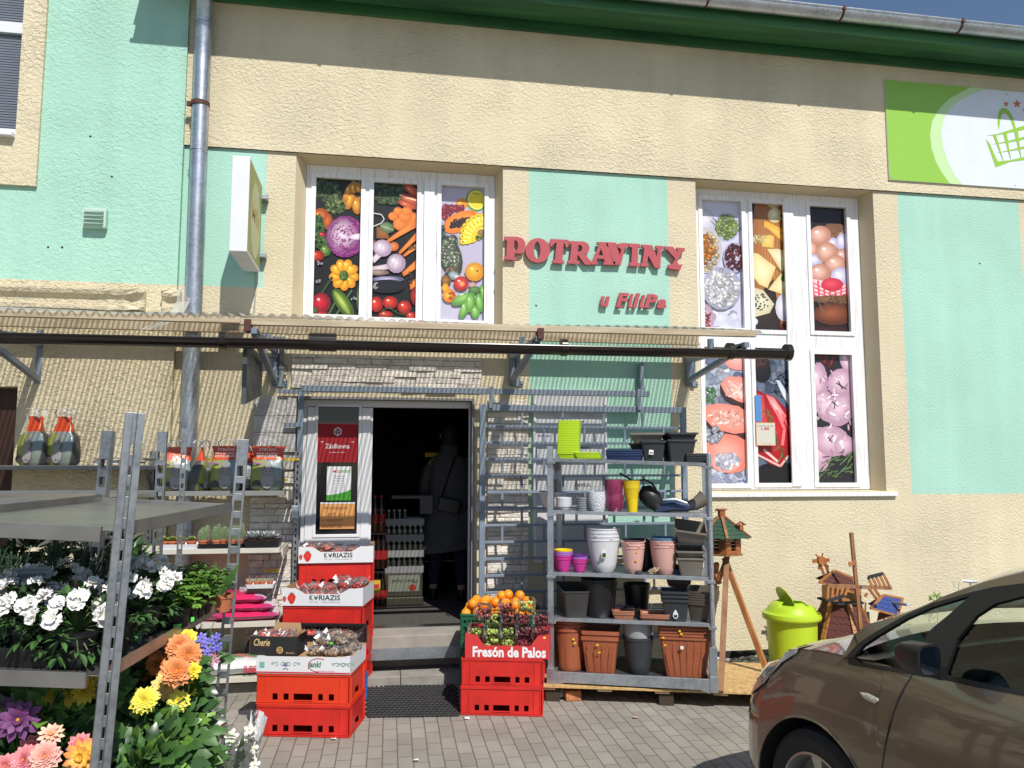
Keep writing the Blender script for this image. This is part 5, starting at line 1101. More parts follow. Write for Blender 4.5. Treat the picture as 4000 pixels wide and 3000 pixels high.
pstack(3,2682,2790,2330,2438,6,.016,'s',TAUD,'brown rectangular planter','in the nest at the right end of the fourth shelf',rim=.012,taper=.74,lip=.008,dy=1.5,depth=.2,rz=ra-.15)
m=M()
def drop(c,w_,h,y):
    return [(c.x+w_*math.sin(t)*math.sin(t/2)**1.3,y,c.z-h*math.cos(t)*-1) for t in [6.2832*k/16 for k in range(16)]]
m.T=Matrix.Translation((p5.x,p5.y,p5.z+.055))@Matrix.Rotation(ra,4,'Z');m.add([(.024*math.sin(t)*abs(math.sin(t/2)),-w5+.008,.032*math.cos(t)) for t in [6.2832*k/18 for k in range(18)]],[tuple(range(18))],0,[(.75,.76,.78)]*18);m.add([(x,-w5+.0075,z) for x,z in ((-.012,-.024),(.012,-.024),(.012,-.004),(-.012,-.004))],[(0,1,2,3)],0,[(.03,.05,.04)]*4)
tag(m.build('drop_label',PRINTM,weld=False),'white drop shaped label on the front of the black square pots','label')
# third shelf
pk=pstack(2,2135,2200,2140,2218,1,0,'r',MAG,'magenta pot','half hidden behind the left post of the third shelf',depth=.2,taper=.7,curve=.1)
def liner(pos,h,w_,mats_,labels,dz=.014):
    for i,(mt,lb) in enumerate(zip(mats_,labels)):
        mb=roundpot(w_*(1.0-.01*i),w_*.82,.06,rim=.01);o=mb.build('plant_pot',mt,smooth=True);o.location=(pos.x,pos.y,pos.z+h-.045+dz*i);tag(o,lb,'plant pot')
o,pp_,h,w_=pstack(2,2166,2233,2172,2226,1,0,'r',MAG,'magenta pot','with lilac and yellow inserts at the left of the third shelf',depth=.07,taper=.66,curve=.1,rim=.012)
liner(pp_,h,w_,[MAG,LIL,LIL,YEL],['upper magenta pot rim under the lilac inserts','lower lilac insert in the magenta pot','upper lilac insert in the magenta pot','yellow lobed insert on top of the magenta pot'])
o,pp_,h,w_=pstack(2,2233,2290,2185,2228,1,0,'r',MAG,'smaller magenta pot','with purple insert beside the yellow topped one',depth=.07,taper=.66,curve=.1,rim=.012)
liner(pp_,h,w_,[MAG,LIL,PUR],['rim of second small magenta pot','lilac insert in the smaller magenta pot','dark purple insert on top of the smaller magenta pot'])
def orchidpots(px0,px1,py0,py1,n,dz,mats_,what,depth):
    px=(px0+px1)/2;w_=(px1-px0)*k_/2;pos=onshelf(2,px,depth);h=(py1-py0)*k_-dz*(n-1)
    for k in range(n):
        mb=roundpot(w_-.003,w_*.58,h,rim=.008,curve=.45,lip=.003,seg=40)
        for s_ in (-1,1):
            a=rad(-60+90*(k%2)) if s_<0 else rad(120+90*(k%2))
            mb.T=Matrix.Rotation(a,4,'Z');mb.tube([(w_+.001,-.012,h-.004),(w_+.003,-.008,h+.010),(w_+.003,.008,h+.010),(w_+.001,.012,h-.004)],.0025,6);mb.T=I4
        o=mb.build('hanging_pot',mats_[k],smooth=True);o.location=(pos.x,pos.y,pos.z+dz*k);o.rotation_euler=(0,0,ra+.6*k)
        tag(o,ranks(n)[k]+' '+what,'hanging pot',group=what+'s')
    return pos,h,w_
pw,hw,ww=orchidpots(2293,2418,2070,2234,4,.027,[WHP]*4,'large white hanging pot in the middle of the third shelf',.14)
orchidpots(2426,2513,2122,2240,3,.020,[PINKP]*3,'small speckled pink hanging pot on the third shelf',.10)
orchidpots(2537,2640,2112,2246,4,.020,[PINKP]*3+[BLU],'pot in the pink nest with a dusty blue one on top',.13)
m=M();m.T=Matrix.Translation((pw.x,pw.y,pw.z))@Matrix.Rotation(ra,4,'Z')
yy=-ww*1.0
m.add([(.01+.026*math.sin(t)*abs(math.sin(t/2)),yy-.002,hw*.62+.036*math.cos(t)) for t in [6.2832*k/18 for k in range(18)]],[tuple(range(18))],0,[(.72,.76,.70)]*18)
m.add([(x,yy-.004,z) for x,z in ((.0,hw*.5),(.024,hw*.5),(.024,hw*.62),(.0,hw*.62))],[(0,1,2,3)],0,[(.04,.05,.03)]*4);m.add([(x,yy-.003,z) for x,z in ((-.012,hw*.47),(.0,hw*.46),(.002,hw*.56),(-.008,hw*.58))],[(0,1,2,3)],0,[(.25,.45,.1)]*4)
m.add([(x,yy+.022,z) for x,z in ((-.052,hw*.28),(-.036,hw*.26),(-.034,hw*.36),(-.05,hw*.38))],[(0,1,2,3)],0,[(.14,.15,.16)]*4)
tag(m.build('drop_label',PRINTM,weld=False),'drop shaped label with a tiny pot picture on the large white hanging pot','label')
for i,(py0,py1,mt,tilt,w) in enumerate(((2178,2243,TAU,0,1.0),(2148,2182,TAU,0,1.03),(2116,2150,ANTH,0,.98),(2066,2120,TAU,.12,1.15))):
    px=2688;w_=.094*w;h=(py1-py0)*k_;mb=squarepot(w_,w_*1.7,w_*.76,w_*1.4,h,rim=.012,lip=.006,r=.014);o=mb.build('planter_box',mt,smooth=True);q=onshelf(2,px,.2);z=q.z+(2243-py1)*k_
    o.location=(q.x,q.y,z);o.rotation_euler=(.05*i,tilt,ra);tag(o,['bottom taupe planter box','second taupe planter box from below','dark planter box between the taupe ones','topmost tilted taupe planter box'][i]+' at the right end of the third shelf','planter')
for a,b,c,d,dep in ((2440,2540,2090,2200,.42),(2480,2560,2110,2215,.36)):pstack(2,a,b,c,d,1,0,'r',BLACKPL,'black tub' if dep>.4 else 'lower black tub','in the shade behind the pink pots',depth=dep,taper=.8)
m=M()
for k in range(7):
    q=onshelf(2,2535+k*4,.03+.01*(k%3));r=.017;a0=R.random()*3
    m.tube([(q.x+r*math.cos(t+a0),q.y+r*.6*math.sin(t+a0),q.z+.02+.012*math.sin(t*2+k)+.004*k) for t in [6.28*i/14 for i in range(14)]],.0035,5,closed=True)
tag(m.build('rope_coil',mat('natural_rope',(.50,.40,.28),rough=.9)),'tangle of pale rope between the two pink nests','rope')
m=M();q=onshelf(2,2490,.03);m.ell((q.x,q.y,q.z+.015),(.03,.02,.016),10,6,jit=.15);tag(m.build('dark_bundle',ANTH),'small dark bundle on the third shelf beside the rope','bundle')
# second shelf
pstack(1,2172,2232,1945,1995,5,.014,'r',WHP,'white bowl','in the nest at the left end of the second shelf',cat='bowl',name='bowl',rim=.012,taper=.6,curve=.4,depth=.10)
pos=onshelf(1,2160,.28);mb=roundpot(.10,.055,.13,curve=.4);o=mb.build('bowl',WHP,smooth=True);o.location=pos;tag(o,'larger white bowl behind the left post of the second shelf','bowl')
pstack(1,2252,2325,1942,1993,6,.017,'r',GRP,'pale grey cup pot','in the tall nest on the second shelf',rim=.01,taper=.72,depth=.16)
TEX=mat('white_knobbly_plastic',(.66,.68,.73),rough=.45);nt=TEX.node_tree;b_=nt.nodes['Principled BSDF'];tcn=[n for n in nt.nodes if n.type=='TEX_COORD'][0];v_=nt.nodes.new('ShaderNodeTexVoronoi');v_.inputs['Scale'].default_value=110;nt.links.new(tcn.outputs['Object'],v_.inputs['Vector']);bp_=nt.nodes.new('ShaderNodeBump');bp_.inputs['Distance'].default_value=.006;bp_.invert=True;nt.links.new(v_.outputs['Distance'],bp_.inputs['Height']);nt.links.new(bp_.outputs['Normal'],b_.inputs['Normal'])
def vase(px0,px1,py0,py1,mt,label,prof,depth=.09,k=1):
    w_=(px1-px0)*k_/2;h=(py1-py0)*k_;pos=onshelf(k,(px0+px1)/2,depth);m=M();p=[(0,.001)]+[(w_*a,h*b) for a,b in prof]+[(w_*prof[-1][0]-.003,h),(w_*prof[-1][0]*.9,h*.6),(0,h*.55)]
    m.lathe(p,32);o=m.build('flower_pot',mt,smooth=True);o.location=pos;tag(o,label,'flower pot');return o
vase(2298,2367,1924,1999,TEX,'white knobbly textured pot between the grey nest and the burgundy pots',[(.78,0),(.9,.2),(1,.5),(1,.8),(.96,1)])
vase(2364,2434,1932,2001,BURG,'lower burgundy pot wrapped in clear film on the second shelf',[(.68,0),(.92,.3),(.98,.7),(.9,1)])
vase(2362,2432,1880,1945,BURG,'upper burgundy pot wrapped in clear film on the second shelf',[(.9,0),(.96,.3),(1,.7),(.98,1)]).location.z+=.11
YW=mat('yellow_woven_plastic',(.78,.56,.01),rough=.5,bump=.8,bscale=160,dist=.006)
vase(2446,2492,1952,2003,YEL,'smooth yellow insert cup below the woven yellow pot',[(.78,0),(.95,1)],depth=.075);
vase(2432,2500,1888,1962,YW,'woven yellow pot with frilly rim next to the burgundy pots',[(.62,0),(.75,.2),(.9,.8),(.98,1)],depth=.09).location.z+=.085
# watering can lying on its side
wc=thing('watering_can','black and blue watering can lying at the right end of the second shelf','watering can',tuple(onshelf(1,2600,.2)))
o=M();q=lambda px,py,d=.2:(lambda r:CAM+r*(((Vector((fl.x,fl.y,0))+ry_*d-CAM).dot(ry_))/r.dot(ry_)))(ray(px,py))
c=q(2540,1960);
pth=[q(2500,1915),q(2520,1925),q(2550,1950),q(2580,1985)];m=M();m.tube(pth,[.035,.07,.075,.045],16);m.build('body',BLACKPL,wc,smooth=True)
m=M();m.tube([q(2560,1985),q(2620,1975),q(2690,1978)],[.045,.045,.04],16);m.build('tank',NAVY,wc,smooth=True)
m=M();m.tube([q(2475,1890),q(2460,1870),q(2420,1848)],.007,8);m.tube([q(2478,1895),q(2490,1877),q(2520,1874),q(2550,1890),q(2570,1925)],.007,8);m.build('handle',BLACKPL,wc,smooth=True)
m=M();m.tube([q(2590,1952,.13),q(2640,1950,.13),q(2685,1965,.13)],[.008,.013,.006],8);m.build('strut',GALV,wc,smooth=True)
m=M();m.tube([q(2685,1978),q(2715,1970),q(2745,1950),q(2757,1938)],[.035,.045,.055,.06],18,cap=True);m.build('rose',TAU,wc,smooth=True)
# top shelf
pstack(0,2182,2262,1735,1790,6,.001,'s',LIME,'x','y',labels=['first','second','third','fourth','fifth','sixth'],taper=.8) if 0 else None
w_=.075;pos=onshelf(0,2222,.10)
base=None
for k in range(20):
    if base is None: base=squarepot(w_,w_,w_*.86,w_*.86,.05,rim=.009,lip=.004,r=.008).build('square_pot',LIME,smooth=True);o=base
    else:o=base.copy();C.objects.link(o)
    o.location=(pos.x+.0006*k,pos.y,pos.z+.0126*k);o.rotation_euler=(0,0,ra);tag(o,'lime green square pot in the tall tower of nested pots on the top shelf','plant pot','tower of nested lime green pots')
base=None;pos=onshelf(0,2305,.12)
for k in range(5):
    if base is None: base=squarepot(.085,.10,.078,.09,.018,rim=.006,lip=.004,r=.008).build('saucer',LIME,smooth=True);o=base
    else:o=base.copy();C.objects.link(o)
    o.location=(pos.x-.004*k,pos.y,pos.z+.010*k);o.rotation_euler=(0,0,ra);tag(o,'lime green flat saucer in the low stack beside the lime tower','saucer','low stack of lime green saucers')
pstack(0,2372,2512,1752,1795,3,.016,'s',NAVY,'dark navy tray','in the flat stack in the middle of the top shelf',cat='tray',name='tray',taper=.88,dy=.8,rim=.01,depth=.14)
pos=onshelf(0,2395,.13)
def sq(px,py0,py1,w,mt,label,tp=.76,dep=.13,dy=1.,rzz=0.,dz=0,px0=None):
    h=(py1-py0)*k_;q_=onshelf(0,px,dep);o=squarepot(w,w*dy,w*tp,w*tp*dy,h,rim=.014,lip=.009,r=.014).build('planter_box',mt,smooth=True);o.location=(q_.x,q_.y,q_.z+dz);o.rotation_euler=(0,0,ra+rzz);tag(o,label,'planter');return o
sq(2555,1718,1797,.085,ANTH,'dark square planter with a white price label on the top shelf',dep=.10)
sq(2520,1730,1770,.105,TAUD,'dark brown planter half hidden behind the price labelled one',dep=.30,dz=.06)
sq(2530,1683,1722,.12,TAU,'taupe planter resting on top of the dark ones on the top shelf',dep=.16,dz=.135)
sq(2650,1712,1798,.105,ANTH,'large dark square planter second from the right on the top shelf',dep=.14,rzz=.3)
sq(2655,1682,1720,.105,ANTH,'dark square planter nested on top of the large dark one',dep=.14,rzz=.3,dz=.145)
m=M();m.cb((0,0,0),(.032,.001,.034),col=(.8,.8,.82));m.cb((0,-.0008,-.004),(.022,.0006,.012),col=(.2,.2,.22));o=m.build('price_label',PRINTM,weld=False);q_=onshelf(0,2546,.016);o.location=(q_.x,q_.y+.0,q_.z+.07);o.rotation_euler=(-.12,.1,ra);tag(o,'white barcode label on the dark square planter of the top shelf','label')
for k in range(5):
    q_=onshelf(0,2722,.11);o=squarepot(.078,.06,.07,.052,.02,rim=.008,lip=.003,r=.006).build('saucer',ANTH if k<4 else TAUD,smooth=True);o.location=(q_.x,q_.y,q_.z+.013*k);o.rotation_euler=(0,0,ra+.1);tag(o,('dark flat saucer in the small stack at the right end of the top shelf' if k<4 else 'brown flat saucer on top of the small stack at the right end'),'saucer','small stack of dark saucers' if k<4 else None)
# maroon folded baskets hanging between the left posts
hb_=thing('hanging_basket','maroon folded hanging basket tied between the two left posts of the rack','basket',tuple(RKM@Vector((0,.25,1.4))))
m=M();m.T=RKM@Matrix.Translation((.0,0,0))
z1=loc(frontpt(2150,1795)).z
m.loft([[(x*s_,.05+y*.36,z1-.02-z) for x,y in ((-.03,0),(.02,0),(.02,1),(-.03,1))] for z,s_ in ((0,1),(.06,1))]);m.loft([[(x*s_-.01,.08+y*.30*s_,z1-.15-z) for x,y in ((-.03,0),(.02,0),(.02,1),(-.03,1))] for z,s_ in ((0,1),(.20,.7))])
m.build('basket_shell',mat('maroon_plastic',(.13,.02,.02),rough=.5,var=.2),hb_,bevel=.004)
m=M();m.T=RKM;m.tube([(.0,.05,z1),(.01,.2,z1-.12),(.0,.4,z1-.02)],.002,4);m.tube([(.0,.1,z1-.05),(-.02,.3,z1-.25)],.002,4);m.build('cord',GALV,hb_)
def stick(px,py,k,d,pre,c=(.85,.55,.02),sz=.016,h=.011):
    ob=next(o for o in bpy.data.objects if str(o.get('label','')).startswith(pre))
    p=q(px,py,d);m=M();m.T=Matrix.Translation(p)@Matrix.Rotation(ra,4,'Z');m.cb((0,0,0),(sz,.0016,h),col=c);s_=m.build('price_sticker',PRINTM,weld=False)
    s_.parent=ob;s_.matrix_parent_inverse=Matrix.LocRotScale(ob.location,ob.rotation_euler,None).inverted()
BG_='large rectangular ribbed terracotta planter'
for a,b,pre,c in ((2240,2497,'middle round terracotta pot',(.85,.6,.02)),(2246,2512,'bottom round terracotta pot',(.85,.6,.02)),(2334,2519,'lower small square ribbed',(.85,.6,.02)),(2341,2549,'lower small square ribbed',(.85,.5,.02)),(2655,2465,'top '+BG_,(.85,.6,.02)),(2662,2477,'second highest '+BG_,(.85,.6,.02)),(2591,2491,'middle '+BG_,(.85,.6,.02)),(2598,2520,'bottom '+BG_,(.85,.5,.02)),(2664,2530,'bottom '+BG_,(.8,.78,.8))):
    stick(a,b,4,.018 if 'round' not in pre else .035,pre,c,.016 if c[2]<.5 else .022,.011 if c[2]<.5 else .022)
for a,b in ((2484,2147),(2486,2158),(2485,2190)): stick(a,b,2,.022,'bottom small speckled pink',(.85,.35,.02))
stick(2482,2296,3,.30,'black round tub standing alone',(.85,.4,.02))
# ================================================================ bird table
RW=wood('red_brown_stained_wood',(.42,.15,.045),(.26,.08,.025),sc=(20,20,5),rough=.45);OW=wood('orange_brown_wood',(.46,.20,.07),(.33,.13,.04),sc=(20,20,4),rough=.5);DW=wood('mid_brown_wood',(.34,.17,.08),(.22,.10,.045),sc=(20,20,4))
bt=thing('bird_house','wooden bird table house with green shingle roof on a tripod beside the pot rack','bird house',(2.85,-.72,zo))
YB=-.78
bc_=W(2822,2150,YB);cx,cz_=bc_.x,bc_.z
zf=W(2822,2160,YB).z;zr1=W(2822,2090,YB).z;zt_=W(2822,2015,YB).z
m=M();m.T=T(cx,YB,zf)
def hexr(r,z,n=6,a0=.3): return [(r*math.cos(a0+6.2832*k/n),r*.9*math.sin(a0+6.2832*k/n),z) for k in range(n)]
m.loft([hexr(.165,-.012),hexr(.165,.0)]);m.build('floor',DW,bt,bevel=.002)
hz=zr1-zf
for k in range(6):
    a,b=Vector(hexr(.145,0)[k]),Vector(hexr(.145,0)[(k+1)%6]);d=b-a;u=d.normalized()
    for j in range(5):
        z=j*hz/5+.001
        for f0_,f1_ in ((0,.36),(.64,1)) if 1<=j<=3 else ((0,1),):
            mm_=M();mm_.T=T(cx,YB,zf);p,q2=a+d*f0_,a+d*f1_;
            m2=m if 0 else mm_
            if k==0 and j==0 and f0_==0: blk=M();blk.T=T(cx,YB,zf)
            blk.bar((p.x,p.y,z+hz/10),(q2.x,q2.y,z+hz/10),.014,hz/5-.002)
blk.build('brick_walls',RW,bt,bevel=.002)
GRS=mat('dark_green_shingle',(.035,.085,.05),rough=.9,var=.3,scale=80);BRS=mat('maroon_shingle',(.11,.035,.028),rough=.9,var=.3,scale=80);BLS=mat('blue_shingle',(.035,.065,.24),rough=.85,var=.3,scale=80)
def shingles(m,a,b,c,d,rows,cols,mi=0,th=.004):
    """scalloped rows on quad a,b (eave) c,d (ridge above b,a)"""
    a,b,c,d=map(Vector,(a,b,c,d));n=(b-a).cross(d-a).normalized()
    for r in range(rows):
        t0,t1=r/rows,min(1,(r+1.35)/rows)
        for k in range(cols):
            s0,s1=k/cols,(k+1)/cols
            pts=[]
            for i in range(7):
                s_=s0+(s1-s0)*i/6;t=t0-(.25/rows)*math.sin(math.pi*i/6)
                pts.append(a.lerp(b,s_).lerp(d.lerp(c,s_),t)+n*(th*(1.6)))
            pts+= [a.lerp(b,s1).lerp(d.lerp(c,s1),t1)+n*.0005,a.lerp(b,s0).lerp(d.lerp(c,s0),t1)+n*.0005]
            m.add(pts,[tuple(range(9))],mi)
            lo=[p-n*th for p in pts[:7]];m.add(pts[:7]+lo,[(i,i+7,i+8,i+1) for i in range(6)],mi)
m=M();m.T=T(cx,YB,zr1);E_=hexr(.225,-.012);P_=hexr(.035,zt_-zr1-.02)
for k in range(6): shingles(m,E_[k],E_[(k+1)%6],P_[(k+1)%6],P_[k],5,3);m.quad(E_[k],E_[(k+1)%6],P_[(k+1)%6],P_[k])
m.build('roof',GRS,bt)
for k in range(6):
    m=M();m.T=T(cx,YB,zr1);m.bar(Vector(E_[k])*1.04+Vector((0,0,.004)),Vector(P_[k])+Vector((0,0,.012)),.022,.012);m.build('roof_rib',DW,bt)
m=M();m.T=T(cx,YB,zt_-.02);m.cb((0,0,.03),(.045,.045,.07));m.cb((0,0,.07),(.07,.06,.012));m.cb((-.035,0,.062),(.03,.03,.012));m.build('chimney',RW,bt,bevel=.002)
m=M();m.T=T(cx+.11,YB-.10,zr1+.035);m.cb((0,0,.03),(.03,.03,.045));m.cb((-.014,0,.062),(.045,.045,.008),rot=Matrix.Rotation(-.6,4,'Y'));m.cb((.016,0,.062),(.045,.045,.008),rot=Matrix.Rotation(.6,4,'Y'));m.build('dormer',RW,bt,bevel=.001)
base_=zf-.014
def leg(a,b,w=.035,mt=DW,nm='leg'):
    m=M();m.bar(a,b,w,w);m.build(nm,mt,bt,bevel=.002)
leg(W(2840,2160,YB),G(2815,2705,zo)+Vector((0,.0,.003)),.038)
leg(W(2836,2180,YB+.02)+Vector((0,.03,0)),G(2998,2628,zo)+Vector((0,0,.0)),.038,OW)
leg(W(2800,2200,YB+.05),G(2760,2560,zo)+Vector((0,0,0)),.035,OW)
leg(W(2762,2165,YB),W(2812,2280,YB),.03,OW,'brace');leg(W(2845,2165,YB-.03),W(2806,2270,YB-.03),.03,OW,'brace')
# ================================================================ bin
BINM=mat('lime_bin_plastic',(.46,.66,.03),rough=.38,var=.08,scale=3)
Yb_=-.62;bn=thing('swing_bin','lime green swing lid bin with its flap standing open in front of the wall','bin',(W(3105,2500,Yb_).x,Yb_,0))
c=W(3092,2400,Yb_);r0=(W(3190,2430,Yb_).x-W(3010,2430,Yb_).x)/2;zrm=W(3092,2398,Yb_).z;ztp=W(3092,2345,Yb_).z
m=M();m.T=T(c.x,Yb_,0);m.lathe([(0,.0),(r0*.88,.0),(r0*.9,.01),(r0*.98,zrm-.03),(r0*.95,zrm-.03),(r0*.78,.02),(0,.02)],40);m.build('tub',BINM,bn,smooth=True)
m=M();m.T=T(c.x,Yb_,zrm);dh=ztp-zrm
def hole(t,i):return 1
vs=[];fs=[];N1=36;rows_=[(1.13,-.035),(1.15,-.015),(1.13,.0),(1.12,.012),(1.02,.018),(.97,.03),(.88,dh*.55),(.74,dh*.80),(.56,dh*.98),(.34,dh*1.10),(.12,dh*1.15)]
for q_,z in rows_:
    for k in range(N1):vs.append((r0*q_*math.cos(6.2832*k/N1),r0*q_*math.sin(6.2832*k/N1),z))
for i in range(len(rows_)-1):
    for k in range(N1):
        x=r0*(rows_[i][0]+rows_[i+1][0])/2*math.cos(6.2832*(k+.5)/N1);y=r0*(rows_[i][0]+rows_[i+1][0])/2*math.sin(6.2832*(k+.5)/N1)
        if ((x-r0*.30)/(r0*.52))**2+((y-.0)/(r0*.60))**2<1 and i>=5:continue
        if ((x+r0*.30)/(r0*.30))**2+((y-.0)/(r0*.60))**2<1 and i>=6:continue
        fs.append((i*N1+k,i*N1+(k+1)%N1,(i+1)*N1+(k+1)%N1,(i+1)*N1+k))
m.add(vs,fs);o=m.build('lid',BINM,bn,smooth=True);sd_=o.modifiers.new('solid','SOLIDIFY');sd_.thickness=.004
m=M();m.T=T(c.x-r0*.12,Yb_,zrm+dh*.75)@Matrix.Rotation(rad(-28),4,'Y')
vs=[];n=20;L=r0*.92
for j in range(7):
    t=-1+2*j/6
    for k in range(n): 
        a=6.2832*k/n;f=(j/6);vs.append((r0*.02*0+.02*(1-f*f)*1.0-.05*(1-(k%n)/n)*0, r0*.58*math.sin(a)*math.sqrt(max(0,1))*f, L*.55*math.cos(a)*f+L*.30))
m.add(vs,[(j*n+k,j*n+(k+1)%n,(j+1)*n+(k+1)%n,(j+1)*n+k) for j in range(6) for k in range(n)]);o=m.build('flap',BINM,bn,smooth=True);sd_=o.modifiers.new('solid','SOLIDIFY');sd_.thickness=.006
# ================================================================ windmills
YM=-.60
def wm(px,py,Y=YM): return W(px,py,Y)
w1=thing('garden_windmill','large wooden garden windmill with maroon shingles and lattice sails behind the car bonnet','windmill',(W(3290,2500,YM).x,YM,0))
b0_=wm(3285,2690);bt_=wm(3300,2340);c0=Vector((wm(3292,2500).x,YM,0))
zB,zT=.0,wm(3300,2345).z;rB,rT=.36,.13
def octr(r,z,a0=.39,n=6): return [(c0.x+r*math.cos(a0+6.2832*k/n),YM+r*math.sin(a0+6.2832*k/n),z) for k in range(n)]
m=M();e0,e1=octr(rB,zB+.02),octr(rT,zT)
for k in range(6): shingles(m,e0[k],e0[(k+1)%6],e1[(k+1)%6],e1[k],11,4);m.quad(e0[k],e0[(k+1)%6],e1[(k+1)%6],e1[k])
m.build('tower',BRS,w1)
for k in range(6):
    a,b=Vector(e0[k]),Vector(e1[k]);m=M()
    for j in range(14): m.bar(a.lerp(b,j/14),a.lerp(b,(j+.93)/14),.034,.022+.004*(j%2))
    m.build('corner_post',OW,w1)
def gable(parent,pl,pr_,ph,pe,mt,Y,dep,wt=OW):
    """roof seen from the left front: pl/pr eave ends px, ph ridge ends"""
    m=M();A_,B_=wm(*pl,Y-dep),wm(*pr_,Y-dep);Cc,Dd=wm(*ph[1],Y),wm(*ph[0],Y)
    shingles(m,A_,B_,Cc,Dd,4,6);m.quad(A_,B_,Cc,Dd)
    A2,B2=A_+Vector((.10,2*dep,0)),B_+Vector((0,2*dep,0));m.quad(A2,B2,Cc,Dd);m.build('cap_roof',mt,parent)
    for a,b in ((A_,B_),(A_,Dd),(B_,Cc),(Dd,Cc),(B2,Cc)):
        m=M();m.bar(a+Vector((0,-.006,0)),b+Vector((0,-.006,0)),.014,.016);m.build('roof_trim',wt,parent)
    m=M();m.add([B_+Vector((-.012,0,0)),B2+Vector((-.012,0,0)),Cc+Vector((-.012,0,-.01))],[(0,1,2)]);m.build('gable_end',wt,parent)
gable(w1,(3198,2275),(3345,2318),((3258,2228),(3330,2256)),None,BRS,YM,.11)
# body under cap
m=M();a,b=wm(3225,2330),wm(3350,2290);m.box(a.x+.02,b.x-.02,YM-.08,YM+.09,wm(3290,2345).z,wm(3290,2290).z);m.build('cap_box',OW,w1,bevel=.003)
m=M();m.box(c0.x-.13,c0.x+.11,YM-.14,YM+.14,zT-.01,zT+.008);m.build('balcony',mat('charcoal_felt',(.03,.033,.037),rough=.9),w1)
# sails
YS=YM-.24
hub=wm(3363,2292,YS)
def bar_(p,a,b,w,h,mt,nm): m=M();m.bar(a,b,w,h,upv=(0,1,0));m.build(nm,mt,p,bevel=.001)
sail=[((3325,2080),(3385,2690)),((3230,2287),(3482,2297))]
for a,b in sail: bar_(w1,wm(*a,YS),wm(*b,YS),.028,.02,DW,'sail_arm')
def lattice(parent,base,outer,n,Y,mt=OW):
    (b0,b1),(o0,o1)=base,outer
    for k in range(n):
        t=k/(n-1);a=(b0[0]+(b1[0]-b0[0])*t,b0[1]+(b1[1]-b0[1])*t);b=(o0[0]+(o1[0]-o0[0])*t,o0[1]+(o1[1]-o0[1])*t)
        bar_(parent,wm(*a,Y),wm(*b,Y),.020,.008,mt,'sail_slat')
    bar_(parent,wm(*o0,Y-.008),wm(*o1,Y-.008),.026,.006,mat('charcoal_felt',(.03,.033,.037),rough=.9),'sail_tip')
lattice(w1,((3235,2292),(3312,2296)),((3232,2348),(3300,2326)),5,YS-.01)
lattice(w1,((3408,2290),(3478,2296)),((3390,2255),(3450,2240)),5,YS-.01)
bar_(w1,wm(3315,2205,YS-.02),wm(3342,2197,YS-.02),.036,.01,OW,'sail_slat')
m=M();m.T=T(hub.x,YS,hub.z,rx=rad(90));m.lathe([(0,-.02),(.012,-.02),(.012,.03),(0,.03)],10);m.build('hub',GALVD,w1)
# tail rotor
tr0=wm(3208,2190)
for a,b in (((3222,2255),(3198,2185)),((3236,2240),(3222,2195))): bar_(w1,wm(*a),wm(*b),.018,.014,RW,'tail_post')
m=M();m.T=T(tr0.x,YM,tr0.z,rx=rad(90));m.lathe([(0,-.02),(.035,-.02),(.035,.02),(0,.02)],12);m.build('tail_hub',RW,w1)
for a in ((3186,2165),(3214,2160),(3240,2187),(3234,2218),(3200,2225),(3173,2192)):
    q=wm(*a);bar_(w1,tr0+(q-tr0)*.3,q,.012 if a[1]<2170 else .030,.006,RW,'tail_blade')
w2=thing('garden_windmill','smaller wooden garden windmill with blue shingle cap peeping over the car bonnet','windmill',(W(3480,2500,YM).x,YM,0))
gable(w2,(3398,2376),(3505,2405),((3450,2323),(3525,2337)),None,BLS,YM-.02,.09)
m=M();q=wm(3470,2450);m.loft([[(q.x+s*x,YM+s*y,z) for x,y in ((-.1,-.1),(.1,-.1),(.1,.1),(-.1,.1))] for s,z in ((1.15,0.0),(.5,wm(3470,2395).z))]);m.build('tower',BRS,w2)
for a,b in (((3428,2345),(3388,2290)),((3440,2335),(3402,2280)),((3388,2318),(3378,2330)),): bar_(w2,wm(*a),wm(*b),.02,.014,RW,'tail_post')
m=M();h2=wm(3540,2362,YM-.16);m.tube([h2,h2+Vector((-.05,.1,0))],.012,8);m.tube([h2+Vector((.0,-.0,0)),h2+Vector((.05,0,.003))],.007,6);m.build('hub',GALVD,w2)
w3=thing('garden_windmill','narrow wooden windmill blade post standing behind the large windmill','windmill',(W(3385,2480,YM+.3).x,YM+.3,0))
bar_(w3,wm(3376,2600,YM+.3),wm(3381,2352,YM+.3),.012,.01,DW,'pole');bar_(w3,wm(3394,2480,YM+.3),wm(3388,2390,YM+.3),.03,.012,mat('charcoal_felt',(.03,.033,.037),rough=.9),'blade')
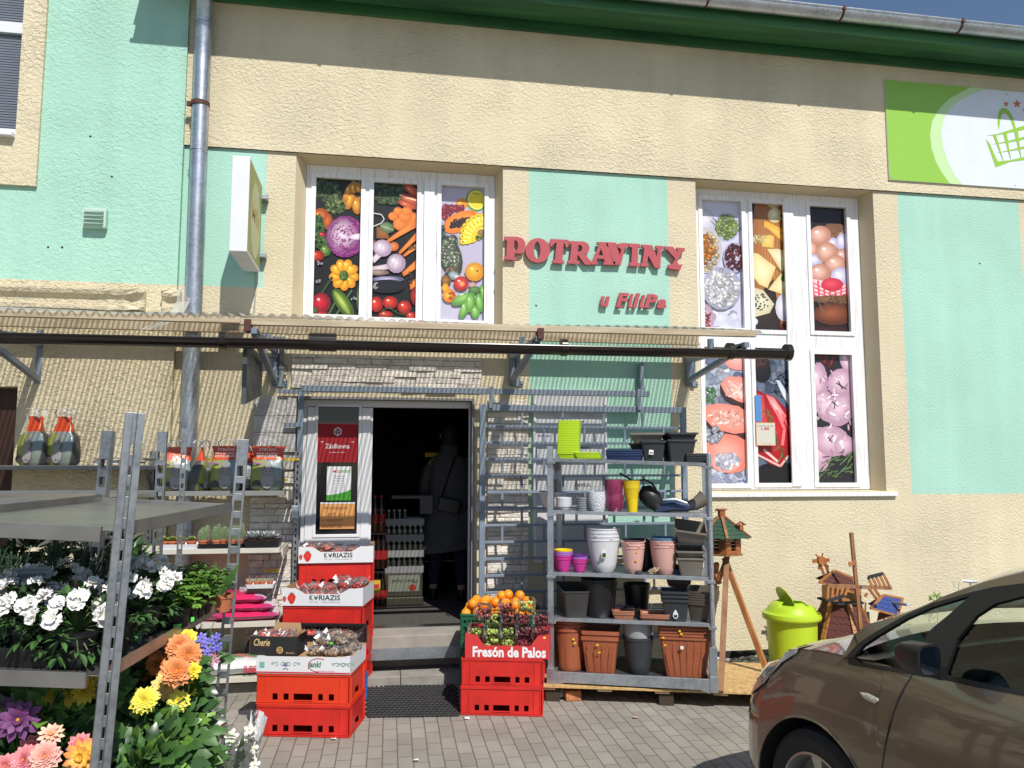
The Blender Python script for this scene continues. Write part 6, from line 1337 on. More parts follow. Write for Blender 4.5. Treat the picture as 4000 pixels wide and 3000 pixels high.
# ================================================================ crates and boxes
REDC=mat('red_crate_plastic',(.60,.022,.016),rough=.42,var=.22,scale=7,detail=8);ORC=mat('orange_red_crate_plastic',(.70,.045,.014),rough=.42,var=.10,scale=4);BLC=mat('blue_crate_plastic',(.02,.14,.42),rough=.45,var=.1);GRC=mat('green_crate_plastic',(.01,.11,.05),rough=.45,var=.1)
CW,CD,CH=.584,.385,.198
def crate_mb(w=CW,d=CD,h=CH,mesh=False):
    m=M();hw=w/2
    def side(W_,Tm):
        holes=[]
        a,b=-W_/2,W_/2
        if W_>.5: rel=((.17,.225),(.29,.345),(.40,.60),(.665,.715),(.78,.835))
        else: rel=((.38,.62),)
        for r0_,r1_ in rel: holes.append((a+W_*r0_,a+W_*r1_,h*.16,h*.36))
        if mesh: holes=[(a+.02+k*.03,a+.038+k*.03,z,z+.022) for k in range(int((W_-.05)/.03)) for z in (h*.15,h*.4,h*.65)]
        o=m.T;m.T=o@Tm
        m.plate(a+.006,b-.006,0.004,h-.004,holes,.003)
        m.box(a,b,-.006,.002,h-.016,h);m.box(a,b,-.005,.002,.0,.010);m.box(a,b,-.005,.002,h*.075,h*.095)
        for x in (a+.004,b-.010,a+W_*.10,a+W_*.9): m.box(x-.003,x+.003,-.006,.001,.0,h-.01)
        if not mesh and W_>.5:
            m.box(a+W_*.39,a+W_*.61,-.006,.001,h*.13,h*.15);m.box(a+W_*.385,a+W_*.395,-.006,.001,.0,h*.15);m.box(a+W_*.605,a+W_*.615,-.006,.001,.0,h*.15)
        m.T=o
    side(w,I4);side(w,Matrix.Translation((0,d,0))@Matrix.Rotation(math.pi,4,'Z'))
    side(d,Matrix.Translation((-hw,d/2,0))@Matrix.Rotation(-math.pi/2,4,'Z'));side(d,Matrix.Translation((hw,d/2,0))@Matrix.Rotation(math.pi/2,4,'Z'))
    m.box(-hw+.006,hw-.006,.006,d-.006,.004,.009);return m
CM={}
def crate(name,mt,label,pos,rz,w=CW,d=CD,h=CH,mesh=False,group=None,cat='crate'):
    k=(mt.name,w,d,h,mesh)
    if k not in CM:
        o=crate_mb(w,d,h,mesh).build(name,mt,bevel=.0015);CM[k]=o
    else: o=CM[k].copy();C.objects.link(o);o.name=name
    o.location=pos;o.rotation_euler=(0,0,rz);return tag(o,label,cat,group)
def mid(a,b): return (a+b)/2
# front left stack
L0,L1=G(1001,2876),G(1363,2884);w1_=(L1-L0).length;rA=math.atan2((L1-L0).y,(L1-L0).x);cA=mid(L0,L1);hA=.190
crate('crate',REDC,'bottom red crate of the front stack left of the doormat',(cA.x,cA.y,.002),rA,w=w1_,h=hA)
crate('crate',ORC,'orange red crate second from the ground in the front left stack',(cA.x-.004,cA.y,.002+hA),rA+.006,w=w1_,h=hA)
TA=Matrix.Translation((cA.x,cA.y,0))@Matrix.Rotation(rA,4,'Z')
yR2=CD+.02
def at(Tm,x,y,z): return tuple(Tm@Vector((x,y,z)))
crate('crate',BLC,'blue crate on the ground behind the front red crates',at(TA,-.085,yR2,.002),rA,w=w1_)
crate('crate',REDC,'red crate on the blue one behind the front stack',at(TA,-.09,yR2,.20),rA,w=w1_)
crate('produce_crate',BLACKPL,'black mesh crate of wrapped tomatoes behind the brown mushroom packs',at(TA,-.095,yR2,.40),rA,w=w1_,h=.13,mesh=True)
yR3=yR2+CD+.02
for k,(c_,lb) in enumerate(((REDC,'lowest red crate in the stack carrying the lower strawberry box'),(REDC,'middle red crate in the stack carrying the lower strawberry box'),(REDC,'top red crate directly under the lower strawberry box'))):
    crate('crate',c_,lb,at(TA,-.135,yR3,.002+.216*k),rA+.03,h=.214)
TB=Matrix.Translation(TA@Vector((-.135,yR3,0)))@Matrix.Rotation(rA+.03,4,'Z')
x4=(W(1180,2200,-.2).x+W(1445,2200,-.2).x)/2;T4=Matrix.Translation((x4,-.21,0))@Matrix.Rotation(rad(-1.5),4,'Z')
for k,(c_,lb) in enumerate(((BLC,'blue crate at the foot of the rear stack beside the threshold'),(REDC,'lowest red crate of the rear stack against the door leaf'),(REDC,'middle red crate of the rear stack against the door leaf'),(REDC,'top red crate directly under the upper strawberry box'))):
    crate('crate',c_,lb,at(T4,0,0,[.120,.318,.516,.714][k]),rad(-1.5),h=.197,w=.56,d=.36)
# (the rear stack stands on an upturned crate on the kerb step)
crate('crate',REDC,'flat crate on the kerb step carrying the rear stack',at(T4,0,0,.080),rad(-1.5),h=.039,w=.56,d=.36)
# cardboard boxes
CWH=(.70,.71,.74);KR=(.42,.27,.14)
def carton(w,d,h,low,hb=None,colo=CWH,coli=KR,notch=.14):
    """open produce carton: corners high, long sides cut low; printed card with vertex colours"""
    m=M();hw=w/2;hb=hb or h
    def wall(W_,Tm,lowh):
        pts=[(-W_/2,0),(W_/2,0),(W_/2,h),(W_/2-notch*.6,h),(W_/2-notch,lowh),(-W_/2+notch,lowh),(-W_/2+notch*.6,h),(-W_/2,h)] if lowh<h else [(-W_/2,0),(W_/2,0),(W_/2,h),(-W_/2,h)]
        o=m.T;m.T=o@Tm
        if lowh<h:
            for q in ([0,1,4,5],[1,2,3,4],[0,5,6,7]):
                P=[pts[i] for i in q];m.add([(x,0,z) for x,z in P],[tuple(range(4))],0,[colo]*4);m.add([(x,.004,z) for x,z in P],[tuple(range(4))[::-1]],0,[coli]*4)
        else:
            m.add([(x,0,z) for x,z in pts],[(0,1,2,3)],0,[colo]*4);m.add([(x,.004,z) for x,z in pts],[(3,2,1,0)],0,[coli]*4)
        top=pts[2:] if lowh<h else [pts[2],pts[3]]
        for i in range(len(top)-1):
            a,b=top[i],top[i+1];m.add([(a[0],0,a[1]),(b[0],0,b[1]),(b[0],.004,b[1]),(a[0],.004,a[1])],[(0,1,2,3)],0,[coli]*4)
        m.T=o
    wall(w,I4,low);wall(w,Matrix.Translation((0,d,0))@Matrix.Rotation(math.pi,4,'Z'),low);wall(d,Matrix.Translation((-hw,d/2,0))@Matrix.Rotation(-math.pi/2,4,'Z'),h);wall(d,Matrix.Translation((hw,d/2,0))@Matrix.Rotation(math.pi/2,4,'Z'),h)
    m.box(-hw+.004,hw-.004,.004,d-.004,.001,.005,col=coli)
    for sx in (-1,1): m.quad((sx*(hw-.004),.0045,h-.0005),(sx*(hw-.06),.0045,h-.0005),(sx*(hw-.004),.05,h-.0005),(sx*(hw-.004),.05,h-.0005),0,colo)
    return m
def strawb(m,x,z,s,y=-.0012):
    m.add([(x+s*math.sin(t)*(1-.25*math.cos(t+.0)*-1*0)*(.95 if math.cos(t)>0 else .8+.2*math.cos(t)),y,z+s*1.15*math.cos(t)) for t in [6.2832*k/16 for k in range(16)]],[tuple(range(16))[::-1]],0,[srgb((205,40,30))]*16)
    for k in range(10):
        a,b=x+s*R.uniform(-.5,.5),z+s*R.uniform(-.6,.5);m.box(a-.0012,a+.0012,y-.0004,y-.0002,b-.0015,b+.0015,col=srgb((240,150,90)))
    for k in range(5):
        a=rad(-60+30*k);m.add([(x-.004,y-.0006,z+s*1.0),(x+.004,y-.0006,z+s*1.0),(x+s*.9*math.sin(a),y-.0006,z+s*1.0+s*.55*math.cos(a))],[(0,1,2)],0,[srgb((50,100,50))]*3)
def koriazis(label,Tm,w,d=.37,h=.125):
    bx=thing('strawberry_box',label,'cardboard box',tuple(Tm.translation),0);bx.rotation_euler=Tm.to_euler();WMX[bx.name]=Tm.copy()
    m=carton(w,d,h,.085,notch=.17);strawb(m,-w*.38,.05,.034)
    if w>.56: strawb(m,-w*.49+.012,.045,.016)
    dk=srgb((30,50,44));addtext(m,'K',-w*.16,-w*.115,.040,.078,-.0012,0,dk,off=.02);addtext(m,'RIAZIS',-w*.045,w*.22,.040,.078,-.0012,0,dk,off=.02)
    for s_,a in ((-1,.3),(1,-.2)): m.add([(-w*.08,-.0012,.040),(-w*.08+s_*.012,-.0012,.055),(-w*.08+s_*.012,-.0012,.078),(-w*.08,-.0012,.062)],[(0,1,2,3)],0,[srgb((60,120,60)) if s_<0 else srgb((36,84,60))]*4)
    addtext(m,'fruit  company',-w*.16,w*.22,.020,.032,-.0012,0,srgb((120,124,128)))
    m.build('carton',PRINTM,bx,local=True,weld=False);return bx
FILM=bpy.data.materials.new('clear_crinkled_film');FILM.use_nodes=True
def _film(mm,dens=.22,tint=(1,1,1)):
    nt=mm.node_tree;N=nt.nodes;L=nt.links
    for n in list(N):
        if n.type!='OUTPUT_MATERIAL':N.remove(n)
    out=[n for n in N if n.type=='OUTPUT_MATERIAL'][0];t=N.new('ShaderNodeBsdfTransparent');t.inputs[0].default_value=(*tint,1);g=N.new('ShaderNodeBsdfPrincipled');g.inputs['Base Color'].default_value=(.8,.8,.82,1);g.inputs['Roughness'].default_value=.08
    tc=N.new('ShaderNodeTexCoord');no=N.new('ShaderNodeTexNoise');no.inputs['Scale'].default_value=38;no.inputs['Detail'].default_value=3;L.new(tc.outputs['Object'],no.inputs['Vector'])
    bp=N.new('ShaderNodeBump');bp.inputs['Distance'].default_value=.009;L.new(no.outputs['Fac'],bp.inputs['Height']);L.new(bp.outputs['Normal'],g.inputs['Normal'])
    fr=N.new('ShaderNodeFresnel');fr.inputs['IOR'].default_value=1.5;L.new(bp.outputs['Normal'],fr.inputs['Normal'])
    mt=N.new('ShaderNodeMath');mt.operation='ADD';mt.use_clamp=True;L.new(fr.outputs[0],mt.inputs[0]);mt.inputs[1].default_value=dens
    mx=N.new('ShaderNodeMixShader');L.new(mt.outputs[0],mx.inputs[0]);L.new(t.outputs[0],mx.inputs[1]);L.new(g.outputs[0],mx.inputs[2]);L.new(mx.outputs[0],out.inputs[0])
_film(FILM,.0)
FR={'straw':mat('strawberry_red',(.45,.03,.02),rough=.4,var=.3,scale=60),'tom':mat('tomato_red',(.60,.06,.015),rough=.25,var=.15),'mush':mat('brown_dates',(.30,.21,.14),rough=.5,var=.4,scale=50),'meat':mat('pale_red_fruit',(.48,.12,.09),rough=.5,var=.35,scale=50)}
def pack(label,Tm,pos,sz,kind,n=12,r=.016,rot=0,name='fruit_pack',group=None,film=True):
    p=thing(name,label,'fruit pack',tuple(Tm@Vector(pos)),0,group);MM=Tm@Matrix.Translation(pos)@Matrix.Rotation(rot,4,'Z');p.rotation_euler=MM.to_euler();WMX[p.name]=MM.copy()
    m=M()
    for k in range(n): m.ell((R.uniform(-.8,.8)*sz[0],R.uniform(-.8,.8)*sz[1],R.uniform(r*.8,max(r,sz[2]*1.3))),r*R.uniform(.8,1.15),8,6,jit=.06)
    m.build('fruit',FR[kind],p,local=True,smooth=True)
    if film:
        m=M();vs=[];nu,nv=14,7
        for j in range(nv):
            f=j/(nv-1);e=math.sin(math.pi*min(max(f,.12),.95))**.5
            for i in range(nu):
                a=6.2832*i/nu;q=1+R.uniform(-.16,.16);vs.append((sz[0]*1.12*math.cos(a)*e*q,sz[1]*1.12*math.sin(a)*e*q,sz[2]*2.1*f+R.uniform(-.006,.006)+.002))
        m.add(vs,[(j*nu+i,j*nu+(i+1)%nu,(j+1)*nu+(i+1)%nu,(j+1)*nu+i) for j in range(nv-1) for i in range(nu)])
        s_=.5
        for q_ in (-1,1): m.add([(q_*sz[0]*1.0,-sz[1]*.4,sz[2]),(q_*sz[0]*1.5,-sz[1]*.6,sz[2]*1.9+.01*q_),(q_*sz[0]*1.45,sz[1]*.7,sz[2]*2.2),(q_*sz[0],sz[1]*.5,sz[2])],[(0,1,2,3)])
        m.build('wrapping',FILM,p,local=True)
    return p
K1=T4@Matrix.Translation((0,-.02,.912));koriazis('upper white strawberry box with pale packed fruit against the door leaf',K1,.575)
for k,(x,y) in enumerate(((-.19,.12),(-.08,.14),(.02,.13),(.13,.11),(-.13,.25),(.0,.27),(.12,.26))):
    pack('filmed pack of pale red fruit in the upper strawberry box',K1,(x,y,.04+.03*(k<2)),(.05,.06,.035),'meat',14,.015,R.uniform(-.5,.5),group='packs in the upper strawberry box')
K2=TB@Matrix.Translation((.0,-.015,.652));koriazis('lower white strawberry box full of filmed berry packs in the middle stack',K2,.595,d=.39)
for k,(x,y,z) in enumerate(((-.17,.10,.03),(-.06,.09,.03),(.05,.09,.03),(.16,.12,.03),(-.12,.22,.06),(.0,.22,.06),(.10,.24,.08),(.19,.25,.08),(-.2,.3,.04),(.08,.32,.10),(.2,.32,.09))):
    pack('filmed pack of dark red berries in the lower strawberry box',K2,(x,y,z),(.055,.055,.035),'straw',14,.014,R.uniform(-.6,.6),group='packs in the lower strawberry box')
# janki box on the front stack
J=TA@Matrix.Translation((-.004,-.012,.383));wj=w1_+.01
jb=thing('printed_box','flat white box with green scrollwork and grape print on the front left crates','cardboard box',tuple(J.translation));jb.rotation_euler=J.to_euler();WMX[jb.name]=J.copy()
m=carton(wj,.40,.105,.105,coli=KR);hw=wj/2;y=-.0012
m.box(-hw,hw,y-.0006,y,.004,.012,col=srgb((200,40,50)));gt_=srgb((90,140,130))
def curl(cx,cz_,r,s_,c):
    pts=[(cx+s_*r*(1-t/7)*math.cos(t),cz_+r*(1-t/7)*math.sin(t)) for t in [k*.5 for k in range(13)]]
    for a,b in zip(pts,pts[1:]): m.bar((a[0],y-.0004,a[1]),(b[0],y-.0004,b[1]),.0028,.0006,upv=(0,1,0),col=c)
for cx in (-.15,-.07,.235,.275):
    for s_ in (-1,1): curl(cx+s_*.02,.056,.018,s_,gt_);curl(cx+s_*.045,.060,.010,-s_,gt_)
for k in range(9): a=R.uniform(-.012,.012);m.ell((-.11+a,y,.045+R.uniform(-.016,.01)),(.005,.0008,.005),8,4,col=srgb((130,90,150)))
m.box(-hw+.02,-hw+.052,y-.0006,y,.035,.07,col=srgb((120,176,166)))
addtext(m,'janki',.03,.115,.030,.078,y,0,srgb((30,120,90)),off=.03,shear=.2)
for a,b in zip([(.10-.085*math.sin(t)*0+.068+ -.07-.065*math.cos(t),.055+.04*math.sin(t)) for t in [k*.25-1.6 for k in range(15)]],[(.10+.068-.07-.065*math.cos(t),.055+.04*math.sin(t)) for t in [k*.25-1.35 for k in range(15)]]): m.bar((a[0],y-.0004,a[1]),(b[0],y-.0004,b[1]),.004,.0006,upv=(0,1,0),col=srgb((190,40,50)))
addtext(m,'Rodzinny Grupy',.10,.20,.014,.023,y,0,srgb((190,40,50)))
m.build('carton',PRINTM,jb,local=True,weld=False)
m=M();m.box(-hw+.01,hw-.01,.01,.39,.088,.092);m.build('inner_tray',mat('kraft_card',KR,rough=.85,var=.1),jb,local=True)
# Cherie box
CHX=TA@Matrix.Translation((-.205,.004,.49))@Matrix.Rotation(rad(-2),4,'Z')
cb_=thing('tomato_box','black cherry tomato box with gold lettering standing on the printed white box','cardboard box',tuple(CHX.translation));cb_.rotation_euler=CHX.to_euler();WMX[cb_.name]=CHX.copy()
m=carton(.30,.20,.115,.115,colo=(.018,.018,.02),coli=KR);gold=srgb((214,184,130))
addtext(m,'Cherie',-.125,-.02,.055,.10,-.0012,0,gold,off=.02,shear=.25);addtext(m,'Premium',-.075,-.03,.045,.052,-.0012,0,srgb((150,30,30)))
m.add([(.045+.021*math.cos(t),-.0013,.032+.021*math.sin(t)) for t in [6.28*k/20 for k in range(20)]],[tuple(range(20))[::-1]],0,[gold]*20);m.add([(.045+.017*math.cos(t),-.0016,.032+.017*math.sin(t)) for t in [6.28*k/20 for k in range(20)]],[tuple(range(20))[::-1]],0,[srgb((150,110,60))]*20)
addtext(m,'sweet',.033,.057,.028,.037,-.002,0,gold);addtext(m,'Benefitline',.085,.14,.012,.022,-.0012,0,gold,shear=.3)
m.box(-.1525,-.1502,-.002,.20,0,.115,col=srgb((170,50,40)))
m.quad((-.08,.2,.115),(.11,.2,.115),(.10,.205,.16),(-.07,.205,.16),0,KR)
m.quad((.150,.02,.115),(.150,.16,.115),(.185,.15,.14),(.185,.03,.14),0,KR)
m.build('carton',PRINTM,cb_,local=True,weld=False)
for k,(x,y) in enumerate(((-.09,.06),(.0,.05),(.09,.08),(-.06,.14),(.04,.14))): pack('round clear cup of cherry tomatoes in the black box',CHX,(x,y,.055),(.04,.04,.036),'tom',14,.014,group='cups of cherry tomatoes in the black box')
for k,(x,y,z) in enumerate(((.06,.09,.095),(.16,.08,.095),(.24,.10,.095),(.08,.20,.10),(.18,.19,.11),(.25,.22,.10),(.10,.13,.15),(.19,.13,.155),(.14,.22,.17),(.22,.27,.14))):
    pack('filmed pack of brown fruit in the white scroll printed box',J,(x,y,z),(.052,.045,.028),'mush',14,.015,R.uniform(-.5,.5),group='packs of brown fruit in the printed box')
q=J@Vector((.155,.075,.172));m=M();m.cb((0,0,0),(.018,.002,.013),col=(.1,.75,.08));o=m.build('green_sticker',PRINTM,weld=False);o.location=q;tag(o,'bright green price sticker on a brown fruit pack','sticker')
for k,(x,y) in enumerate(((-.17,.28),(-.05,.28),(.07,.28),(.19,.28))): pack('flat filmed tray of tomatoes in the black mesh crate',TA@Matrix.Translation((-.10,yR2,.40)),(x,y-.08,.07),(.055,.07,.022),'tom',12,.017,R.uniform(-.2,.2),group='tomato trays in the black mesh crate')
# right stack
R0,R1=G(1800,2793),G(2117,2800);wr=(R1-R0).length;rB=math.atan2((R1-R0).y,(R1-R0).x);cB=mid(R0,R1);TR=Matrix.Translation((cB.x,cB.y,0))@Matrix.Rotation(rB,4,'Z');hB=.186
crate('crate',REDC,'bottom red crate of the stack right of the doormat',at(TR,0,0,.002),rB,w=wr,h=hB,d=.37);crate('crate',REDC,'upper red crate under the red grape box right of the doormat',at(TR,.005,0,.002+hB),rB-.01,w=wr,h=hB,d=.37)
FB=TR@Matrix.Translation((.04,-.006,.376))
fb=thing('grape_box','red cardboard box lettered in white carrying clear punnets of grapes','cardboard box',tuple(FB.translation));fb.rotation_euler=FB.to_euler();WMX[fb.name]=FB.copy()
rc=(.60,.035,.035);m=carton(.575,.37,.155,.085,colo=rc,coli=rc,notch=.13)
addtext(m,'Fresón de Palos',-.235,.262,.008,.078,-.0012,0,(.80,.80,.82),off=.035)
m.box(.245,.26,-.0016,-.0012,.135,.148,col=(.9,.8,.1));m.build('carton',PRINTM,fb,local=True,weld=False)
GG=mat('green_grapes',(.46,.56,.15),rough=.25,var=.25,scale=40);RG=mat('red_grapes',(.30,.075,.085),rough=.25,var=.4,scale=40)
PUN=bpy.data.materials.new('clear_punnet_plastic');PUN.use_nodes=True;_film(PUN,-.07)
def punnet_mb():
    m=M()
    for k in range(34):
        a,b=R.uniform(-.042,.042),R.uniform(-.042,.042);m.ell((a,b,.012+.072*R.random()),(.0105,.0105,.012),8,6)
    s=M();rings=[]
    for z,q in ((0,.85),(.045,.96),(.085,1.0),(.088,1.08),(.092,1.08),(.10,.95),(.118,.82)): rings.append([(x*q,y*q,z) for x,y in rr(.055,.055,.014)])
    s.loft(rings);return m,s
def punnet(pos,mt,label,group,tilt=(0,0,0)):
    g,s=punnet_mb();MM=FB@Matrix.Translation(pos)@Matrix.Rotation(tilt[0],4,'X')@Matrix.Rotation(tilt[2],4,'Z');p=thing('grape_punnet',label,'grape punnet',tuple(MM.translation),0,group);p.rotation_euler=MM.to_euler();WMX[p.name]=MM.copy()
    g.build('grapes',mt,p,local=True,smooth=True);s.build('punnet',PUN,p,local=True)
    if R.random()<.5: l=M();l.cb((0,.0,.1195),(.045,.03,.001),col=(.75,.76,.78) if R.random()<.6 else (.2,.75,.1));l.build('sticker',PRINTM,p,local=True,weld=False)
cols5=['leftmost','second','middle','fourth','rightmost']
for i in range(5):
    x=-.225+.112*i
    punnet((x,.055,.025),GG if i<3 else RG,cols5[i]+' punnet in the sunken bottom row of the red box','punnets of grapes',(-.25,0,.1))
    punnet((x,.10,.092),GG if i<3 else RG,cols5[i]+' punnet in the middle row of the grape display','punnets of grapes',(-.3,0,0))
    if i>0: punnet((x,.19,.165),(None,GG,RG,RG,RG)[i],cols5[i]+' punnet in the upper row of the grape display','punnets of grapes',(-.3,0,0))
punnet((-.19,.21,.205),RG,'punnet of dark red grapes leaning at the upper left of the grape display','punnets of grapes',(-.4,0,.4));punnet((-.03,.27,.225),RG,'punnet of red grapes at the back under the oranges','punnets of grapes',(-.2,0,0));punnet((.12,.24,.25),GG,'topmost punnet of green grapes at the right of the display','punnets of grapes',(-.2,0,.3))
# green crates with oranges behind
g0=TR@Matrix.Translation((-.03,.40,0))
for k in range(3): crate('crate',GRC,['lowest','middle','uppermost'][k]+' green mesh crate in the stack under the oranges',at(g0,-.02,0,.002+.197*k),rB,w=.56,d=.38,h=.195,mesh=True)
ORG=mat('orange_peel',(.86,.30,.015),rough=.42,var=.12,scale=9,bump=.35,bscale=260,dist=.002)
m=M();m.ell((0,0,0),.037,20,12);ob=m.build('orange',ORG,smooth=True);first=True
opos=[]
for i in range(7):
    for j in range(4): opos.append((-.245+.079*i,.05+.085*j,.585+.006*((i+j)%2)))
for i in range(6):
    for j in range(3): 
        if (i,j) in ((2,0),(5,0)):continue
        opos.append((-.20+.079*i,.10+.085*j,.640+.008*R.random()))
opos+=[(.06,.2,.70),(.14,.2,.695),(.0,.2,.69)]
for k,(x,y,z) in enumerate(opos):
    o=ob if k==0 else ob.copy()
    if k:C.objects.link(o)
    o.location=g0@Vector((x-.02+R.uniform(-.006,.006),y,z));o.rotation_euler=(R.random()*6,R.random()*6,0);tag(o,'ripe orange in the heap on the green crates behind the grapes','orange','heap of oranges on the green crates')
m=M();q=g0@Vector((-.14,-.0,.58));m.cb(q,(.03,.002,.02),col=(.3,.8,.05));tag(m.build('green_sticker',PRINTM,weld=False),'small lime sticker on the rim of the orange crate','sticker')
# door mat
m=M();mp_=[G(1440,2686),G(1788,2682),G(1432,2806),G(1800,2800)];nx_,ny_=19,14
a,b,c,d=mp_
for j in range(ny_):
    for i in range(nx_):
        u,v=(i+.5*(j%2)+.25)/(nx_+.5),(j+.5)/ny_;p=a.lerp(b,u).lerp(c.lerp(d,u),v)
        rx2,ry2=(b-a).length/nx_*.50,(c-a).length/ny_*.52
        m.tube([(p.x+rx2*math.cos(t),p.y+ry2*math.sin(t),.011) for t in [6.2832*k/8 for k in range(8)]],.007,4,closed=True)
tag(m.build('door_mat',mat('black_rubber',(.035,.035,.037),rough=.7,var=.3,scale=30),weld=False),'black rubber ring mat lying on the paving below the steps','door mat')
# litter
for px,py,nm,c,lb in ((1824,2808,'paper_scrap',(.8,.8,.82),'crumpled white paper scrap by the corner of the right red crates'),(1303,2888,'paper_scrap',(.75,.75,.76),'thin white paper scrap in front of the left red crates'),(1624,2972,'paper_scrap',(.8,.8,.82),'tiny white paper scrap on the paving in the foreground'),(2480,2805,'cigarette_end',(.7,.4,.3),'cigarette end on the paving below the pot rack'),(1275,2770,'paper_scrap',(.8,.8,.8),'white paper fleck stuck to the right side of the front crates')):
    q=G(px,py,.004);m=M();m.add([(q.x+dx*s_,q.y+dy*s_,.004+R.random()*.012) for dx,dy,s_ in ((-1,-1,.014),(1,-.8,.018),(1.1,.9,.013),(0,1.2,.012),(-.9,.8,.016))],[(0,1,2,3,4)],0,[c]*5)
    if px!=1275: tag(m.build(nm,PRINTM,weld=False),lb,'litter')
# ================================================================ wall shelf left of the door
YS0=-.50;SHW=mat('cream_shelf_metal',(.58,.55,.47),rough=.5,var=.08);GRYS=mat('grey_shelf_metal',(.22,.22,.21),rough=.5)
ws=thing('wall_shelf','cream metal shop shelving full of cacti and soil bags left of the door','shelving',(-1.3,-.3,.12))
def zz(py,px=900): return W(px,py,YS0).z
xL=W(560,2150,YS0).x;lev=[(1925,W(1112,1925,YS0).x),(2150,W(1092,2150,YS0).x),(2440,W(1075,2440,YS0).x),(2655,W(1060,2655,YS0).x)]
for k,(py,xr) in enumerate(lev):
    z=zz(py);m=M();m.box(xL-.3,xr,YS0,-.10,z-.004,z+.012);m.box(xL-.3,xr,YS0-.004,YS0-.0005,z-.022,z+.014);m.build('shelf_board',GRYS if k==0 else SHW,ws,bevel=.002)
    m=M();xe=xr+.01;m.prism([(xe,z+.01),(xe+.012,z+.01),(xe+.012,z-.06),(xe,z-.03)],YS0+.02,-.10);m.build('side_bracket',SHW,ws)
m=M();m.box(xL-.3,lev[3][1],YS0+.004,YS0+.012,.12,zz(2668));m.build('base_panel',mat('yellow_shelf_edge',(.68,.46,.03),rough=.5),ws)
for x in (lev[0][1]+.05,lev[0][1]-1.05):
    m=M();m.T=T(x,-.11,0);hl=[(-.006,.006,.3+.05*k,.325+.05*k) for k in range(30)];m.plate(-.02,.02,.12,zz(1770)+.02,hl,.03);m.build('upright',GALVD,ws)
m=M();z=zz(1792);m.box(xL+.2,lev[0][1]+.06,-.125,-.105,z-.012,z+.006);m.build('back_rail',mat('yellow_shelf_edge',(.68,.46,.03),rough=.5),ws)
for py,px0,px1 in ((1874,1102,1125),(2228,1030,1090)):
    m=M();a,b=W(px0,py,-.13),W(px1,py,-.13);m.box(a.x,b.x,-.13,-.12,a.z-.012,a.z+.008);m.build('price_rail',mat('yellow_shelf_edge',(.68,.46,.03),rough=.5),ws)
# high board further left
hs=thing('wall_shelf','narrow grey high board with cat litter bags far left under the awning','shelf',(-2.6,-.4,1.6));m=M();YH=-.45;a,b=W(-300,1835,YH),W(592,1835,YH);m.box(a.x,b.x,YH,-.06,a.z-.0,a.z+.030);m.build('shelf_board',GRYS,hs,bevel=.002)
m=M();m.bar((b.x-.05,-.08,a.z-.25),(b.x-.05,YH+.05,a.z),.025,.02);m.bar((b.x-.05,-.08,a.z-.3),(b.x-.05,-.08,a.z),.025,.02);m.build('support',GRYS,hs)
zH=a.z+.031
PAPER=mat('crumpled_white_film',(.62,.62,.64),rough=.35,var=.3,scale=25)
m=M()
for k in range(11):
    x=W(340+k*23,1820,YH+.1).x;y=YH+.08+R.uniform(0,.1);n=7
    vs=[(x+R.uniform(-.09,.09),y+R.uniform(-.06,.06),zH+.004+.012*(k%4)+R.uniform(0,.03)) for i in range(n)];vs.sort(key=lambda v:math.atan2(v[1]-y,v[0]-x))
    m.add(vs+[(x,y,zH+.03+.01*(k%4))],[(i,(i+1)%n,n) for i in range(n)])
tag(m.build('folded_bags',PAPER),'heap of crumpled white plastic bags on the high board','bag heap')
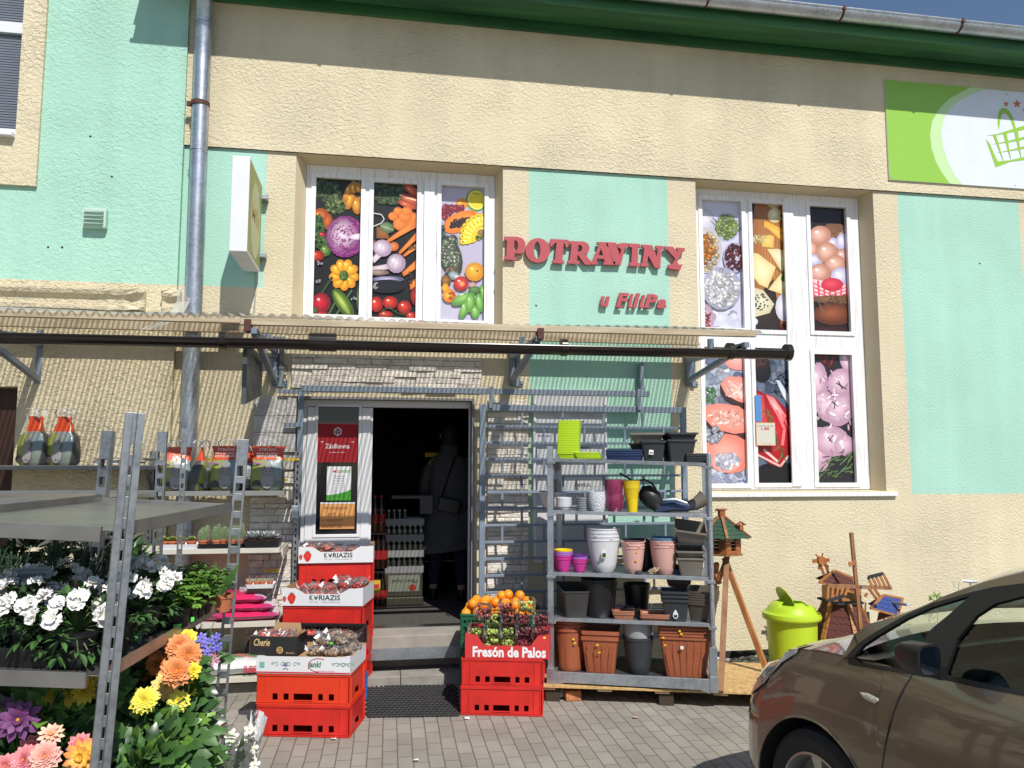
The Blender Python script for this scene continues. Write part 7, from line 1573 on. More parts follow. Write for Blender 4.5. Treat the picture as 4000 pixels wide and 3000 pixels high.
# cat litter bags
BAGM=mat('glossy_printed_bag',(1,1,1),rough=.28,vcol=True,var=.2,scale=30,bump=.35,bscale=22,dist=.012);HAN=mat('white_ribbon_handle',(.70,.70,.72),rough=.4)
def bag(pos,w,h,label,tw=0.,neck=.9,topw=1.,group='cat litter bags',text=False,rot=0,side=1.):
    b=thing('litter_bag',label,'bag',pos,rot,group);MM=Matrix.Translation(pos)@Matrix.Rotation(rot,4,'Z');WMX[b.name]=MM.copy()
    m=M();n=28;rows_=[(0,.86,.8),(.06,1,1),(.25,1.03,1.05),(.45,.98,.95),(.6,.88,.8),(.685,neck*1.02,.60),(.695,neck,.58),(.80,neck*.92,.35),(.90,topw*.9,.22),(1,topw,.15)];vs=[];cs=[]
    for t,sx,sy_ in rows_:
        a=tw*t
        for k in range(n):
            f=6.2832*k/n;ex=.45;cx_=math.copysign(abs(math.cos(f))**ex,math.cos(f));sy2=math.copysign(abs(math.sin(f))**ex,math.sin(f))
            x=w/2*sx*cx_*(1+R.uniform(-.02,.02));y=w*.30*sy_*sy2*(1+R.uniform(-.05,.05));vs.append((x*math.cos(a)-y*math.sin(a),x*math.sin(a)+y*math.cos(a),h*t))
            u=cx_*sx
            if t>=.69: c=srgb((205,74,34))
            elif abs(cx_)>.93 and abs(math.sin(f))<.55: c=srgb((70,72,74))
            elif u<-.35: c=srgb((140,148,60)) if t<.66 else srgb((160,156,100))
            elif u<.35: c=srgb((140,136,136)) if t>.1 else srgb((90,88,88))
            else: c=srgb((128,144,148)) if t>.3 else srgb((120,130,120))
            cs.append(c)
    nr=len(rows_);m.add(vs,[(j*n+k,j*n+(k+1)%n,(j+1)*n+(k+1)%n,(j+1)*n+k) for j in range(nr-1) for k in range(n)]+[tuple(range(n))[::-1]],0,cs)
    m.build('sack',BAGM,b,local=True,smooth=True,weld=False)
    for s_ in (-.04,.04):
        m=M();pts=[(-w*.26,s_*.5,h*.97),(-w*.25,s_,h*1.08),(-w*.12,s_*1.3,h*1.15),(w*.06,s_*1.2,h*1.155),(w*.2,s_,h*1.09),(w*.24,s_*.5,h*.97)];
        for p_,q_ in zip(pts,pts[1:]): m.bar(p_,q_,.004,.016,upv=(0,1,0))
        m.build('handle',HAN,b,local=True)
    m=M();y=-w*.30*.80-.004
    def lab(x0,x1,z0,z1,c,dy=0):m.quad((x0,y+dy,z0),(x1,y+dy,z0),(x1,y+dy-.0,z1),(x0,y+dy,z1),0,c)
    if text:
        yt=-w*.30*.34-.012;W_=(.8,.78,.76);mm_=M()
        for tx,x0,x1,z0,z1 in (('STELIVO',-.26,.26,.885,.945),('PRO KOČKY',-.32,.32,.81,.86),('EXCLUSIVE',-.30,.30,.745,.79)):
            addtext(mm_,tx,w*x0,w*x1,h*z0,h*z1,yt-(.03 if z0<.8 else (.012 if z0<.86 else 0)),0,W_,off=.01)
    if text: mm_.build('lettering',PRINTM,b,local=True,weld=False)
    yb=-w*.30*1.06-.003
    m.ell((-w*.28,yb,h*.13),(w*.15,.002,w*.15),14,4,col=srgb((70,68,66)))
    addtext(m,'5 L',w*.0,w*.16,h*.09,h*.13,yb-.001,0,(.03,.03,.03),off=.02)
    # grey kitten face
    m.ell((w*.05,yb,h*.42),(w*.15,.003,h*.10),14,6,col=srgb((146,142,142)))
    for s_ in (-1,1): m.add([(w*.05+s_*w*.14,yb-.003,h*.45),(w*.05+s_*w*.05,yb-.003,h*.50),(w*.05+s_*w*.12,yb-.003,h*.56)],[(0,1,2)],0,[srgb((132,128,128))]*3);m.ell((w*.05+s_*w*.06,yb-.004,h*.43),(w*.02,.001,h*.012),8,4,col=srgb((60,60,50)))
    m.ell((w*.03,yb+.004,h*.2),(w*.20,.003,h*.16),14,6,col=srgb((156,150,152)))
    m.ell((-w*.3,yb+.012,h*.60),(w*.13,.002,h*.022),10,4,col=srgb((150,80,160)))
    m.build('print_detail',PRINTM,b,local=True,weld=False);return b
zS=zz(1925)+.0135
def bx_(px,y=YS0+.13): return (W(px,1880,y).x,y,zS)
bag(bx_(688),.225,.325,'cat litter bag at the left end of the shelf half behind a trolley post',tw=.1,rot=.1,topw=.95)
bag(bx_(785),.19,.325,'narrow cat litter bag turned sideways on the shelf, second from left',tw=.9,neck=.6,topw=.5,rot=.9)
bag(bx_(885),.235,.335,'cat litter bag facing forward behind the perforated trolley post',text=True,rot=-.1)
bag(bx_(955,YS0+.2),.2,.30,'cat litter bag tucked behind the perforated post on the shelf',rot=.2)
bag(bx_(1045),.245,.335,'rightmost cat litter bag with white lettering, nearest the door',text=True,topw=1.05,neck=.95)
bag((W(130,1830,YH+.13).x,YH+.13,zH),.22,.36,'left cat litter bag with pinched neck on the high board',neck=.5,topw=.45,tw=.5,rot=-.5)
bag((W(243,1830,YH+.13).x,YH+.13,zH),.22,.36,'right cat litter bag with pinched neck on the high board',neck=.62,topw=.45,tw=.4,rot=-.4)
# soil bags
SOILM=mat('glossy_soil_bag',(1,1,1),rough=.25,vcol=True,var=.12,scale=12,bump=.3,bscale=18,dist=.012)
def pillow(pos,w,d,h,cf,label,cat='bag',rot=0,name='soil_bag'):
    m=M();nx,ny=20,12;vs=[];cs=[]
    for s_ in (1,-1):
        for j in range(ny+1):
            for i in range(nx+1):
                u,v=i/nx*2-1,j/ny*2-1;e=(1-abs(u)**5)*(1-abs(v)**4);z=h/2+s_*h/2*(e**.55)*(1+R.uniform(-.06,.06)) if e>0 else h/2
                vs.append((u*w/2*(1+.02*math.sin(v*9)),v*d/2*(1+.02*math.sin(u*11)),z));cs.append(srgb(cf(u,v,s_)))
    o=(nx+1)*(ny+1);fs=[]
    for s_ in (0,1):
        for j in range(ny):
            for i in range(nx):
                a=s_*o+j*(nx+1)+i;q=(a,a+1,a+nx+2,a+nx+1);fs.append(q if s_==0 else q[::-1])
    m.add(vs,fs,0,cs);ob_=m.build(name,SOILM,smooth=True,weld=False);ob_.location=pos;ob_.rotation_euler=(0,0,rot);return tag(ob_,label,cat)
pink=lambda u,v,s:(204,44,94) if (u<.62 and (s>0 or v>-.8)) else ((214,200,206) if abs(v)<.8 else (170,60,110))
if 1:
    zq=zz(2440)+.013
    for k,(px,dx,lb) in enumerate(((975,0,'lowest pink soil bag on the third shelf of the wall shelving'),(965,-.01,'middle pink soil bag under the cactus tray'),(950,-.03,'topmost pink soil bag with a yellow price sticker'))):
        pillow((W(px,2400,YS0+.17).x+dx,YS0+.17,zq+.062*k),.44-.01*k,.32,.075,pink,lb,rot=.08-.06*k)
    pillow((W(800,2400,YS0+.2).x,YS0+.2,zq),.4,.3,.09,pink,'pink soil bag lying at the left behind the perforated post',rot=-.2)
    m=M();q=W(940,2335,YS0);m.cb((q.x,YS0+.07,zq+.185),(.02,.012,.01),col=(.9,.75,.05));tag(m.build('price_sticker',PRINTM,weld=False),'yellow price sticker on the topmost pink bag','sticker')
    m=M()
    for k in range(12): 
        y=YS0+.12+.012*k;x=W(1000,2310,y).x;m.bar((x-.12,y+R.uniform(-.02,.02),zq+.19+.003*k),(x+.09,y+R.uniform(-.02,.02),zq+.195+.003*k),.006,.003)
    tag(m.build('plant_stakes',HAN),'bundle of thin white plant labels on the pink bags','bundle')
zq=zz(2655)+.013
pillow((W(880,2600,YS0+.17).x,YS0+.17,zq),.62,.32,.12,lambda u,v,s:((210,212,214) if v<-.45 else ((96,150,90) if math.sin(u*13+v*7)>0 else (216,110,130))),'flowery white and green substrate bag on the lowest shelf',rot=.03)
m=M();a,b=W(950,2630,YS0-.01),W(1001,2600,YS0-.01);addtext(m,'SUBST',a.x,W(1012,2600,YS0-.01).x,a.z,b.z,YS0-.006,0,srgb((190,30,50)),off=.03);tag(m.build('bag_lettering',PRINTM,weld=False),'dark red lettering on the substrate bag','lettering')
pillow((W(1010,2640,-.2).x,-.2,zq+.02),.2,.12,.2,lambda u,v,s:(40,44,60),'dark blue bottle shaped pack standing at the back of the lowest shelf')
# trays, cacti, succulents
TPOT=mat('small_terracotta',(.50,.16,.07),rough=.6,var=.12);CACT=mat('cactus_green',(.10,.17,.06),rough=.7,var=.3,scale=60);SPIN=mat('cactus_spines',(.62,.58,.48),rough=.7);ECH=mat('pale_succulent',(.42,.46,.46),rough=.5,var=.15);GSUC=mat('green_succulent',(.30,.40,.10),rough=.5,var=.3,scale=40);TRW=mat('white_tray_plastic',(.70,.71,.74),rough=.35)
z2=zz(2150)+.013
def tray(px0,px1,z,mt,label,dep=.2,h=.035,y=YS0+.005):
    a,b=W(px0,2140,y).x,W(px1,2140,y).x;m=M();rings=[]
    for zc_,q in ((0,.94),(h,1.),(h,.97),(.006,.91)): rings.append([((a+b)/2+x*q,y+dep/2+yy*q,z+zc_) for x,yy in rr((b-a)/2,dep/2,.015)])
    m.loft(rings);return tag(m.build('plant_tray',mt),label,'tray')
def smallpot(x,y,z,r,h,parent): 
    m=M();m.T=T(x,y,z);m.lathe([(0,0),(r*.74,0),(r*.92,h*.72),(r,h*.72),(r,h),(r*.88,h),(r*.85,h*.8),(0,h*.8)],16);return m.build('pot',TPOT,parent,smooth=True)
def cactus(px,z,label,kind,r=.03,hh=.10,y=YS0+.06,group=None,pyr=2130,pr_=None):
    x=W(px,pyr,y).x;c=thing('potted_cactus' if kind!='ech' and kind!='suc' else 'potted_succulent',label,'cactus' if kind in('col','ball') else 'succulent',(x,y,z),0,group);pr_=pr_ or r*1.05;ph=.05
    if kind!='ech' or True: smallpot(x,y,z,pr_,ph,c)
    m=M();s=M()
    if kind in('col','ball'):
        for dx,q in (((-r*.35,.86),(r*.4,1.)) if kind=='col' else ((0,.5),)):
            H_=hh*q;ribs=12;prof=[];n=9
            for k in range(n+1):
                t=k/n;prof.append((r*(.62 if kind=='col' else .9)*math.sin(math.pi*min(.98,(.22+.78*t)))**.45*(1 if t<.98 else .1)+.0005,H_*t))
            m.T=T(x+dx,y,z+ph-.008);m.lathe(prof,36,fn=lambda t,i:1-.10*(math.cos(ribs*t)>0))
            for k in range(1,n):
                for a in range(ribs):
                    t=6.2832*(a+.5)/ribs+.0;R_=prof[k][0]*1.02;p=(R_*math.cos(t),R_*math.sin(t),prof[k][1])
                    if math.sin(t)<.3:
                        s.T=m.T
                        for e in range(2): s.bar(p,(p[0]*1.14+R.uniform(-.003,.003),p[1]*1.14,p[2]+R.uniform(-.003,.005)),.0012,.0012)
            m.T=I4;s.T=I4
        m.build('stem',CACT,c,smooth=True);s.build('spines',SPIN,c,weld=False)
        if kind=='ball': f=M();[f.ell((x+.008*math.cos(a),y+.008*math.sin(a),z+ph+hh*.5),.004,6,4) for a in (0,2,4)];f.build('flower_buds',mat('pink_buds',(.5,.1,.12),rough=.6),c)
    else:
        L=r*1.25
        for ring,(nl,el,sc_) in enumerate(((10,.25,1.),(9,.6,.8),(7,1.0,.6),(4,1.35,.38))):
            for k in range(nl):
                a=6.2832*k/nl+ring*.4+R.uniform(-.1,.1);d=Vector((math.cos(a)*math.cos(el),math.sin(a)*math.cos(el),math.sin(el)));side=Vector((-math.sin(a),math.cos(a),0));b0=Vector((x,y,z+ph+.004+ring*.003));l=L*sc_*R.uniform(.85,1.1);wd=l*(.32 if kind=='ech' else .28)
                m.add([b0,b0+d*l*.6+side*wd,b0+d*l+Vector((0,0,l*.08)),b0+d*l*.6-side*wd,b0+d*l*.55-Vector((0,0,l*.10))],[(0,1,2),(0,2,3),(0,4,1),(1,4,2),(2,4,3),(3,4,0)])
        m.build('leaves',ECH if kind=='ech' else GSUC,c)
tray(625,772,z2,TRW,'white plastic tray of small succulents on the second shelf');tray(774,948,z2,BLACKPL,'black plastic tray under the column cacti');tray(948,1090,z2,BLACKPL,'black plastic tray under the pale rosette succulents',h=.055)
for i,px in enumerate((640,672,704,748)): cactus(px,z2+.008,['leftmost','second','third','rightmost'][i]+' small green succulent in the white tray','suc',r=.036)
for i,px in enumerate((785,800,845,868,905,935)): cactus(px if i else 792,z2+.012,['leftmost ribbed cactus in the black tray','second ribbed cactus from the left in the black tray','third ribbed cactus in the black tray','fourth ribbed cactus in the black tray','fifth ribbed cactus beside the perforated post','rightmost ribbed cactus next to the rosettes'][i],'col',r=.034,hh=.105+.012*((i*7)%3),y=YS0+.05+.05*(i%2))
for i,px in enumerate((990,1050)): cactus(px,z2+.012,['left','right'][i]+' pale rosette succulent in the black tray','ech',r=.072,pr_=.04,y=YS0+.07)
DKG=mat('dark_succulent',(.06,.09,.05),rough=.6)
zq=zz(2300,1000)
wt=tray(962,1075,zq,TRW,'white tray of four small round cacti above the pink bags',dep=.16,h=.03)
for i,px in enumerate((975,1003,1025,1054)): cactus(px,zq+.004,['leftmost','second','third','rightmost'][i]+' small round cactus in the white tray above the pink bags','ball',r=.024,hh=.045,y=YS0+.05,pyr=2280)
m=M();m.box(W(975,2330,-.3).x,W(1060,2330,-.3).x,-.40,-.25,zz(2440)+.2,zq-.002);tag(m.build('support_box',mat('dull_card',(.30,.27,.22),rough=.9)),'plain box holding up the tray of round cacti','box')
# ================================================================ plant trolleys
def basis(top,bot,near,far):
    w_=(top-bot).normalized();u=(far-near);u=(u-w_*u.dot(w_)).normalized();v=w_.cross(u).normalized();return u,v,w_
PN,PNB=Q(530,1612,2.3),Q(392,3000,2.3);PF=Q(950,1716,3.43)
u_,v_,w_=basis(PN,PNB,PN,PF);hA_=PN.z;O_=PN-w_*(PN.z/w_.z)
TM=Matrix((u_,v_,w_)).transposed().to_4x4();TM.translation=O_
def tl_(p):return TM.inverted()@p
LU=tl_(PF).x;LV=.585;HT=tl_(PN).z
GD2=galv('dull_steel_shelf',(.36,.35,.33),(.26,.25,.24),rough=.42,sc=6)
ta=thing('plant_trolley','nearest galvanised plant trolley with perforated posts and slightly leaning frame','trolley',tuple(O_));ta.rotation_euler=TM.to_euler();WMX[ta.name]=TM.copy()
def post(parent,x,y,h,face,perf=True,w=.048):
    """C channel; face = rotation about local z"""
    m=M();m.T=Matrix.Translation((x,y,0))@Matrix.Rotation(face,4,'Z')
    hl=[(-w*.30,w*.30,.06+k*.075,.06+k*.075+.045) for k in range(int((h-.12)/.075))] if perf else []
    m.plate(-w/2,w/2,0,h,hl,.0025);m.box(-w/2,-w/2+.0025,.0026,.030,0,h);m.box(w/2-.0025,w/2,.0026,.030,0,h);m.box(-w/2+.0026,-w/2+.010,.028,.0305,0,h);m.box(w/2-.010,w/2-.0026,.028,.0305,0,h)
    return m.build('post',GALVM,parent,local=True,bevel=.0008)
def narrow(parent,x,y,h,face,w=.052):
    m=M();m.T=Matrix.Translation((x,y,0))@Matrix.Rotation(face,4,'Z')
    m.plate(-w/2,-w*.12,0,h,[],.003);m.plate(w*.12,w/2,0,h,[],.003);hl=[(-w*.06,w*.06,.05+k*.062,.05+k*.062+.030) for k in range(int((h-.1)/.062))]
    o=m.T;m.T=o@Matrix.Translation((0,.010,0));m.plate(-w*.12,w*.12,0,h,hl,.0025);m.T=o
    m.box(-w/2,-w/2+.003,.0031,.028,0,h);m.box(w/2-.003,w/2,.0031,.028,0,h);m.box(-w*.12-.003,-w*.12,.0031,.0125,0,h);m.box(w*.12,w*.12+.003,.0031,.0125,0,h)
    return m.build('post',GALVM,parent,local=True,bevel=.001)
narrow(ta,0,0,HT,rad(-62));post(ta,LU,.0,tl_(PF).z,rad(-78));post(ta,LU,LV,tl_(Q(412,1683,3.43)).z,rad(-100));narrow(ta,-.0,LV,HT,rad(-120))
def shelf(parent,z,u0,u1,v0,v1,lip=.042,mt=GD2):
    m=M();m.box(u0,u1,v0,v1,z-.003,z);m.box(u0-.014,u0-.0,v0+.03,v1,z-.034,z+.010)
    m.box(u1+.0,u1+.006,v0,v1,z-.02,z+.014)
    m.add([(u0+.03,v0,z),(u1-.01,v0,z),(u1-.01,v0-.014,z+.022),(u0+.03,v0-.014,z+.022),(u0+.03,v0-.017,z-.018),(u1-.01,v0-.017,z-.018)],[(0,1,2,3),(3,2,5,4)])
    m.add([(u0+.03,v0-.001,z-.001),(u1-.01,v0-.001,z-.001),(u1-.01,v0-.013,z-.02),(u0+.03,v0-.013,z-.02)],[(0,1,2,3)])
    m.box(u0,u1,v1,v1+.012,z-.012,z+.028)
    m.build('shelf',mt,parent,local=True,bevel=.001)
zA1=tl_(Q(460,2072,2.3)).z;zA2=tl_(Q(420,2640,2.3)).z;zA3=tl_(Q(860,2705,3.38)).z
for z in (zA1,zA2,zA3,.30): shelf(ta,z,.0,LU-.02,.03,LV-.02)
m=M()
for (a,b) in ((.25,.1),(.25,.45),(.8,.12),(.8,.45)): m.ell((LU*a,LV*b+.02,zA1+.001),(.012,.006,.0015),8,4)
ws_=thing('plant_trolley','second plant trolley standing behind and left of the nearest one','trolley',(0,0,0))
# trolley B
B0=Q(600,2400,4.45);B0.z=0;ub=Vector((-math.cos(rad(3)),math.sin(rad(3)),0));vb=Vector((ub.y,-ub.x,0));
if vb.y>0: vb=-vb
TB2=Matrix((ub,-vb if ub.cross(-vb).z>0 else vb,Vector((0,0,1)))).transposed().to_4x4();TB2.translation=B0
ws_.location=B0;ws_.rotation_euler=TB2.to_euler();WMX[ws_.name]=TB2.copy()
# local x to the left, local y toward the camera or away from it
ysg=1 if (TB2.to_3x3()@Vector((0,1,0))).y<0 else -1
zB=(TB2.inverted()@Q(570,1925,4.45)).z
post(ws_,0,0,1.87,rad(180),w=.05);post(ws_,1.25,0,1.87,rad(180));post(ws_,0.02,ysg*.60,1.50,0);
m=M();m.box(.05,1.3,min(.03*ysg,1.1*ysg),max(.03*ysg,1.1*ysg),zB-.003,zB);m.box(.02,1.3,-.006*ysg if ysg>0 else -.004,.004 if ysg>0 else .006,zB-.025,zB+.014);m.box(.05,1.3,1.10*ysg-.007,1.10*ysg+.007,zB-.02,zB+.02);m.build('shelf',GD2,ws_,local=True,bevel=.001)
for z in (1.08,.62,.2):
    m=M();m.box(.05,1.3,min(.03*ysg,1.1*ysg),max(.03*ysg,1.1*ysg),z-.003,z);m.build('shelf',GD2,ws_,local=True)
p5=Q(690,2400,4.75);m=M();m.T=Matrix.Translation((p5.x,p5.y,0));hl=[(-.008,.008,.1+.06*k,.13+.06*k) for k in range(28)];m.plate(-.016,.016,0,1.90,hl,.003);m.box(-.016,-.013,.003,.03,0,1.9);tag(m.build('shelf_upright',GALVD),'lone dark perforated upright standing in front of the downpipe','upright')
# ---------------------------------------------------------------- foliage helpers

def lf(m,b,d,up_,L,Wd,mi=0,fold=.25,droop=.15):
    d=d.normalized();s_=d.cross(up_);
    if s_.length<1e-4:s_=d.orthogonal()
    s_.normalize();n=s_.cross(d)
    p=[b,b+d*L*.3+s_*Wd*.42+n*fold*Wd,b+d*L*.65+s_*Wd*.42+n*(fold*Wd-droop*L*.4),b+d*L-n*droop*L,b+d*L*.65-s_*Wd*.42+n*(fold*Wd-droop*L*.4),b+d*L*.3-s_*Wd*.42+n*fold*Wd,b+d*L*.33,b+d*L*.68-n*droop*L*.35]
    m.add(p,[(0,1,6),(1,2,7,6),(2,3,7),(0,6,5),(6,7,4,5),(7,3,4)],mi)
def leafmat(n,c,rough=.45,var=.35):
    m=mat(n,c,rough=rough,var=var,scale=14,spec=.4);return m
LD=leafmat('dark_glossy_leaf',(.045,.095,.038),.3);LM=leafmat('mid_green_leaf',(.065,.155,.04));LB=leafmat('bright_green_leaf',(.16,.32,.05));LP=leafmat('pale_leaf_back',(.22,.28,.18));LR=leafmat('rosemary_leaf',(.045,.09,.05));STEM=mat('green_stem',(.08,.14,.04),rough=.6)
def NV(): return Vector((R.uniform(-.7,.7),-.9,R.uniform(.1,1.1)))
def rdir(el0=-.3,el1=1.2): a=R.uniform(0,6.283);e=R.uniform(el0,el1);return Vector((math.cos(a)*math.cos(e),math.sin(a)*math.cos(e),math.sin(e)))
PETW=mat('petal',(1,1,1),rough=.6,vcol=True,var=.12,scale=60)
PETW.node_tree.nodes['Principled BSDF'].inputs['Subsurface Weight'].default_value=0
def petal(m,b,d,n,L,Wd,ci,co,cup=.2,notch=False):
    d=d.normalized();s_=d.cross(n).normalized();nn=s_.cross(d)*-1
    p=[b,b+d*L*.35+s_*Wd*.38+nn*cup*L*.25,b+d*L*.75+s_*Wd*.5+nn*cup*L*.7,b+d*L+nn*cup*L*(1.0),b+d*L*.75-s_*Wd*.5+nn*cup*L*.7,b+d*L*.35-s_*Wd*.38+nn*cup*L*.25,b+d*L*.6+nn*cup*L*.35]
    c=[ci,ci,co,co,co,ci,tuple(.5*x+.5*y for x,y in zip(ci,co))];m.add(p,[(0,1,6),(1,2,6),(2,3,6),(3,4,6),(4,5,6),(5,0,6)],0,c)
def dahlia(m,c,n,r,ci,co,layers=5,wide=.36,per=14,eye=(.55,.28,.02)):
    n=n.normalized();a=n.orthogonal().normalized();b=n.cross(a)
    for l in range(layers):
        t=l/(max(1,layers-1));L=r*(1-.62*t);el=.05+1.0*t;k=int(per*(1-.35*t))
        for i in range(k):
            f=6.2832*i/k+l*.37+R.uniform(-.08,.08);d=(a*math.cos(f)+b*math.sin(f))*math.cos(el)+n*math.sin(el);j=R.uniform(.85,1.1)
            petal(m,c+n*r*.10*t,d,n,L*R.uniform(.9,1.08),L*wide*(1+.5*t),tuple(x*j for x in ci),tuple(min(1,x*j) for x in co),cup=.12)
    m.ell(c+n*r*.12,(r*.13,r*.13,r*.13),8,6,col=eye)
def ruffle(m,c,n,r,col,eye=(.55,.50,.25)):
    n=n.normalized();a=n.orthogonal().normalized();b=n.cross(a)
    ph=R.uniform(0,6);wob=R.uniform(.1,.3)
    for l in range(2):
        for i in range(5):
            f=ph+6.2832*i/5+l*.6+R.uniform(-.35,.35);el=.0+.65*l+R.uniform(-.25,.3);d=(a*math.cos(f)+b*math.sin(f))*math.cos(el)+n*math.sin(el);s_=d.cross(n).normalized();L=r*(1-.2*l)*R.uniform(.85,1.1);j=R.uniform(.86,1.0)
            pts=[c];cc=[tuple(x*y for x,y in zip(col,(.8,.82,.6)))]
            for q in range(7):
                g=-1+q/3;pts.append(c+d*L*(1-.28*g*g)+s_*L*.62*g+n*R.uniform(-.26,.26)*r);cc.append(tuple(x*j for x in col))
            mid_=c+d*L*.55+n*r*.05;pts.append(mid_);cc.append(tuple(x*j*.97 for x in col))
            m.add(pts,[(0,1,8),(0,8,7)]+[(8,k,k+1) for k in range(1,7)],0,cc)
def plantpot(parent,p,r,h,mt): 
    m=M();m.T=Matrix.Translation(p);m.lathe([(0,0),(r*.75,0),(r*.93,h*.8),(r,h*.8),(r,h),(r*.9,h),(r*.88,h*.85),(0,h*.85)],18);m.build('pot',mt,parent,smooth=True)
def azalea(p,label,rr_=.12,nfl=8,top=.19,pot=BLACKPL,group=None,fl=(.88,.87,.86),dirb=None):
    t=thing('potted_azalea',label,'potted plant',tuple(p),0,group);plantpot(t,p,.06,.09,pot)
    m=M();ctr=p+Vector((0,-.015,.095))
    for k in range(44):
        d=rdir(-.75,1.3);b=ctr;e=ctr+Vector((d.x*rr_*.8,d.y*rr_*.8,max(-.085,d.z*top*.55)));m.tube([b,e],.002,3,m=1)
        for i in range(7):
            a=rdir(-.6,.7);lf(m,e+a*.004,(a+d*.5),Vector((0,0,1)),R.uniform(.030,.05),R.uniform(.014,.021),0 if R.random()<.7 else 2,.2,.25)
    m.build('foliage',[LD,STEM,LM],t,smooth=True)
    m=M()
    for k in range(nfl+4):
        d=rdir(.1,1.4);d=(d+Vector((.1,-.35,.1))).normalized();c=ctr+Vector((d.x*rr_,d.y*rr_,.03+d.z*top*.55));ruffle(m,c,d+Vector((0,-.2,.3)),R.uniform(.020,.032),fl)
    m.build('blossoms',PETW,t,weld=False);return t
def TMp(u,v,z): return TM@Vector((u,v,z))
# azaleas on shelf 2
k=0
nm=['front left','front second','front third','front right','second row left','second row second','second row third','second row right','back row left','back row middle','back row right']
for (px,py,d) in ((-60,2530,2.45),(110,2540,2.42),(300,2540,2.40),(440,2500,2.55),(210,2420,2.75),(560,2440,2.80),(560,2370,2.98)):
    q=Q(px,py,d);l=tl_(q);pz=TMp(min(max(l.x,.07),LU-.1),min(max(l.y,.08),LV-.05),zA2+.012);azalea(pz,nm[k]+' white azalea in the black tray on the middle trolley shelf',nfl=9,pot=BLACKPL if k!=7 else TPOT,group='white azaleas on the nearest trolley');k+=1
def ttray(u0,u1,v0,v1,z,h,label,mt=BLACKPL):
    m=M();m.T=TM;r=[]
    for zz_,q in ((0,.97),(h,1),(h,.985),(.004,.95)): r.append([((u0+u1)/2+(x)*q,(v0+v1)/2+y*q,z+zz_+.001) for x,y in rr((u1-u0)/2,(v1-v0)/2,.02)])
    m.loft(r);tag(m.build('plant_tray',mt,bevel=.001),label,'tray')
ttray(.04,.62,.09,.56,zA2,.055,'large black tray under the white azaleas on the nearest trolley')
q=Q(580,2455,2.95);azt=thing('terracotta_flower_pot','small terracotta pot at the end of the azalea tray by the post','plant pot',tuple(q));m=M();m.T=Matrix.Translation(Vector((q.x,q.y,q.z-.045)));m.lathe([(0,0),(.042,0),(.052,.07),(.057,.07),(.058,.09),(.050,.09),(.048,.07),(0,.07)],20);m.build('pot',TPOT,azt,smooth=True);m=M()
for k in range(30): a=rdir(.1,1.3);lf(m,q+Vector((0,0,.03)),a,Vector((0,0,1)),.07,.03,0,.2,.3)
m.build('foliage',LM,azt)
# rosemary with name board, under the top shelf
for i,(px,py,d) in enumerate(((60,2300,2.95),(200,2290,3.05),(330,2280,3.1),(-60,2300,2.9),(450,2290,3.2))):
    q=Q(px,py,d);q.z=(TMp(.7,.3,zA2)).z+.05;t=thing('potted_rosemary',['leftmost visible','second','third','outermost left','rightmost'][i]+' dark rosemary bush in the shade under the top trolley shelf','potted plant',tuple(q),0,'rosemary bushes in the shade');m=M()
    for k in range(26):
        d_=rdir(.6,1.5);L=R.uniform(.14,.26);e=q+Vector((d_.x*L*.6,d_.y*L*.6,d_.z*L));m.tube([q,e],.002,3)
        for j in range(26):
            f=R.uniform(.2,1);a=rdir(-.2,1.);lf(m,q.lerp(e,f),a+d_,Vector((0,0,1)),.026,.004,0,.1,.0)
    m.build('foliage',LR,t);plantpot(t,q-Vector((0,0,.05)),.05,.06,BLACKPL)
q=Q(122,2238,2.55);rn=ta.rotation_euler
m=M();m.T=Matrix.Translation(q)@Matrix.Rotation(rad(14),4,'Z')@Matrix.Rotation(rad(-8),4,'X');m.box(-.055,.055,-.001,.001,-.02,.018,col=(.32,.36,.38));addtext(m,'Rosmarin',-.040,.042,-.014,.002,-.0014,0,(.06,.09,.10),off=.02);m.box(-.05,.05,-.0016,-.0012,.007,.010,col=(.15,.2,.22));tag(m.build('plant_name_board',PRINTM,weld=False),'pale name board reading Rosmarin among the rosemary on the trolley','sign')
# celery / parsley
cv=[('front left',680,2420,2.95),('front right',730,2400,3.05),('middle left',700,2370,3.12),('middle right',770,2370,3.2),('rear',740,2340,3.3),('rearmost',800,2340,3.38)]
for i,(nm_,px,py,d) in enumerate(cv):
    q=Q(px,py,d);t=thing('celery_plant',nm_+' leafy green celery plant in the black cell tray','potted plant',tuple(q),0,'celery plants in the cell tray');m=M()
    for k in range(30):
        d_=rdir(.5,1.5);L=R.uniform(.08,.15);e=q+d_*L;m.tube([q,q+d_*L*.6+Vector((0,0,.01)),e],.0022,3)
        for j in range(5):
            a=rdir(-.4,.6);b=e+a*.012
            for s_ in (-.6,0,.6):
                dd=Matrix.Rotation(s_,3,'Z')@a;lf(m,b,dd,Vector((0,0,1)),.026,.022,0 if R.random()<.75 else 1,.1,.2)
    m.build('foliage',[LB,LM],t)
m=M();a,b=Q(640,2450,2.95),Q(795,2450,2.95);
for i in range(3):
    for j in range(4):
        l=tl_(Q(655+i*0,2440,2.93));m.T=TM@Matrix.Translation((l.x+.0+j*.085,max(.03,l.y-.055*i),zA2+.004));rings=[]
        for z,q_ in ((0,.72),(.07,1.),(.07,.9),(.01,.65)): rings.append([(x*q_,y*q_,z) for x,y in rr(.040,.026,.006)])
        m.loft(rings)
m.T=I4;ctr_=m.build('cell_tray',BLACKPL,weld=False);tag(ctr_,'black cell tray holding the celery plants on the nearest trolley','tray')
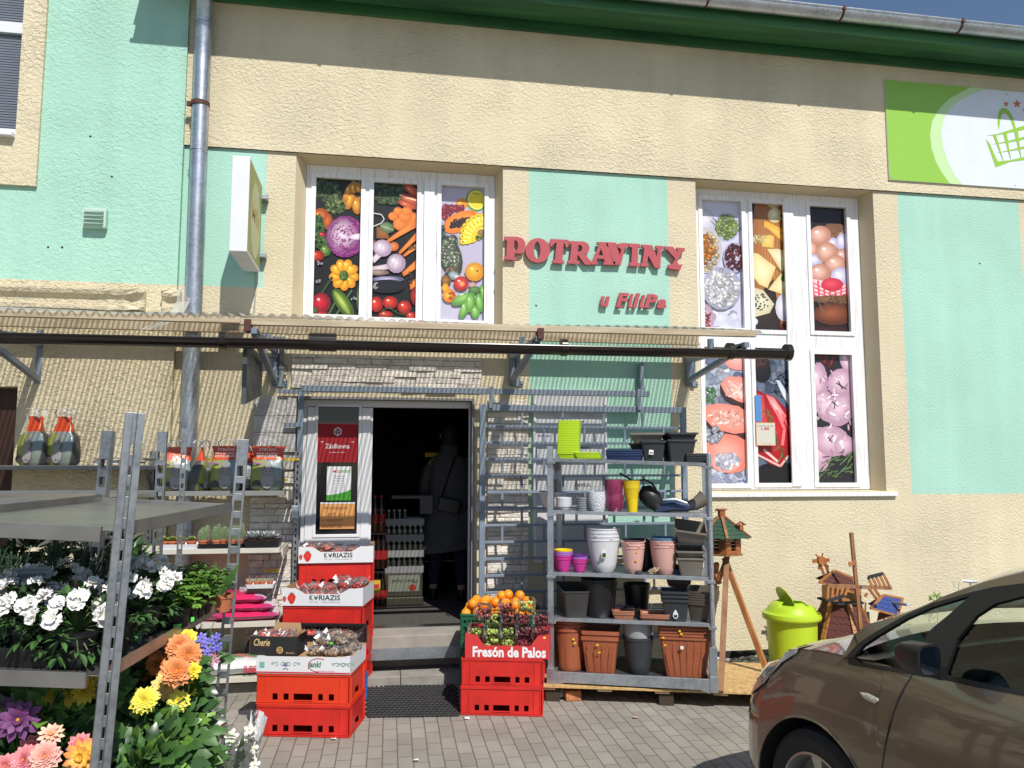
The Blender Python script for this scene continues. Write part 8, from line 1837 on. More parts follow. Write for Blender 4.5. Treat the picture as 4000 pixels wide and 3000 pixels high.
for px,py,d in ((692,2448,2.88),(640,2440,2.9),(752,2420,2.98),(770,2395,3.1)):
    q=Q(px,py,d);m=M();m.T=Matrix.Translation(q)@Matrix.Rotation(rad(20),4,'Z');m.cb((0,-.002,0),(.026 if px==692 else .012,.0015,.018),col=(.12,.80,.10));m.build('green_sticker',PRINTM,ctr_,weld=False)
q=Q(865,2330,3.35);t=thing('potted_seedling','small plant with upright bright leaves at the far end of the middle trolley shelf','potted plant',tuple(q));plantpot(t,q-Vector((0,0,.06)),.05,.07,TPOT);m=M()
for dx,dz,L in ((.06,.12,.16),(-.03,.16,.15),(.02,.05,.12),(-.06,.06,.1)): lf(m,q,Vector((dx,-.02,dz)),Vector((0,-1,0)),L,.028,0,.15,.1)
m.build('foliage',LM,t)
tl2=tl_(Q(860,2390,3.3));ttray(max(.62,tl2.x-.16),LU-.03,.03,.2,zA2,.05,'black tray at the far end of the middle trolley shelf')
# plants added on the second trolley to fill the dark behind the nearest one
for i,(px,py,d) in enumerate(((40,2230,4.0),(220,2230,4.0),(400,2220,4.0),(520,2230,3.9),(130,2150,4.2),(330,2140,4.2),(480,2150,4.1),(560,2330,3.9))):
    q=Q(px,py,d);t=thing('filler_plant',['leftmost front','second front','third front','rightmost front','rear left','rear middle','rear right','lowest right'][i]+' leafy filler plant added in the gloom on the second trolley','potted plant',tuple(q),0,'leafy filler plants on the second trolley');m=M()
    for k in range(110): a=rdir(-.2,1.4);lf(m,q+a*R.uniform(.02,.10),a,Vector((0,0,1)),R.uniform(.05,.09),.03,R.choice((0,0,1)),.2,.2)
    m.build('foliage',[LD,LM],t);plantpot(t,q-Vector((0,0,.10)),.055,.09,BLACKPL)
q=Q(390,2120,3.5);m=M()
t=thing('potted_azalea','shaded white flowering azalea right under the top shelf near the front post','potted plant',tuple(q));
for k in range(10): a=rdir(0,1.3);ruffle(m,q+a*.07,a,.03,(.75,.74,.76))
m.build('blossoms',PETW,t,weld=False);m=M()
for k in range(90): a=rdir(-.5,1.2);lf(m,q-Vector((0,0,.05))+a*R.uniform(.02,.10),a,Vector((0,0,1)),.05,.02,0,.2,.2)
m.build('foliage',[LD],t);plantpot(t,q-Vector((0,0,.16)),.05,.08,BLACKPL)
# dahlias on the lower shelf
YC=((.75,.60,.02),(.90,.82,.10));OC=((.70,.15,.035),(.78,.29,.09));PC=((.12,.025,.10),(.19,.05,.19));WC=((.55,.04,.05),(.86,.44,.36));RC=((.55,.02,.06),(.80,.30,.32))  # PC purple is lowered: the shade on those petals is put into their colour
def dahl(label,heads,root,leaves=70,lr=.12,lm=(LM,LD),group='dahlias on the lower trolley shelf',lsz=(.042,.078)):
    t=thing('potted_dahlia',label,'flowering plant',tuple(root),0,group);plantpot(t,root,.065,.09,BLACKPL)
    m=M();c=root+Vector((0,0,.16))
    for k in range(leaves): a=rdir(-.3,1.1);lf(m,c+a*R.uniform(.02,lr),a+Vector((0,-.3,.1)),NV(),R.uniform(*lsz),R.uniform(.032,.052),R.choice((0,0,1)),.15,.2)
    for h in heads: m.tube([root+Vector((0,0,.08)),root.lerp(h[0],.6)+Vector((0,0,.03)),h[0]-h[1].normalized()*.01],.003,5,m=2)
    m.build('foliage',[lm[0],lm[1],STEM],t,smooth=True)
    for h in heads:
        f=M();dahlia(f,h[0],h[1],h[2],h[3][0],h[3][1],h[4] if len(h)>4 else 5,h[5] if len(h)>5 else .34,per=h[6] if len(h)>6 else 15);f.build('flower_head',PETW,t,weld=False)
def rt_(px,py,d,z=None):
    q=Q(px,py,d);l=tl_(q);return TMp(min(max(l.x,.05),LU-.06),min(max(l.y,.06),LV-.05),zA3 if z is None else z)+Vector((0,0,.004))
fd=Vector((.12,-1,.35));
dahl('yellow pointed dahlia with two blooms facing the camera on the lower trolley shelf',[(Q(562,2736,2.62),fd,.046,YC,6,.36,18),(Q(697,2738,2.72),Vector((.25,-1,.3)),.040,YC,6,.38,16)],rt_(620,2900,2.9),230,.15)
dahl('orange and yellow ball dahlia above the two yellow blooms',[(Q(600,2640,2.85),fd,.045,OC,6,.42,16),(Q(745,2690,2.9),fd,.03,YC,5,.3,14),(Q(645,2680,2.75),fd,.05,((.85,.55,.05),(.92,.70,.25)),6,.4,16),(Q(690,2622,2.68),Vector((.2,-1,.5)),.055,OC,6,.42,16),(Q(620,2590,2.8),Vector((-.2,-1,.4)),.05,OC,6,.42,16)],rt_(640,2850,3.05),90)
dahl('deep orange dahlia at the back of the lower trolley shelf',[(Q(735,2560,2.72),Vector((.3,-1,.4)),.05,OC,6,.42,16),(Q(700,2525,2.78),Vector((.1,-1,.6)),.05,OC,6,.42,16),(Q(730,2490,2.9),Vector((.1,-1,.7)),.036,((.85,.65,.02),(.9,.75,.05)),4,.6,9),(Q(755,2620,2.7),Vector((.5,-1,.3)),.03,((.85,.60,.02),(.9,.75,.05)),4,.5,9)],rt_(720,2800,3.2),50)
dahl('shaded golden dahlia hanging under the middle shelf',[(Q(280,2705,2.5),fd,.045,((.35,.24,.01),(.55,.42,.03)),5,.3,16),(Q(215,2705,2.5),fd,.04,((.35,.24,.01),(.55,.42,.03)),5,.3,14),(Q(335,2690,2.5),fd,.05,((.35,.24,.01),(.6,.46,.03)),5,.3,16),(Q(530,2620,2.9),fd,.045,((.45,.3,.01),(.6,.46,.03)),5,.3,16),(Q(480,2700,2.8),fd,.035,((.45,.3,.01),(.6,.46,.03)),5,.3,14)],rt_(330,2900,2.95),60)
dahl('purple dahlia with broad petals in shade-darkened colour at the far left',[(Q(72,2812,2.35),Vector((.2,-1,.3)),.062,PC,3,.36,11),(Q(10,2790,2.45),Vector((-.1,-1,.4)),.06,PC,2,.42,9)],rt_(60,3100,2.6,zA3),60)
dahl('pink and cream striped dahlia low at the left',[(Q(175,2955,2.28),Vector((.1,-1,.5)),.045,WC,6,.42,15),(Q(95,2970,2.3),Vector((-.2,-1,.5)),.045,RC,6,.42,15),(Q(20,2990,2.3),fd,.035,RC,5,.4,13),(Q(200,2868,2.35),Vector((.3,-1,.9)),.038,((.85,.35,.2),(.92,.6,.45)),3,.3,12),(Q(125,2920,2.4),fd,.04,RC,3,.5,9)],rt_(150,3100,2.5,zA3),80,lm=(LM,LB))
dahl('red dahlia with yellow centre petals beside the front post',[(Q(318,2958,2.32),Vector((-.1,-1,.3)),.055,((.85,.65,.05),(.80,.25,.08)),3,.34,13),(Q(310,2905,2.38),Vector((.1,-1,.7)),.035,RC,3,.4,12),(Q(440,2960,2.6),fd,.03,((.85,.45,.2),(.9,.65,.4)),3,.35,10)],rt_(330,3100,2.6,zA3),70,lm=(LM,LB))
q=rt_(830,2740,3.25);t=thing('potted_bellflower','bellflower with small violet blue blooms at the far end of the lower shelf','flowering plant',tuple(q));plantpot(t,q,.06,.09,BLACKPL)
m=M();
for k in range(150): a=rdir(-.1,1.3);lf(m,q+Vector((0,0,.14))+a*R.uniform(.02,.12),a,Vector((0,0,1)),.035,.010,R.choice((0,1)),.1,.1)
for k in range(30): a=rdir(.2,1.4);m.tube([q+Vector((0,0,.1)),q+Vector((0,0,.13))+a*R.uniform(.1,.2)],.0015,3,m=2)
m.build('foliage',[LM,LP,STEM],t);m=M()
for px,py in ((782,2530),(800,2510),(830,2500),(845,2490),(835,2530),(852,2525),(812,2545),(790,2490),(770,2505)): dahlia(m,Q(px,py,3.0),Vector((R.uniform(-.5,.5),-1,.4)),.020,(.14,.12,.55),(.26,.22,.80),2,.55,6,(.7,.7,.6))
for px,py in ((800,2590),(820,2600),(845,2580),(780,2600),(830,2560)): dahlia(m,Q(px,py,3.0),Vector((0,-1,.4)),.014,(.45,.08,.2),(.7,.35,.45),2,.5,6,(.7,.5,.4))
m.build('blossoms',PETW,t,weld=False)
ttray(.30,LU-.04,.04,.55,zA3,.04,'black tray of flowering plants on the lower shelf of the nearest trolley')
# bottom shelf greenery
for i,(px,py,d) in enumerate(((470,2930,2.75),(600,2900,2.75),(650,2830,2.9),(560,3000,2.6),(690,2960,3.0),(240,3000,2.5),(60,3000,2.5))):
    q=Q(px,py,d);t=thing('bushy_plant',['first broad leaved','second broad leaved','third broad leaved','lowest broad leaved','rear broad leaved','shaded left','far left'][i]+' green plant low in the nearest trolley','potted plant',tuple(q),0,'broad leaved plants low in the trolley');m=M()
    for k in range(200): a=rdir(-.6,1.1);lf(m,q+a*R.uniform(.01,.15),a+Vector((.1,-.4,.15)),NV(),R.uniform(.045,.08),R.uniform(.034,.052),R.choice((0,0,0,1,2)),.12,.25)
    m.build('foliage',[LM,LD,LB],t,smooth=True);plantpot(t,q-Vector((0,0,.22)),.06,.1,BLACKPL)
q=Q(745,2920,3.15);t=thing('potted_fuchsia','trailing dark red fuchsia hanging out of the bottom of the trolley','flowering plant',tuple(q));m=M()
for k in range(130): a=rdir(-1,1);lf(m,q+Vector((a.x*.13,a.y*.08,a.z*.16)),a,Vector((0,0,1)),.045,.02,R.choice((0,1,2)),.1,.3)
m.build('foliage',[LM,LD,LP],t);m=M()
for k in range(26): a=rdir(-1,.9);dahlia(m,q+Vector((a.x*.14,a.y*.1-.03,a.z*.17)),Vector((R.uniform(-1,1),-1,-.6)),.018,(.22,.02,.05),(.38,.05,.10),2,.5,5,(.3,.05,.1))
m.build('blossoms',PETW,t,weld=False);plantpot(t,q-Vector((0,0,.2)),.06,.08,BLACKPL)
# orchid on the paving
q=G(915,3110,0);t=thing('potted_orchid','white orchid wrapped in clear film standing on the paving beside the trolley post','flowering plant',tuple(q));H_=Q(915,2890,(q.y+D)*.98).z if 0 else .30
plantpot(t,q,.06,.11,WHP);m=M()
for a,L in ((.4,.26),(2.3,.28),(3.3,.22),(5.2,.24),(1.2,.2)): lf(m,q+Vector((0,0,.10)),Vector((math.cos(a)*.5,math.sin(a)*.4,1)),Vector((math.cos(a),math.sin(a),.0)),L,.05,0,.2,.1)
for dx in (-.04,.05): m.tube([q+Vector((0,0,.1)),q+Vector((dx,0,.28)),q+Vector((dx*1.6,-.02,.36))],.004,5,m=1)
m.build('foliage',[LM,STEM],t);m=M()
for k in range(22): 
    c=q+Vector((R.uniform(-.09,.10),R.uniform(-.08,.04),R.uniform(.16,.38)));dahlia(m,c,Vector((R.uniform(-.6,.6),-1,.3)),.034,(.85,.84,.74),(.92,.91,.88),1,.62,5,(.75,.65,.15))
m.build('blossoms',PETW,t,weld=False);m=M();m.T=Matrix.Translation(q);n=20
m.lathe([(.065,.02),(.08,.12),(.12,.28),(.15,.38)],n,fn=lambda t_,i:1+.08*math.sin(5*t_+i)+.03*math.sin(11*t_));m.build('film_sleeve',FILM,t)

q=W(3790,2274,-.5);m=M();m.T=Matrix.Translation((q.x,-.5,q.z));m.lathe([(0,0),(.05,.0),(.065,.012),(.068,.012),(.05,-.003),(0,-.003)],24);m.box(-.006,.006,-.006,.006,-q.z,-.003);tag(m.build('garden_dish',WHP,smooth=True),'shallow white dish on a thin stake by the wall, just above the car roof','dish')
for px,py,lb in ((3655,2330,'sprig of yellow green weed by the wall behind the car bonnet'),(3740,2290,'thin dry plant by the wall beside the white dish')):
    q=W(px,py,-.3);t=thing('wild_plant',lb,'plant',(q.x,-.3,0));m=M();m.tube([(q.x,-.3,0),(q.x+.01,-.3,q.z)],.003,4)
    for k in range(40 if px<3700 else 14): a=rdir(-.4,1.4);lf(m,Vector((q.x,-.3,q.z-.05*R.random()))+a*.03,a,NV(),.035 if px<3700 else .06,.012 if px<3700 else .004)
    m.build('foliage',LB if px<3700 else LP,t)
# ================================================================ parked car
CX,CY=1.75,-3.55;rv=Vector((.179,-.984,0)).normalized();iv=Vector((-rv.y,rv.x,0))
CM_=Matrix((rv,iv,Vector((0,0,1)))).transposed().to_4x4();CM_.translation=Vector((CX,CY,0))
car=thing('parked_car','brown metallic hatchback parked nose to the wall with its left side towards the shop','car',(CX,CY,0));car.rotation_euler=CM_.to_euler();WMX[car.name]=CM_.copy()
PAINT=mat('brown_metallic_paint',(.19,.145,.10),rough=.32,metal=.55,var=.04,scale=300,coat=1.)
GLS=bpy.data.materials.new('green_tinted_glass');GLS.use_nodes=True
nt=GLS.node_tree
for n in list(nt.nodes):
    if n.type!='OUTPUT_MATERIAL':nt.nodes.remove(n)
out=[n for n in nt.nodes if n.type=='OUTPUT_MATERIAL'][0];t_=nt.nodes.new('ShaderNodeBsdfTransparent');t_.inputs[0].default_value=(.72,.82,.78,1);g_=nt.nodes.new('ShaderNodeBsdfGlossy');g_.inputs['Roughness'].default_value=.02;f_=nt.nodes.new('ShaderNodeFresnel');f_.inputs['IOR'].default_value=1.5;x_=nt.nodes.new('ShaderNodeMixShader')
nt.links.new(f_.outputs[0],x_.inputs[0]);nt.links.new(t_.outputs[0],x_.inputs[1]);nt.links.new(g_.outputs[0],x_.inputs[2]);nt.links.new(x_.outputs[0],out.inputs[0])
TRIM=mat('black_car_trim',(.012,.012,.013),rough=.35);RUB=mat('tyre_rubber',(.018,.018,.019),rough=.85,var=.2,scale=20);RIM=mat('silver_alloy',(.42,.41,.39),rough=.35,metal=.8,var=.1)
WD=1.70
def zE(s):
    P=[(-.9,.66),(-.6,.74),(-.45,.80),(-.3,.855),(-.15,.90),(.0,.925),(.15,.935),(.5,.955),(.95,.985),(1.6,1.02),(2.6,1.05),(3.4,1.06)]
    for (a,b),(c,d) in zip(P,P[1:]):
        if s<=c:return b+(d-b)*max(0,(s-a))/(c-a)
    return 1.06
def ins(f,s):    # side inset by height fraction
    P=[(0,.045),(.12,.015),(.30,.0),(.55,.004),(.75,.018),(.9,.04),(1,.075)]
    for (a,b),(c,d) in zip(P,P[1:]):
        if f<=c:return b+(d-b)*(f-a)/(c-a)
    return .075
nose=[(-.80,.85),(-.795,.70),(-.775,.50),(-.73,.34),(-.66,.215),(-.57,.12),(-.48,.06),(-.40,.022),(-.345,.006)]
cols=[(s,t,None) for s,t in nose]
AR=.345;AZ=.31
fr_=[0,.06,.12,.2,.3,.42,.55,.68,.78,.86,.93,1.]
def sidepoint(s0,t0,f,arch=False,shift=True):
    zb=.19
    if arch: zb=AZ+math.sqrt(max(0,AR*AR-s0*s0)) 
    # provisional z
    ze=zE(s0 if s0>-.345 else s0)
    z=zb+(ze-zb)*f
    s=s0;t=t0
    F0=(z-.19)/(ze-.19)
    if s0<-.2 :
        k=min(1,(-.2-s0)/.2);sh=0 if z<.5 else (z-.5)**1.6*.75;s=s0+sh*k
    if .36<=s0<=1.5:
        bow=max(0,(z-.58))**1.5*.42;s=s0+bow*(1-(s0-.37)/1.13)
    return (s,t+ins(F0,s0),z)
def strip(ss,arch,name,mt,parent,mirror=False):
    m=M();G_=[]
    for s0,t0 in ss: G_.append([sidepoint(s0,t0,f,arch) for f in fr_])
    if mirror: G_=[[(a,WD-b,c) for a,b,c in r] for r in G_]
    n=len(fr_);vs=[p for r in G_ for p in r];fs=[]
    for i in range(len(G_)-1):
        for j in range(n-1): fs.append((i*n+j,(i+1)*n+j,(i+1)*n+j+1,i*n+j+1))
    m.add(vs,fs);return m
def joinm(ms):
    m=M()
    for q in ms: m.add(q.v,q.f)
    return m
arcS=[(AR*math.sin(rad(a)),.0) for a in (-90,-86,-80,-72,-62,-50,-38,-25,-12,0,12,25,38,50,62,72,80,86,90)]
fb=[]
for mir in (False,True):
    fb+=[strip(nose,False,'','',None,mir),strip([(-AR,.006)]+[(s,.003) for s,_ in arcS[1:-1]]+[(AR,0)],True,'','',None,mir),strip([(AR,0),(.37,0)],False,'','',None,mir),strip([(1.43,0),(1.9,0),(2.25,0)],False,'','',None,mir),strip([(2.25+AR+AR*math.sin(rad(a)),0) for a in (-90,90)],False,'','',None,mir) if 0 else strip([(2.25,0),(2.6,0),(2.95,0),(3.2,.05),(3.33,.2),(3.38,.5),(3.39,.85)],False,'','',None,mir)]
# bonnet: from the fender top edge to the centre line
rows_=[]
ss=[(s,t) for s,t in nose[1:]]+[(-.3,.003),(-.2,0),(-.1,0),(0,0),(.1,0),(.16,0)]
for s0,t0 in ss:
    a=sidepoint(s0,t0,1.,False);r=[]
    for k in range(13):
        x=k/12;t=a[1]+(WD-2*a[1])*x;b=1-(2*x-1)**2;r.append((a[0]-.10*b*max(0,min(1,(s0+.2)/.3))*0.9,t,a[2]+ (.055 if s0>-.7 else .02)*b**.8))
    rows_.append(r)
m=M();n=13;m.add([p for r in rows_ for p in r],[(i*n+j,i*n+j+1,(i+1)*n+j+1,(i+1)*n+j) for i in range(len(rows_)-1) for j in range(n-1)]);fb.append(m)
bd=joinm(fb);bo=bd.build('body',PAINT,car,local=True,smooth=True);
dm=strip([(.376,0),(.6,0),(.9,0),(1.2,0),(1.424,0)],False,'','',None);dm.build('door',PAINT,car,local=True,smooth=True)
dm=strip([(.376,0),(.6,0),(.9,0),(1.2,0),(1.424,0)],False,'','',None,True);dm.build('door',PAINT,car,local=True,smooth=True)
# dark inner shell closes gaps and wheel housing
m=M();m.box(-.5,3.25,.32,WD-.32,.2,.80);m.box(.352,2.1,.05,WD-.05,.2,.86)
for t0,t1 in ((.02,.32),(WD-.32,WD-.02)):
    pr=[(AR+.012)*1 for _ in range(1)]
    vs=[];N_=20
    for k in range(N_+1):
        a=math.pi*k/N_;vs+=[((AR+.01)*math.cos(a),t0,AZ+(AR+.01)*math.sin(a)),((AR+.01)*math.cos(a),t1,AZ+(AR+.01)*math.sin(a))]
    m.add(vs,[(2*k,2*k+1,2*k+3,2*k+2) for k in range(N_)])
m.build('underbody',BLK,car,local=True)
# wheels
def wheel(s0,t0,side):
    m=M();m.T=Matrix.Translation((s0,t0,.305))@Matrix.Rotation(rad(90)*side,4,'X')
    m.lathe([(.205,-.09),(.225,-.10),(.27,-.105),(.297,-.085),(.305,-.05),(.305,.05),(.297,.085),(.27,.105),(.225,.10),(.205,.09)],48)
    w=m.build('wheel',RUB,car,local=True,smooth=True)
    m=M();m.T=Matrix.Translation((s0,t0,.305))@Matrix.Rotation(rad(90)*side,4,'X')
    m.lathe([(.206,.092),(.212,.098),(.203,.10),(.195,.085),(.19,.02),(.15,-.02),(.0,-.03)],48);m.lathe([(.0,.075),(.032,.072),(.036,.05)],20)
    for k in range(5):
        a=6.2832*k/5+.35;c,s_=math.cos(a),math.sin(a)
        def pt(r,wv,z):return (r*c-wv*s_,r*s_+wv*c,z)
        m.loft([[pt(.02,-.024,.035),pt(.02,.024,.035),pt(.02,.018,.068),pt(.02,-.018,.068)],[pt(.12,-.022,.045),pt(.12,.022,.045),pt(.12,.015,.078),pt(.12,-.015,.078)],[pt(.197,-.036,.06),pt(.197,.036,.06),pt(.197,.030,.09),pt(.197,-.030,.09)]])
    m.build('rim',RIM,w,local=True,smooth=True)
    m=M();m.T=Matrix.Translation((s0,t0,.305))@Matrix.Rotation(rad(90)*side,4,'X');m.lathe([(0,-.01),(.13,-.01),(.13,.0),(.03,.01)],32);m.build('brake_disc',mat('brake_steel',(.12,.11,.10),rough=.5,metal=.7),w,local=True,smooth=True)
wheel(0,.125,1);wheel(2.6,.125,1);wheel(0,WD-.125,-1);wheel(2.6,WD-.125,-1)
# greenhouse traced on the tilted side plane
def ti(z): return .072+.42*max(0,z-.93)
def cpt(px,py):
    r=ray(px,py);z=1.0
    for _ in range(12):
        t=ti(z);o=Vector((CX,CY,0))+iv*t;k=((o-CAM).dot(iv))/r.dot(iv);w=CAM+r*k;z=.6*z+.4*w.z
    return ((w-Vector((CX,CY,0))).dot(rv),w.z)
zc=lambda x,y:cpt(2900+x/2.011,2200+y/2.011)
outer=[zc(890,560),zc(1000,480),zc(1207,430),zc(1450,330),zc(1610,255),zc(1910,150),zc(2212,80)]
sL,zL_=outer[-1];outer+= [(sL+.25,zL_+.055),(sL+.6,zL_+.09),(sL+1.1,zL_+.09),(sL+1.6,zL_+.04),(sL+2.0,zL_-.08),(sL+2.3,1.06)]
blk_top=[zc(835,750),zc(870,690),zc(930,630),zc(1040,555),zc(1280,420),zc(1500,320),zc(1830,228),zc(2000,190),zc(2212,165)]
sB,zB_=blk_top[-1];blk_top+=[(sB+.3,zB_+.05),(sB+.7,zB_+.075),(sB+1.2,zB_+.06),(sB+1.7,zB_-.08),(sB+1.95,1.09)]
blk_bot=[zc(850,795),zc(1240,862),zc(1500,903),zc(2212,1045)];sb,zb_2=blk_bot[-1];blk_bot+=[(sb+1.0,zb_2+.03),(sb+1.95,1.06)]
paint_bot=[(s,z-.02) for s,z in blk_bot]
paint=outer+[(sL+2.3,1.03)]+[(s+.01,z) for s,z in paint_bot[::-1]]+[zc(790,760)]
black=blk_top+blk_bot[::-1]
g1=[zc(885,742),zc(960,652),zc(1080,572),zc(1300,442),zc(1500,352),zc(1800,262),zc(1640,405),zc(1500,520),zc(1440,600),zc(1430,810),zc(1270,832),zc(950,782)]
g2=[zc(1605,878),zc(1700,600),zc(1850,420),zc(2000,322),zc(2212,268)];sg_,zg=g2[-1];g2+=[(sg_+.30,zg+.03),(sg_+.33,zb_2+.03)]+[zc(2212,1012)]
g3=[(sg_+.40,zg+.03),(sg_+.9,zg+.03),(sg_+1.0,zb_2+.05),(sg_+.43,zb_2+.035)]
def sidepoly(splines,name,mt,off,mirror=False,th=.0):
    me=tmesh('',splines=splines,ext=.0)
    m=M();vs=[];dep=off
    for v in me.vertices:
        s,z=v.co.x,v.co.y;t=ti(z)-off;t+= .02*0;vs.append((s,WD-t if mirror else t,z))
    m.add(vs,[tuple(p.vertices) for p in me.polygons]);bpy.data.meshes.remove(me);o=m.build(name,mt,car,local=True)
    if th: sd=o.modifiers.new('solid','SOLIDIFY');sd.thickness=th;sd.offset=0
    return o
for mir in (False,True):
    sidepoly([paint,black],'roof_rail' ,PAINT,.0,mir,.012);sidepoly([black,g1,g2,g3],'window_trim',TRIM,.001,mir,.016)
    for g in (g1,g2,g3): sidepoly([g],'side_window',GLS,-.004,mir)
# windscreen and roof
edge=outer
def cross(p,n=12,bs=0,bz=0):
    s,z=p;t=ti(z);out=[]
    for k in range(n+1):
        x=k/n;b=1-(2*x-1)**2;out.append((s-bs*b,t+(WD-2*t)*x,z+bz*b))
    return out
def grid(rows,name,mt,th=0):
    m=M();n=len(rows[0]);m.add([p for r in rows for p in r],[(i*n+j,i*n+j+1,(i+1)*n+j+1,(i+1)*n+j) for i in range(len(rows)-1) for j in range(n-1)]);o=m.build(name,mt,car,local=True,smooth=True)
    if th: sd=o.modifiers.new('solid','SOLIDIFY');sd.thickness=th
base_=(edge[0][0]-.02,edge[0][1]-.03)
grid([cross(p,12,.16,.02) for p in [edge[0],edge[1],edge[2],edge[3],edge[4],edge[5]]],'windscreen',GLS)
grid([cross(p,12,max(.0,.16-.16*i/3),.03+.01*min(i,2)) for i,p in enumerate(edge[5:])],'roof',PAINT,.02)
grid([[(p[0]-.06*(1-(2*k/12-1)**2),.06+(WD-.12)*k/12,p[1]) for k in range(13)] for p in ((.13,.93),(.30,.955))],'cowl',TRIM)
# dashboard, wheel, seats, paper
m=M();m.box(.10,.72,.12,WD-.12,.80,.90);m.tube([(.45,.14,.90),(.45,WD-.14,.90)],.05,12);m.build('dashboard',mat('grey_dashboard',(.05,.052,.055),rough=.7),car,local=True,bevel=.01)
m=M();c=Vector((.92,.47,.93));m.tube([c+Vector((.12*math.sin(t)*.35,.185*math.cos(t),.185*math.sin(t))) for t in [6.2832*k/28 for k in range(28)]],.014,8,closed=True);m.ell(c,(.03,.07,.055),12,8);m.bar(c,c+Vector((0,.17,0)),.02,.03);m.bar(c,c-Vector((0,.17,0)),.02,.03);m.bar(c,(.6,.47,.85),.04);m.build('steering_wheel',mat('dark_wheel_leather',(.06,.06,.065),rough=.5),car,local=True,smooth=True)
for t0 in (.45,1.22):
    m=M();m.loft([[(1.55+x,t0+y,z) for x,y in rr(.06,.24,.05)] for x in (0,) for z in (.5,.9,1.08)]);m.loft([[(1.60+x,t0+y,z) for x,y in rr(.045,.12,.04)] for z in (1.10,1.2,1.27)]);m.box(1.05,1.6,t0-.24,t0+.24,.42,.55);m.build('seat',mat('dark_seat_cloth',(.03,.03,.034),rough=.9),car,local=True,bevel=.02)
m=M();pc=[zc(945,738),zc(1130,590),zc(1325,630),zc(1140,780)]
m.add([(s+.0,ti(z)+.10+.02*i,z-.015) for i,(s,z) in enumerate(pc)],[(0,1,2,3)],0,[(.78,.86,.90)]*4);m.add([((pc[0][0]*.6+pc[1][0]*.4),ti(1)+.095,pc[0][1]*.6+pc[1][1]*.4-.01),(pc[1][0]*.98+.0,ti(1)+.095,pc[1][1]-.02),(pc[2][0]-.02,ti(1)+.115,pc[2][1]-.02),(pc[3][0]*.6+pc[2][0]*.4-.02,ti(1)+.105,pc[3][1]*.6+pc[2][1]*.4)],[(0,1,2,3)],0,[(.12,.18,.22)]*4)
m.build('dashboard_paper',PRINTM,car,local=True,weld=False)
# mirror
mc=Vector((*[0,0],0));ms,mz=zc(1400,740);m=M()
def mr_(x,y,px0,py0,t):s,z=zc(px0,py0);return (s,t,z)
r_m=ray(3602,2572);k_m=((Vector((CX,CY,0))-iv*.05-CAM).dot(iv))/r_m.dot(iv);w_m=CAM+r_m*k_m;s0_,z0_=(w_m-Vector((CX,CY,0))).dot(rv),w_m.z
o_=Vector((s0_,0,z0_))
ring=lambda q,ds:[(s0_+ds,-.05+.050*a*q+.0,z0_+.0+.052*b*q) for a,b in [(math.copysign(abs(math.cos(t))**.5,math.cos(t)),math.copysign(abs(math.sin(t))**.5,math.sin(t))) for t in [6.2832*k/20 for k in range(20)]]]
m.loft([ring(.55,-.09),ring(.85,-.06),ring(1.,0.),ring(1.,.03),ring(.9,.032)]);m.bar((s0_,.0,z0_-.05),(s0_+.0,.035,z0_-.05),.05,.04);m.build('wing_mirror',TRIM,car,local=True,smooth=True)
m=M();m.add([(p[0]+.0005,p[1],p[2]) for p in ring(.86,.033)],[tuple(range(20))]);m.build('mirror_glass',mat('mirror_glass',(.5,.55,.6),rough=.03,metal=1.,var=.02),bpy.data.objects['wing_mirror'],local=True)
# headlight: traced quad wrapping the nose
def npt(x,y):  # ray hits the nose surface approximated by nearest body vertices plane t
    return None
m=M();HL=[]
for s0,t0,fa,fb_ in ((-.73,.34,.70,.99),(-.66,.215,.70,1.0),(-.57,.12,.72,1.),(-.48,.06,.76,1.),(-.40,.022,.82,1.),(-.32,.003,.88,1.),(-.24,.0,.93,1.),(-.13,0,.975,1.)):
    a=[Vector(sidepoint(s0,t0,fa+(fb_-fa)*k/4)) for k in range(5)];out_=Vector((-.6,-.8,.25)).normalized()*.006;r=[p+out_ for p in a]
    r.append(Vector(sidepoint(s0,t0,1.))+Vector((.0,.05,.010)));r.append(Vector(sidepoint(s0,t0,1.))+Vector((.01,.10,.016)));HL.append(r)
n=7;m.add([p for r in HL for p in r],[(i*n+j,(i+1)*n+j,(i+1)*n+j+1,i*n+j+1) for i in range(len(HL)-1) for j in range(n-1)])
LENS=mat('headlight_lens',(.60,.60,.57),rough=.08,var=.45,scale=22,coat=1.,metal=.1,bump=.2,bscale=50,dist=.006)
hl=m.build('headlight',LENS,car,local=True,smooth=True)
# side indicator, door gap, scratches, door handle
def onside(px,py,off=.004):
    r=ray(px,py);z=.8
    for _ in range(12):
        s_est=0.3;F0=(z-.19)/(.95-.19);t=ins(max(0,min(1,F0)),.3);o=Vector((CX,CY,0))+iv*t;k=((o-CAM).dot(iv))/r.dot(iv);w=CAM+r*k;z=.5*z+.5*w.z
    return Vector(((w-Vector((CX,CY,0))).dot(rv),t-off,w.z))
ip=[(3361,2703),(3390,2708),(3430,2728),(3432,2738),(3420,2747),(3395,2738),(3372,2722)]
P_=[onside(*p) for p in ip];cI=sum(P_,Vector())/len(P_);m=M();m.add([tuple(p) for p in P_]+[tuple(cI-Vector((0,.010,0)))]+[tuple(p+Vector((0,.006,0))) for p in P_],[(i,(i+1)%7,7) for i in range(7)]+[(i,i+8,(i+1)%7+8,(i+1)%7) for i in range(7)]);m.build('side_indicator',mat('indicator_lens',(.55,.52,.46),rough=.08,var=.4,scale=90,coat=1.),car,local=True,smooth=True)
for s0 in (.373,):
    pts=[Vector(sidepoint(s0,0,f/24))+Vector((0,.001,0)) for f in range(25)];m=M();m.tube(pts,.0035,6);m.build('door_gap',BLK,car,local=True)
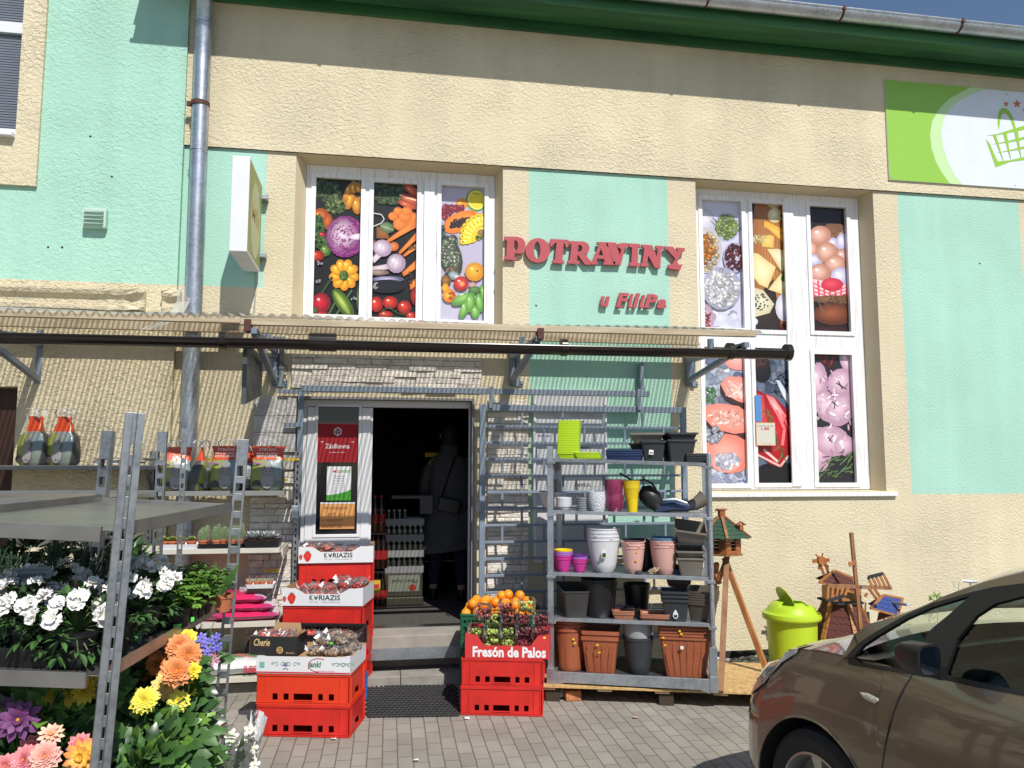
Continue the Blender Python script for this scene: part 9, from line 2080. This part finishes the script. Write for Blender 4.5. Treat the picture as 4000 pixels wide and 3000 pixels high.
m=M();pts=[Vector(sidepoint(AR*1.0*math.sin(rad(a)),.003,0,True)) for a in range(-88,89,8)];m.tube(pts,.006,6);m.build('arch_lip',PAINT,car,local=True,smooth=True)
pts=[Vector(sidepoint(s,0,f)) for s,f in ((.10,1.),(.14,.97),(.17,.93))]
m=M();a,b=zc(890,560),zc(925,640);m.bar((a[0],ti(a[1])-.007,a[1]),(b[0],ti(b[1])-.007,b[1]-.01),.005,.004,upv=(0,1,0));m.build('fender_gap',BLK,car,local=True)
m=M();m.box(1.30,1.42,-.018,.002,.83,.86);m.build('door_handle',PAINT,car,local=True,bevel=.006)
m=M();m.box(-.80,-.74,.5,WD-.5,.33,.52);m.build('grille',BLK,car,local=True,bevel=.01)
m=M();m.box(3.385,3.40,.55,WD-.55,.6,.72);m.build('number_plate',PVC,car,local=True)
grid([cross(p,12,-.02,.0) for p in [edge[-2],edge[-1]]],'rear_window',GLS)
# ---------------------------------------------------------------- camera, light, world
cam=bpy.data.cameras.new('camera');co=bpy.data.objects.new('camera',cam);C.objects.link(co)
cam.sensor_width=36;cam.lens=F/4000*36;cam.clip_end=500;cam.clip_start=.05
u2=up*math.cos(RO)-rt*math.sin(RO);r2=rt*math.cos(RO)+up*math.sin(RO)
mm=Matrix((r2,up*math.cos(RO)-rt*math.sin(RO),-fw)).transposed().to_4x4();mm.translation=CAM;co.matrix_world=mm
bpy.context.scene.camera=co
SAZ,SEL=rad(15),rad(48)
sd=Vector((math.sin(SAZ)*math.cos(SEL),-math.cos(SAZ)*math.cos(SEL),math.sin(SEL)))
su=bpy.data.lights.new('sun','SUN');su.energy=4.7;su.angle=rad(.53);su.color=(1,.955,.88)
so=bpy.data.objects.new('sun',su);C.objects.link(so);so.rotation_euler=sd.to_track_quat('Z','Y').to_euler()
wd=bpy.data.worlds.new('World');bpy.context.scene.world=wd;wd.use_nodes=True;nt=wd.node_tree
sk=nt.nodes.new('ShaderNodeTexSky');sk.sky_type='NISHITA';sk.sun_disc=False;sk.sun_elevation=SEL
sk.sun_rotation=math.pi-SAZ;sk.altitude=400;sk.air_density=1.;sk.dust_density=.6;sk.ozone_density=2.
hs_=nt.nodes.new('ShaderNodeHueSaturation');hs_.inputs['Saturation'].default_value=1.0;nt.links.new(sk.outputs[0],hs_.inputs['Color']);nt.links.new(hs_.outputs[0],nt.nodes['Background'].inputs[0]);nt.nodes['Background'].inputs[1].default_value=.105
sc=bpy.context.scene;sc.view_settings.view_transform='Standard';sc.view_settings.look='None';sc.view_settings.exposure=0;sc.view_settings.gamma=1
sc.render.engine='CYCLES';sc.cycles.max_bounces=8;sc.cycles.transparent_max_bounces=24;sc.cycles.caustics_reflective=False;sc.cycles.caustics_refractive=False
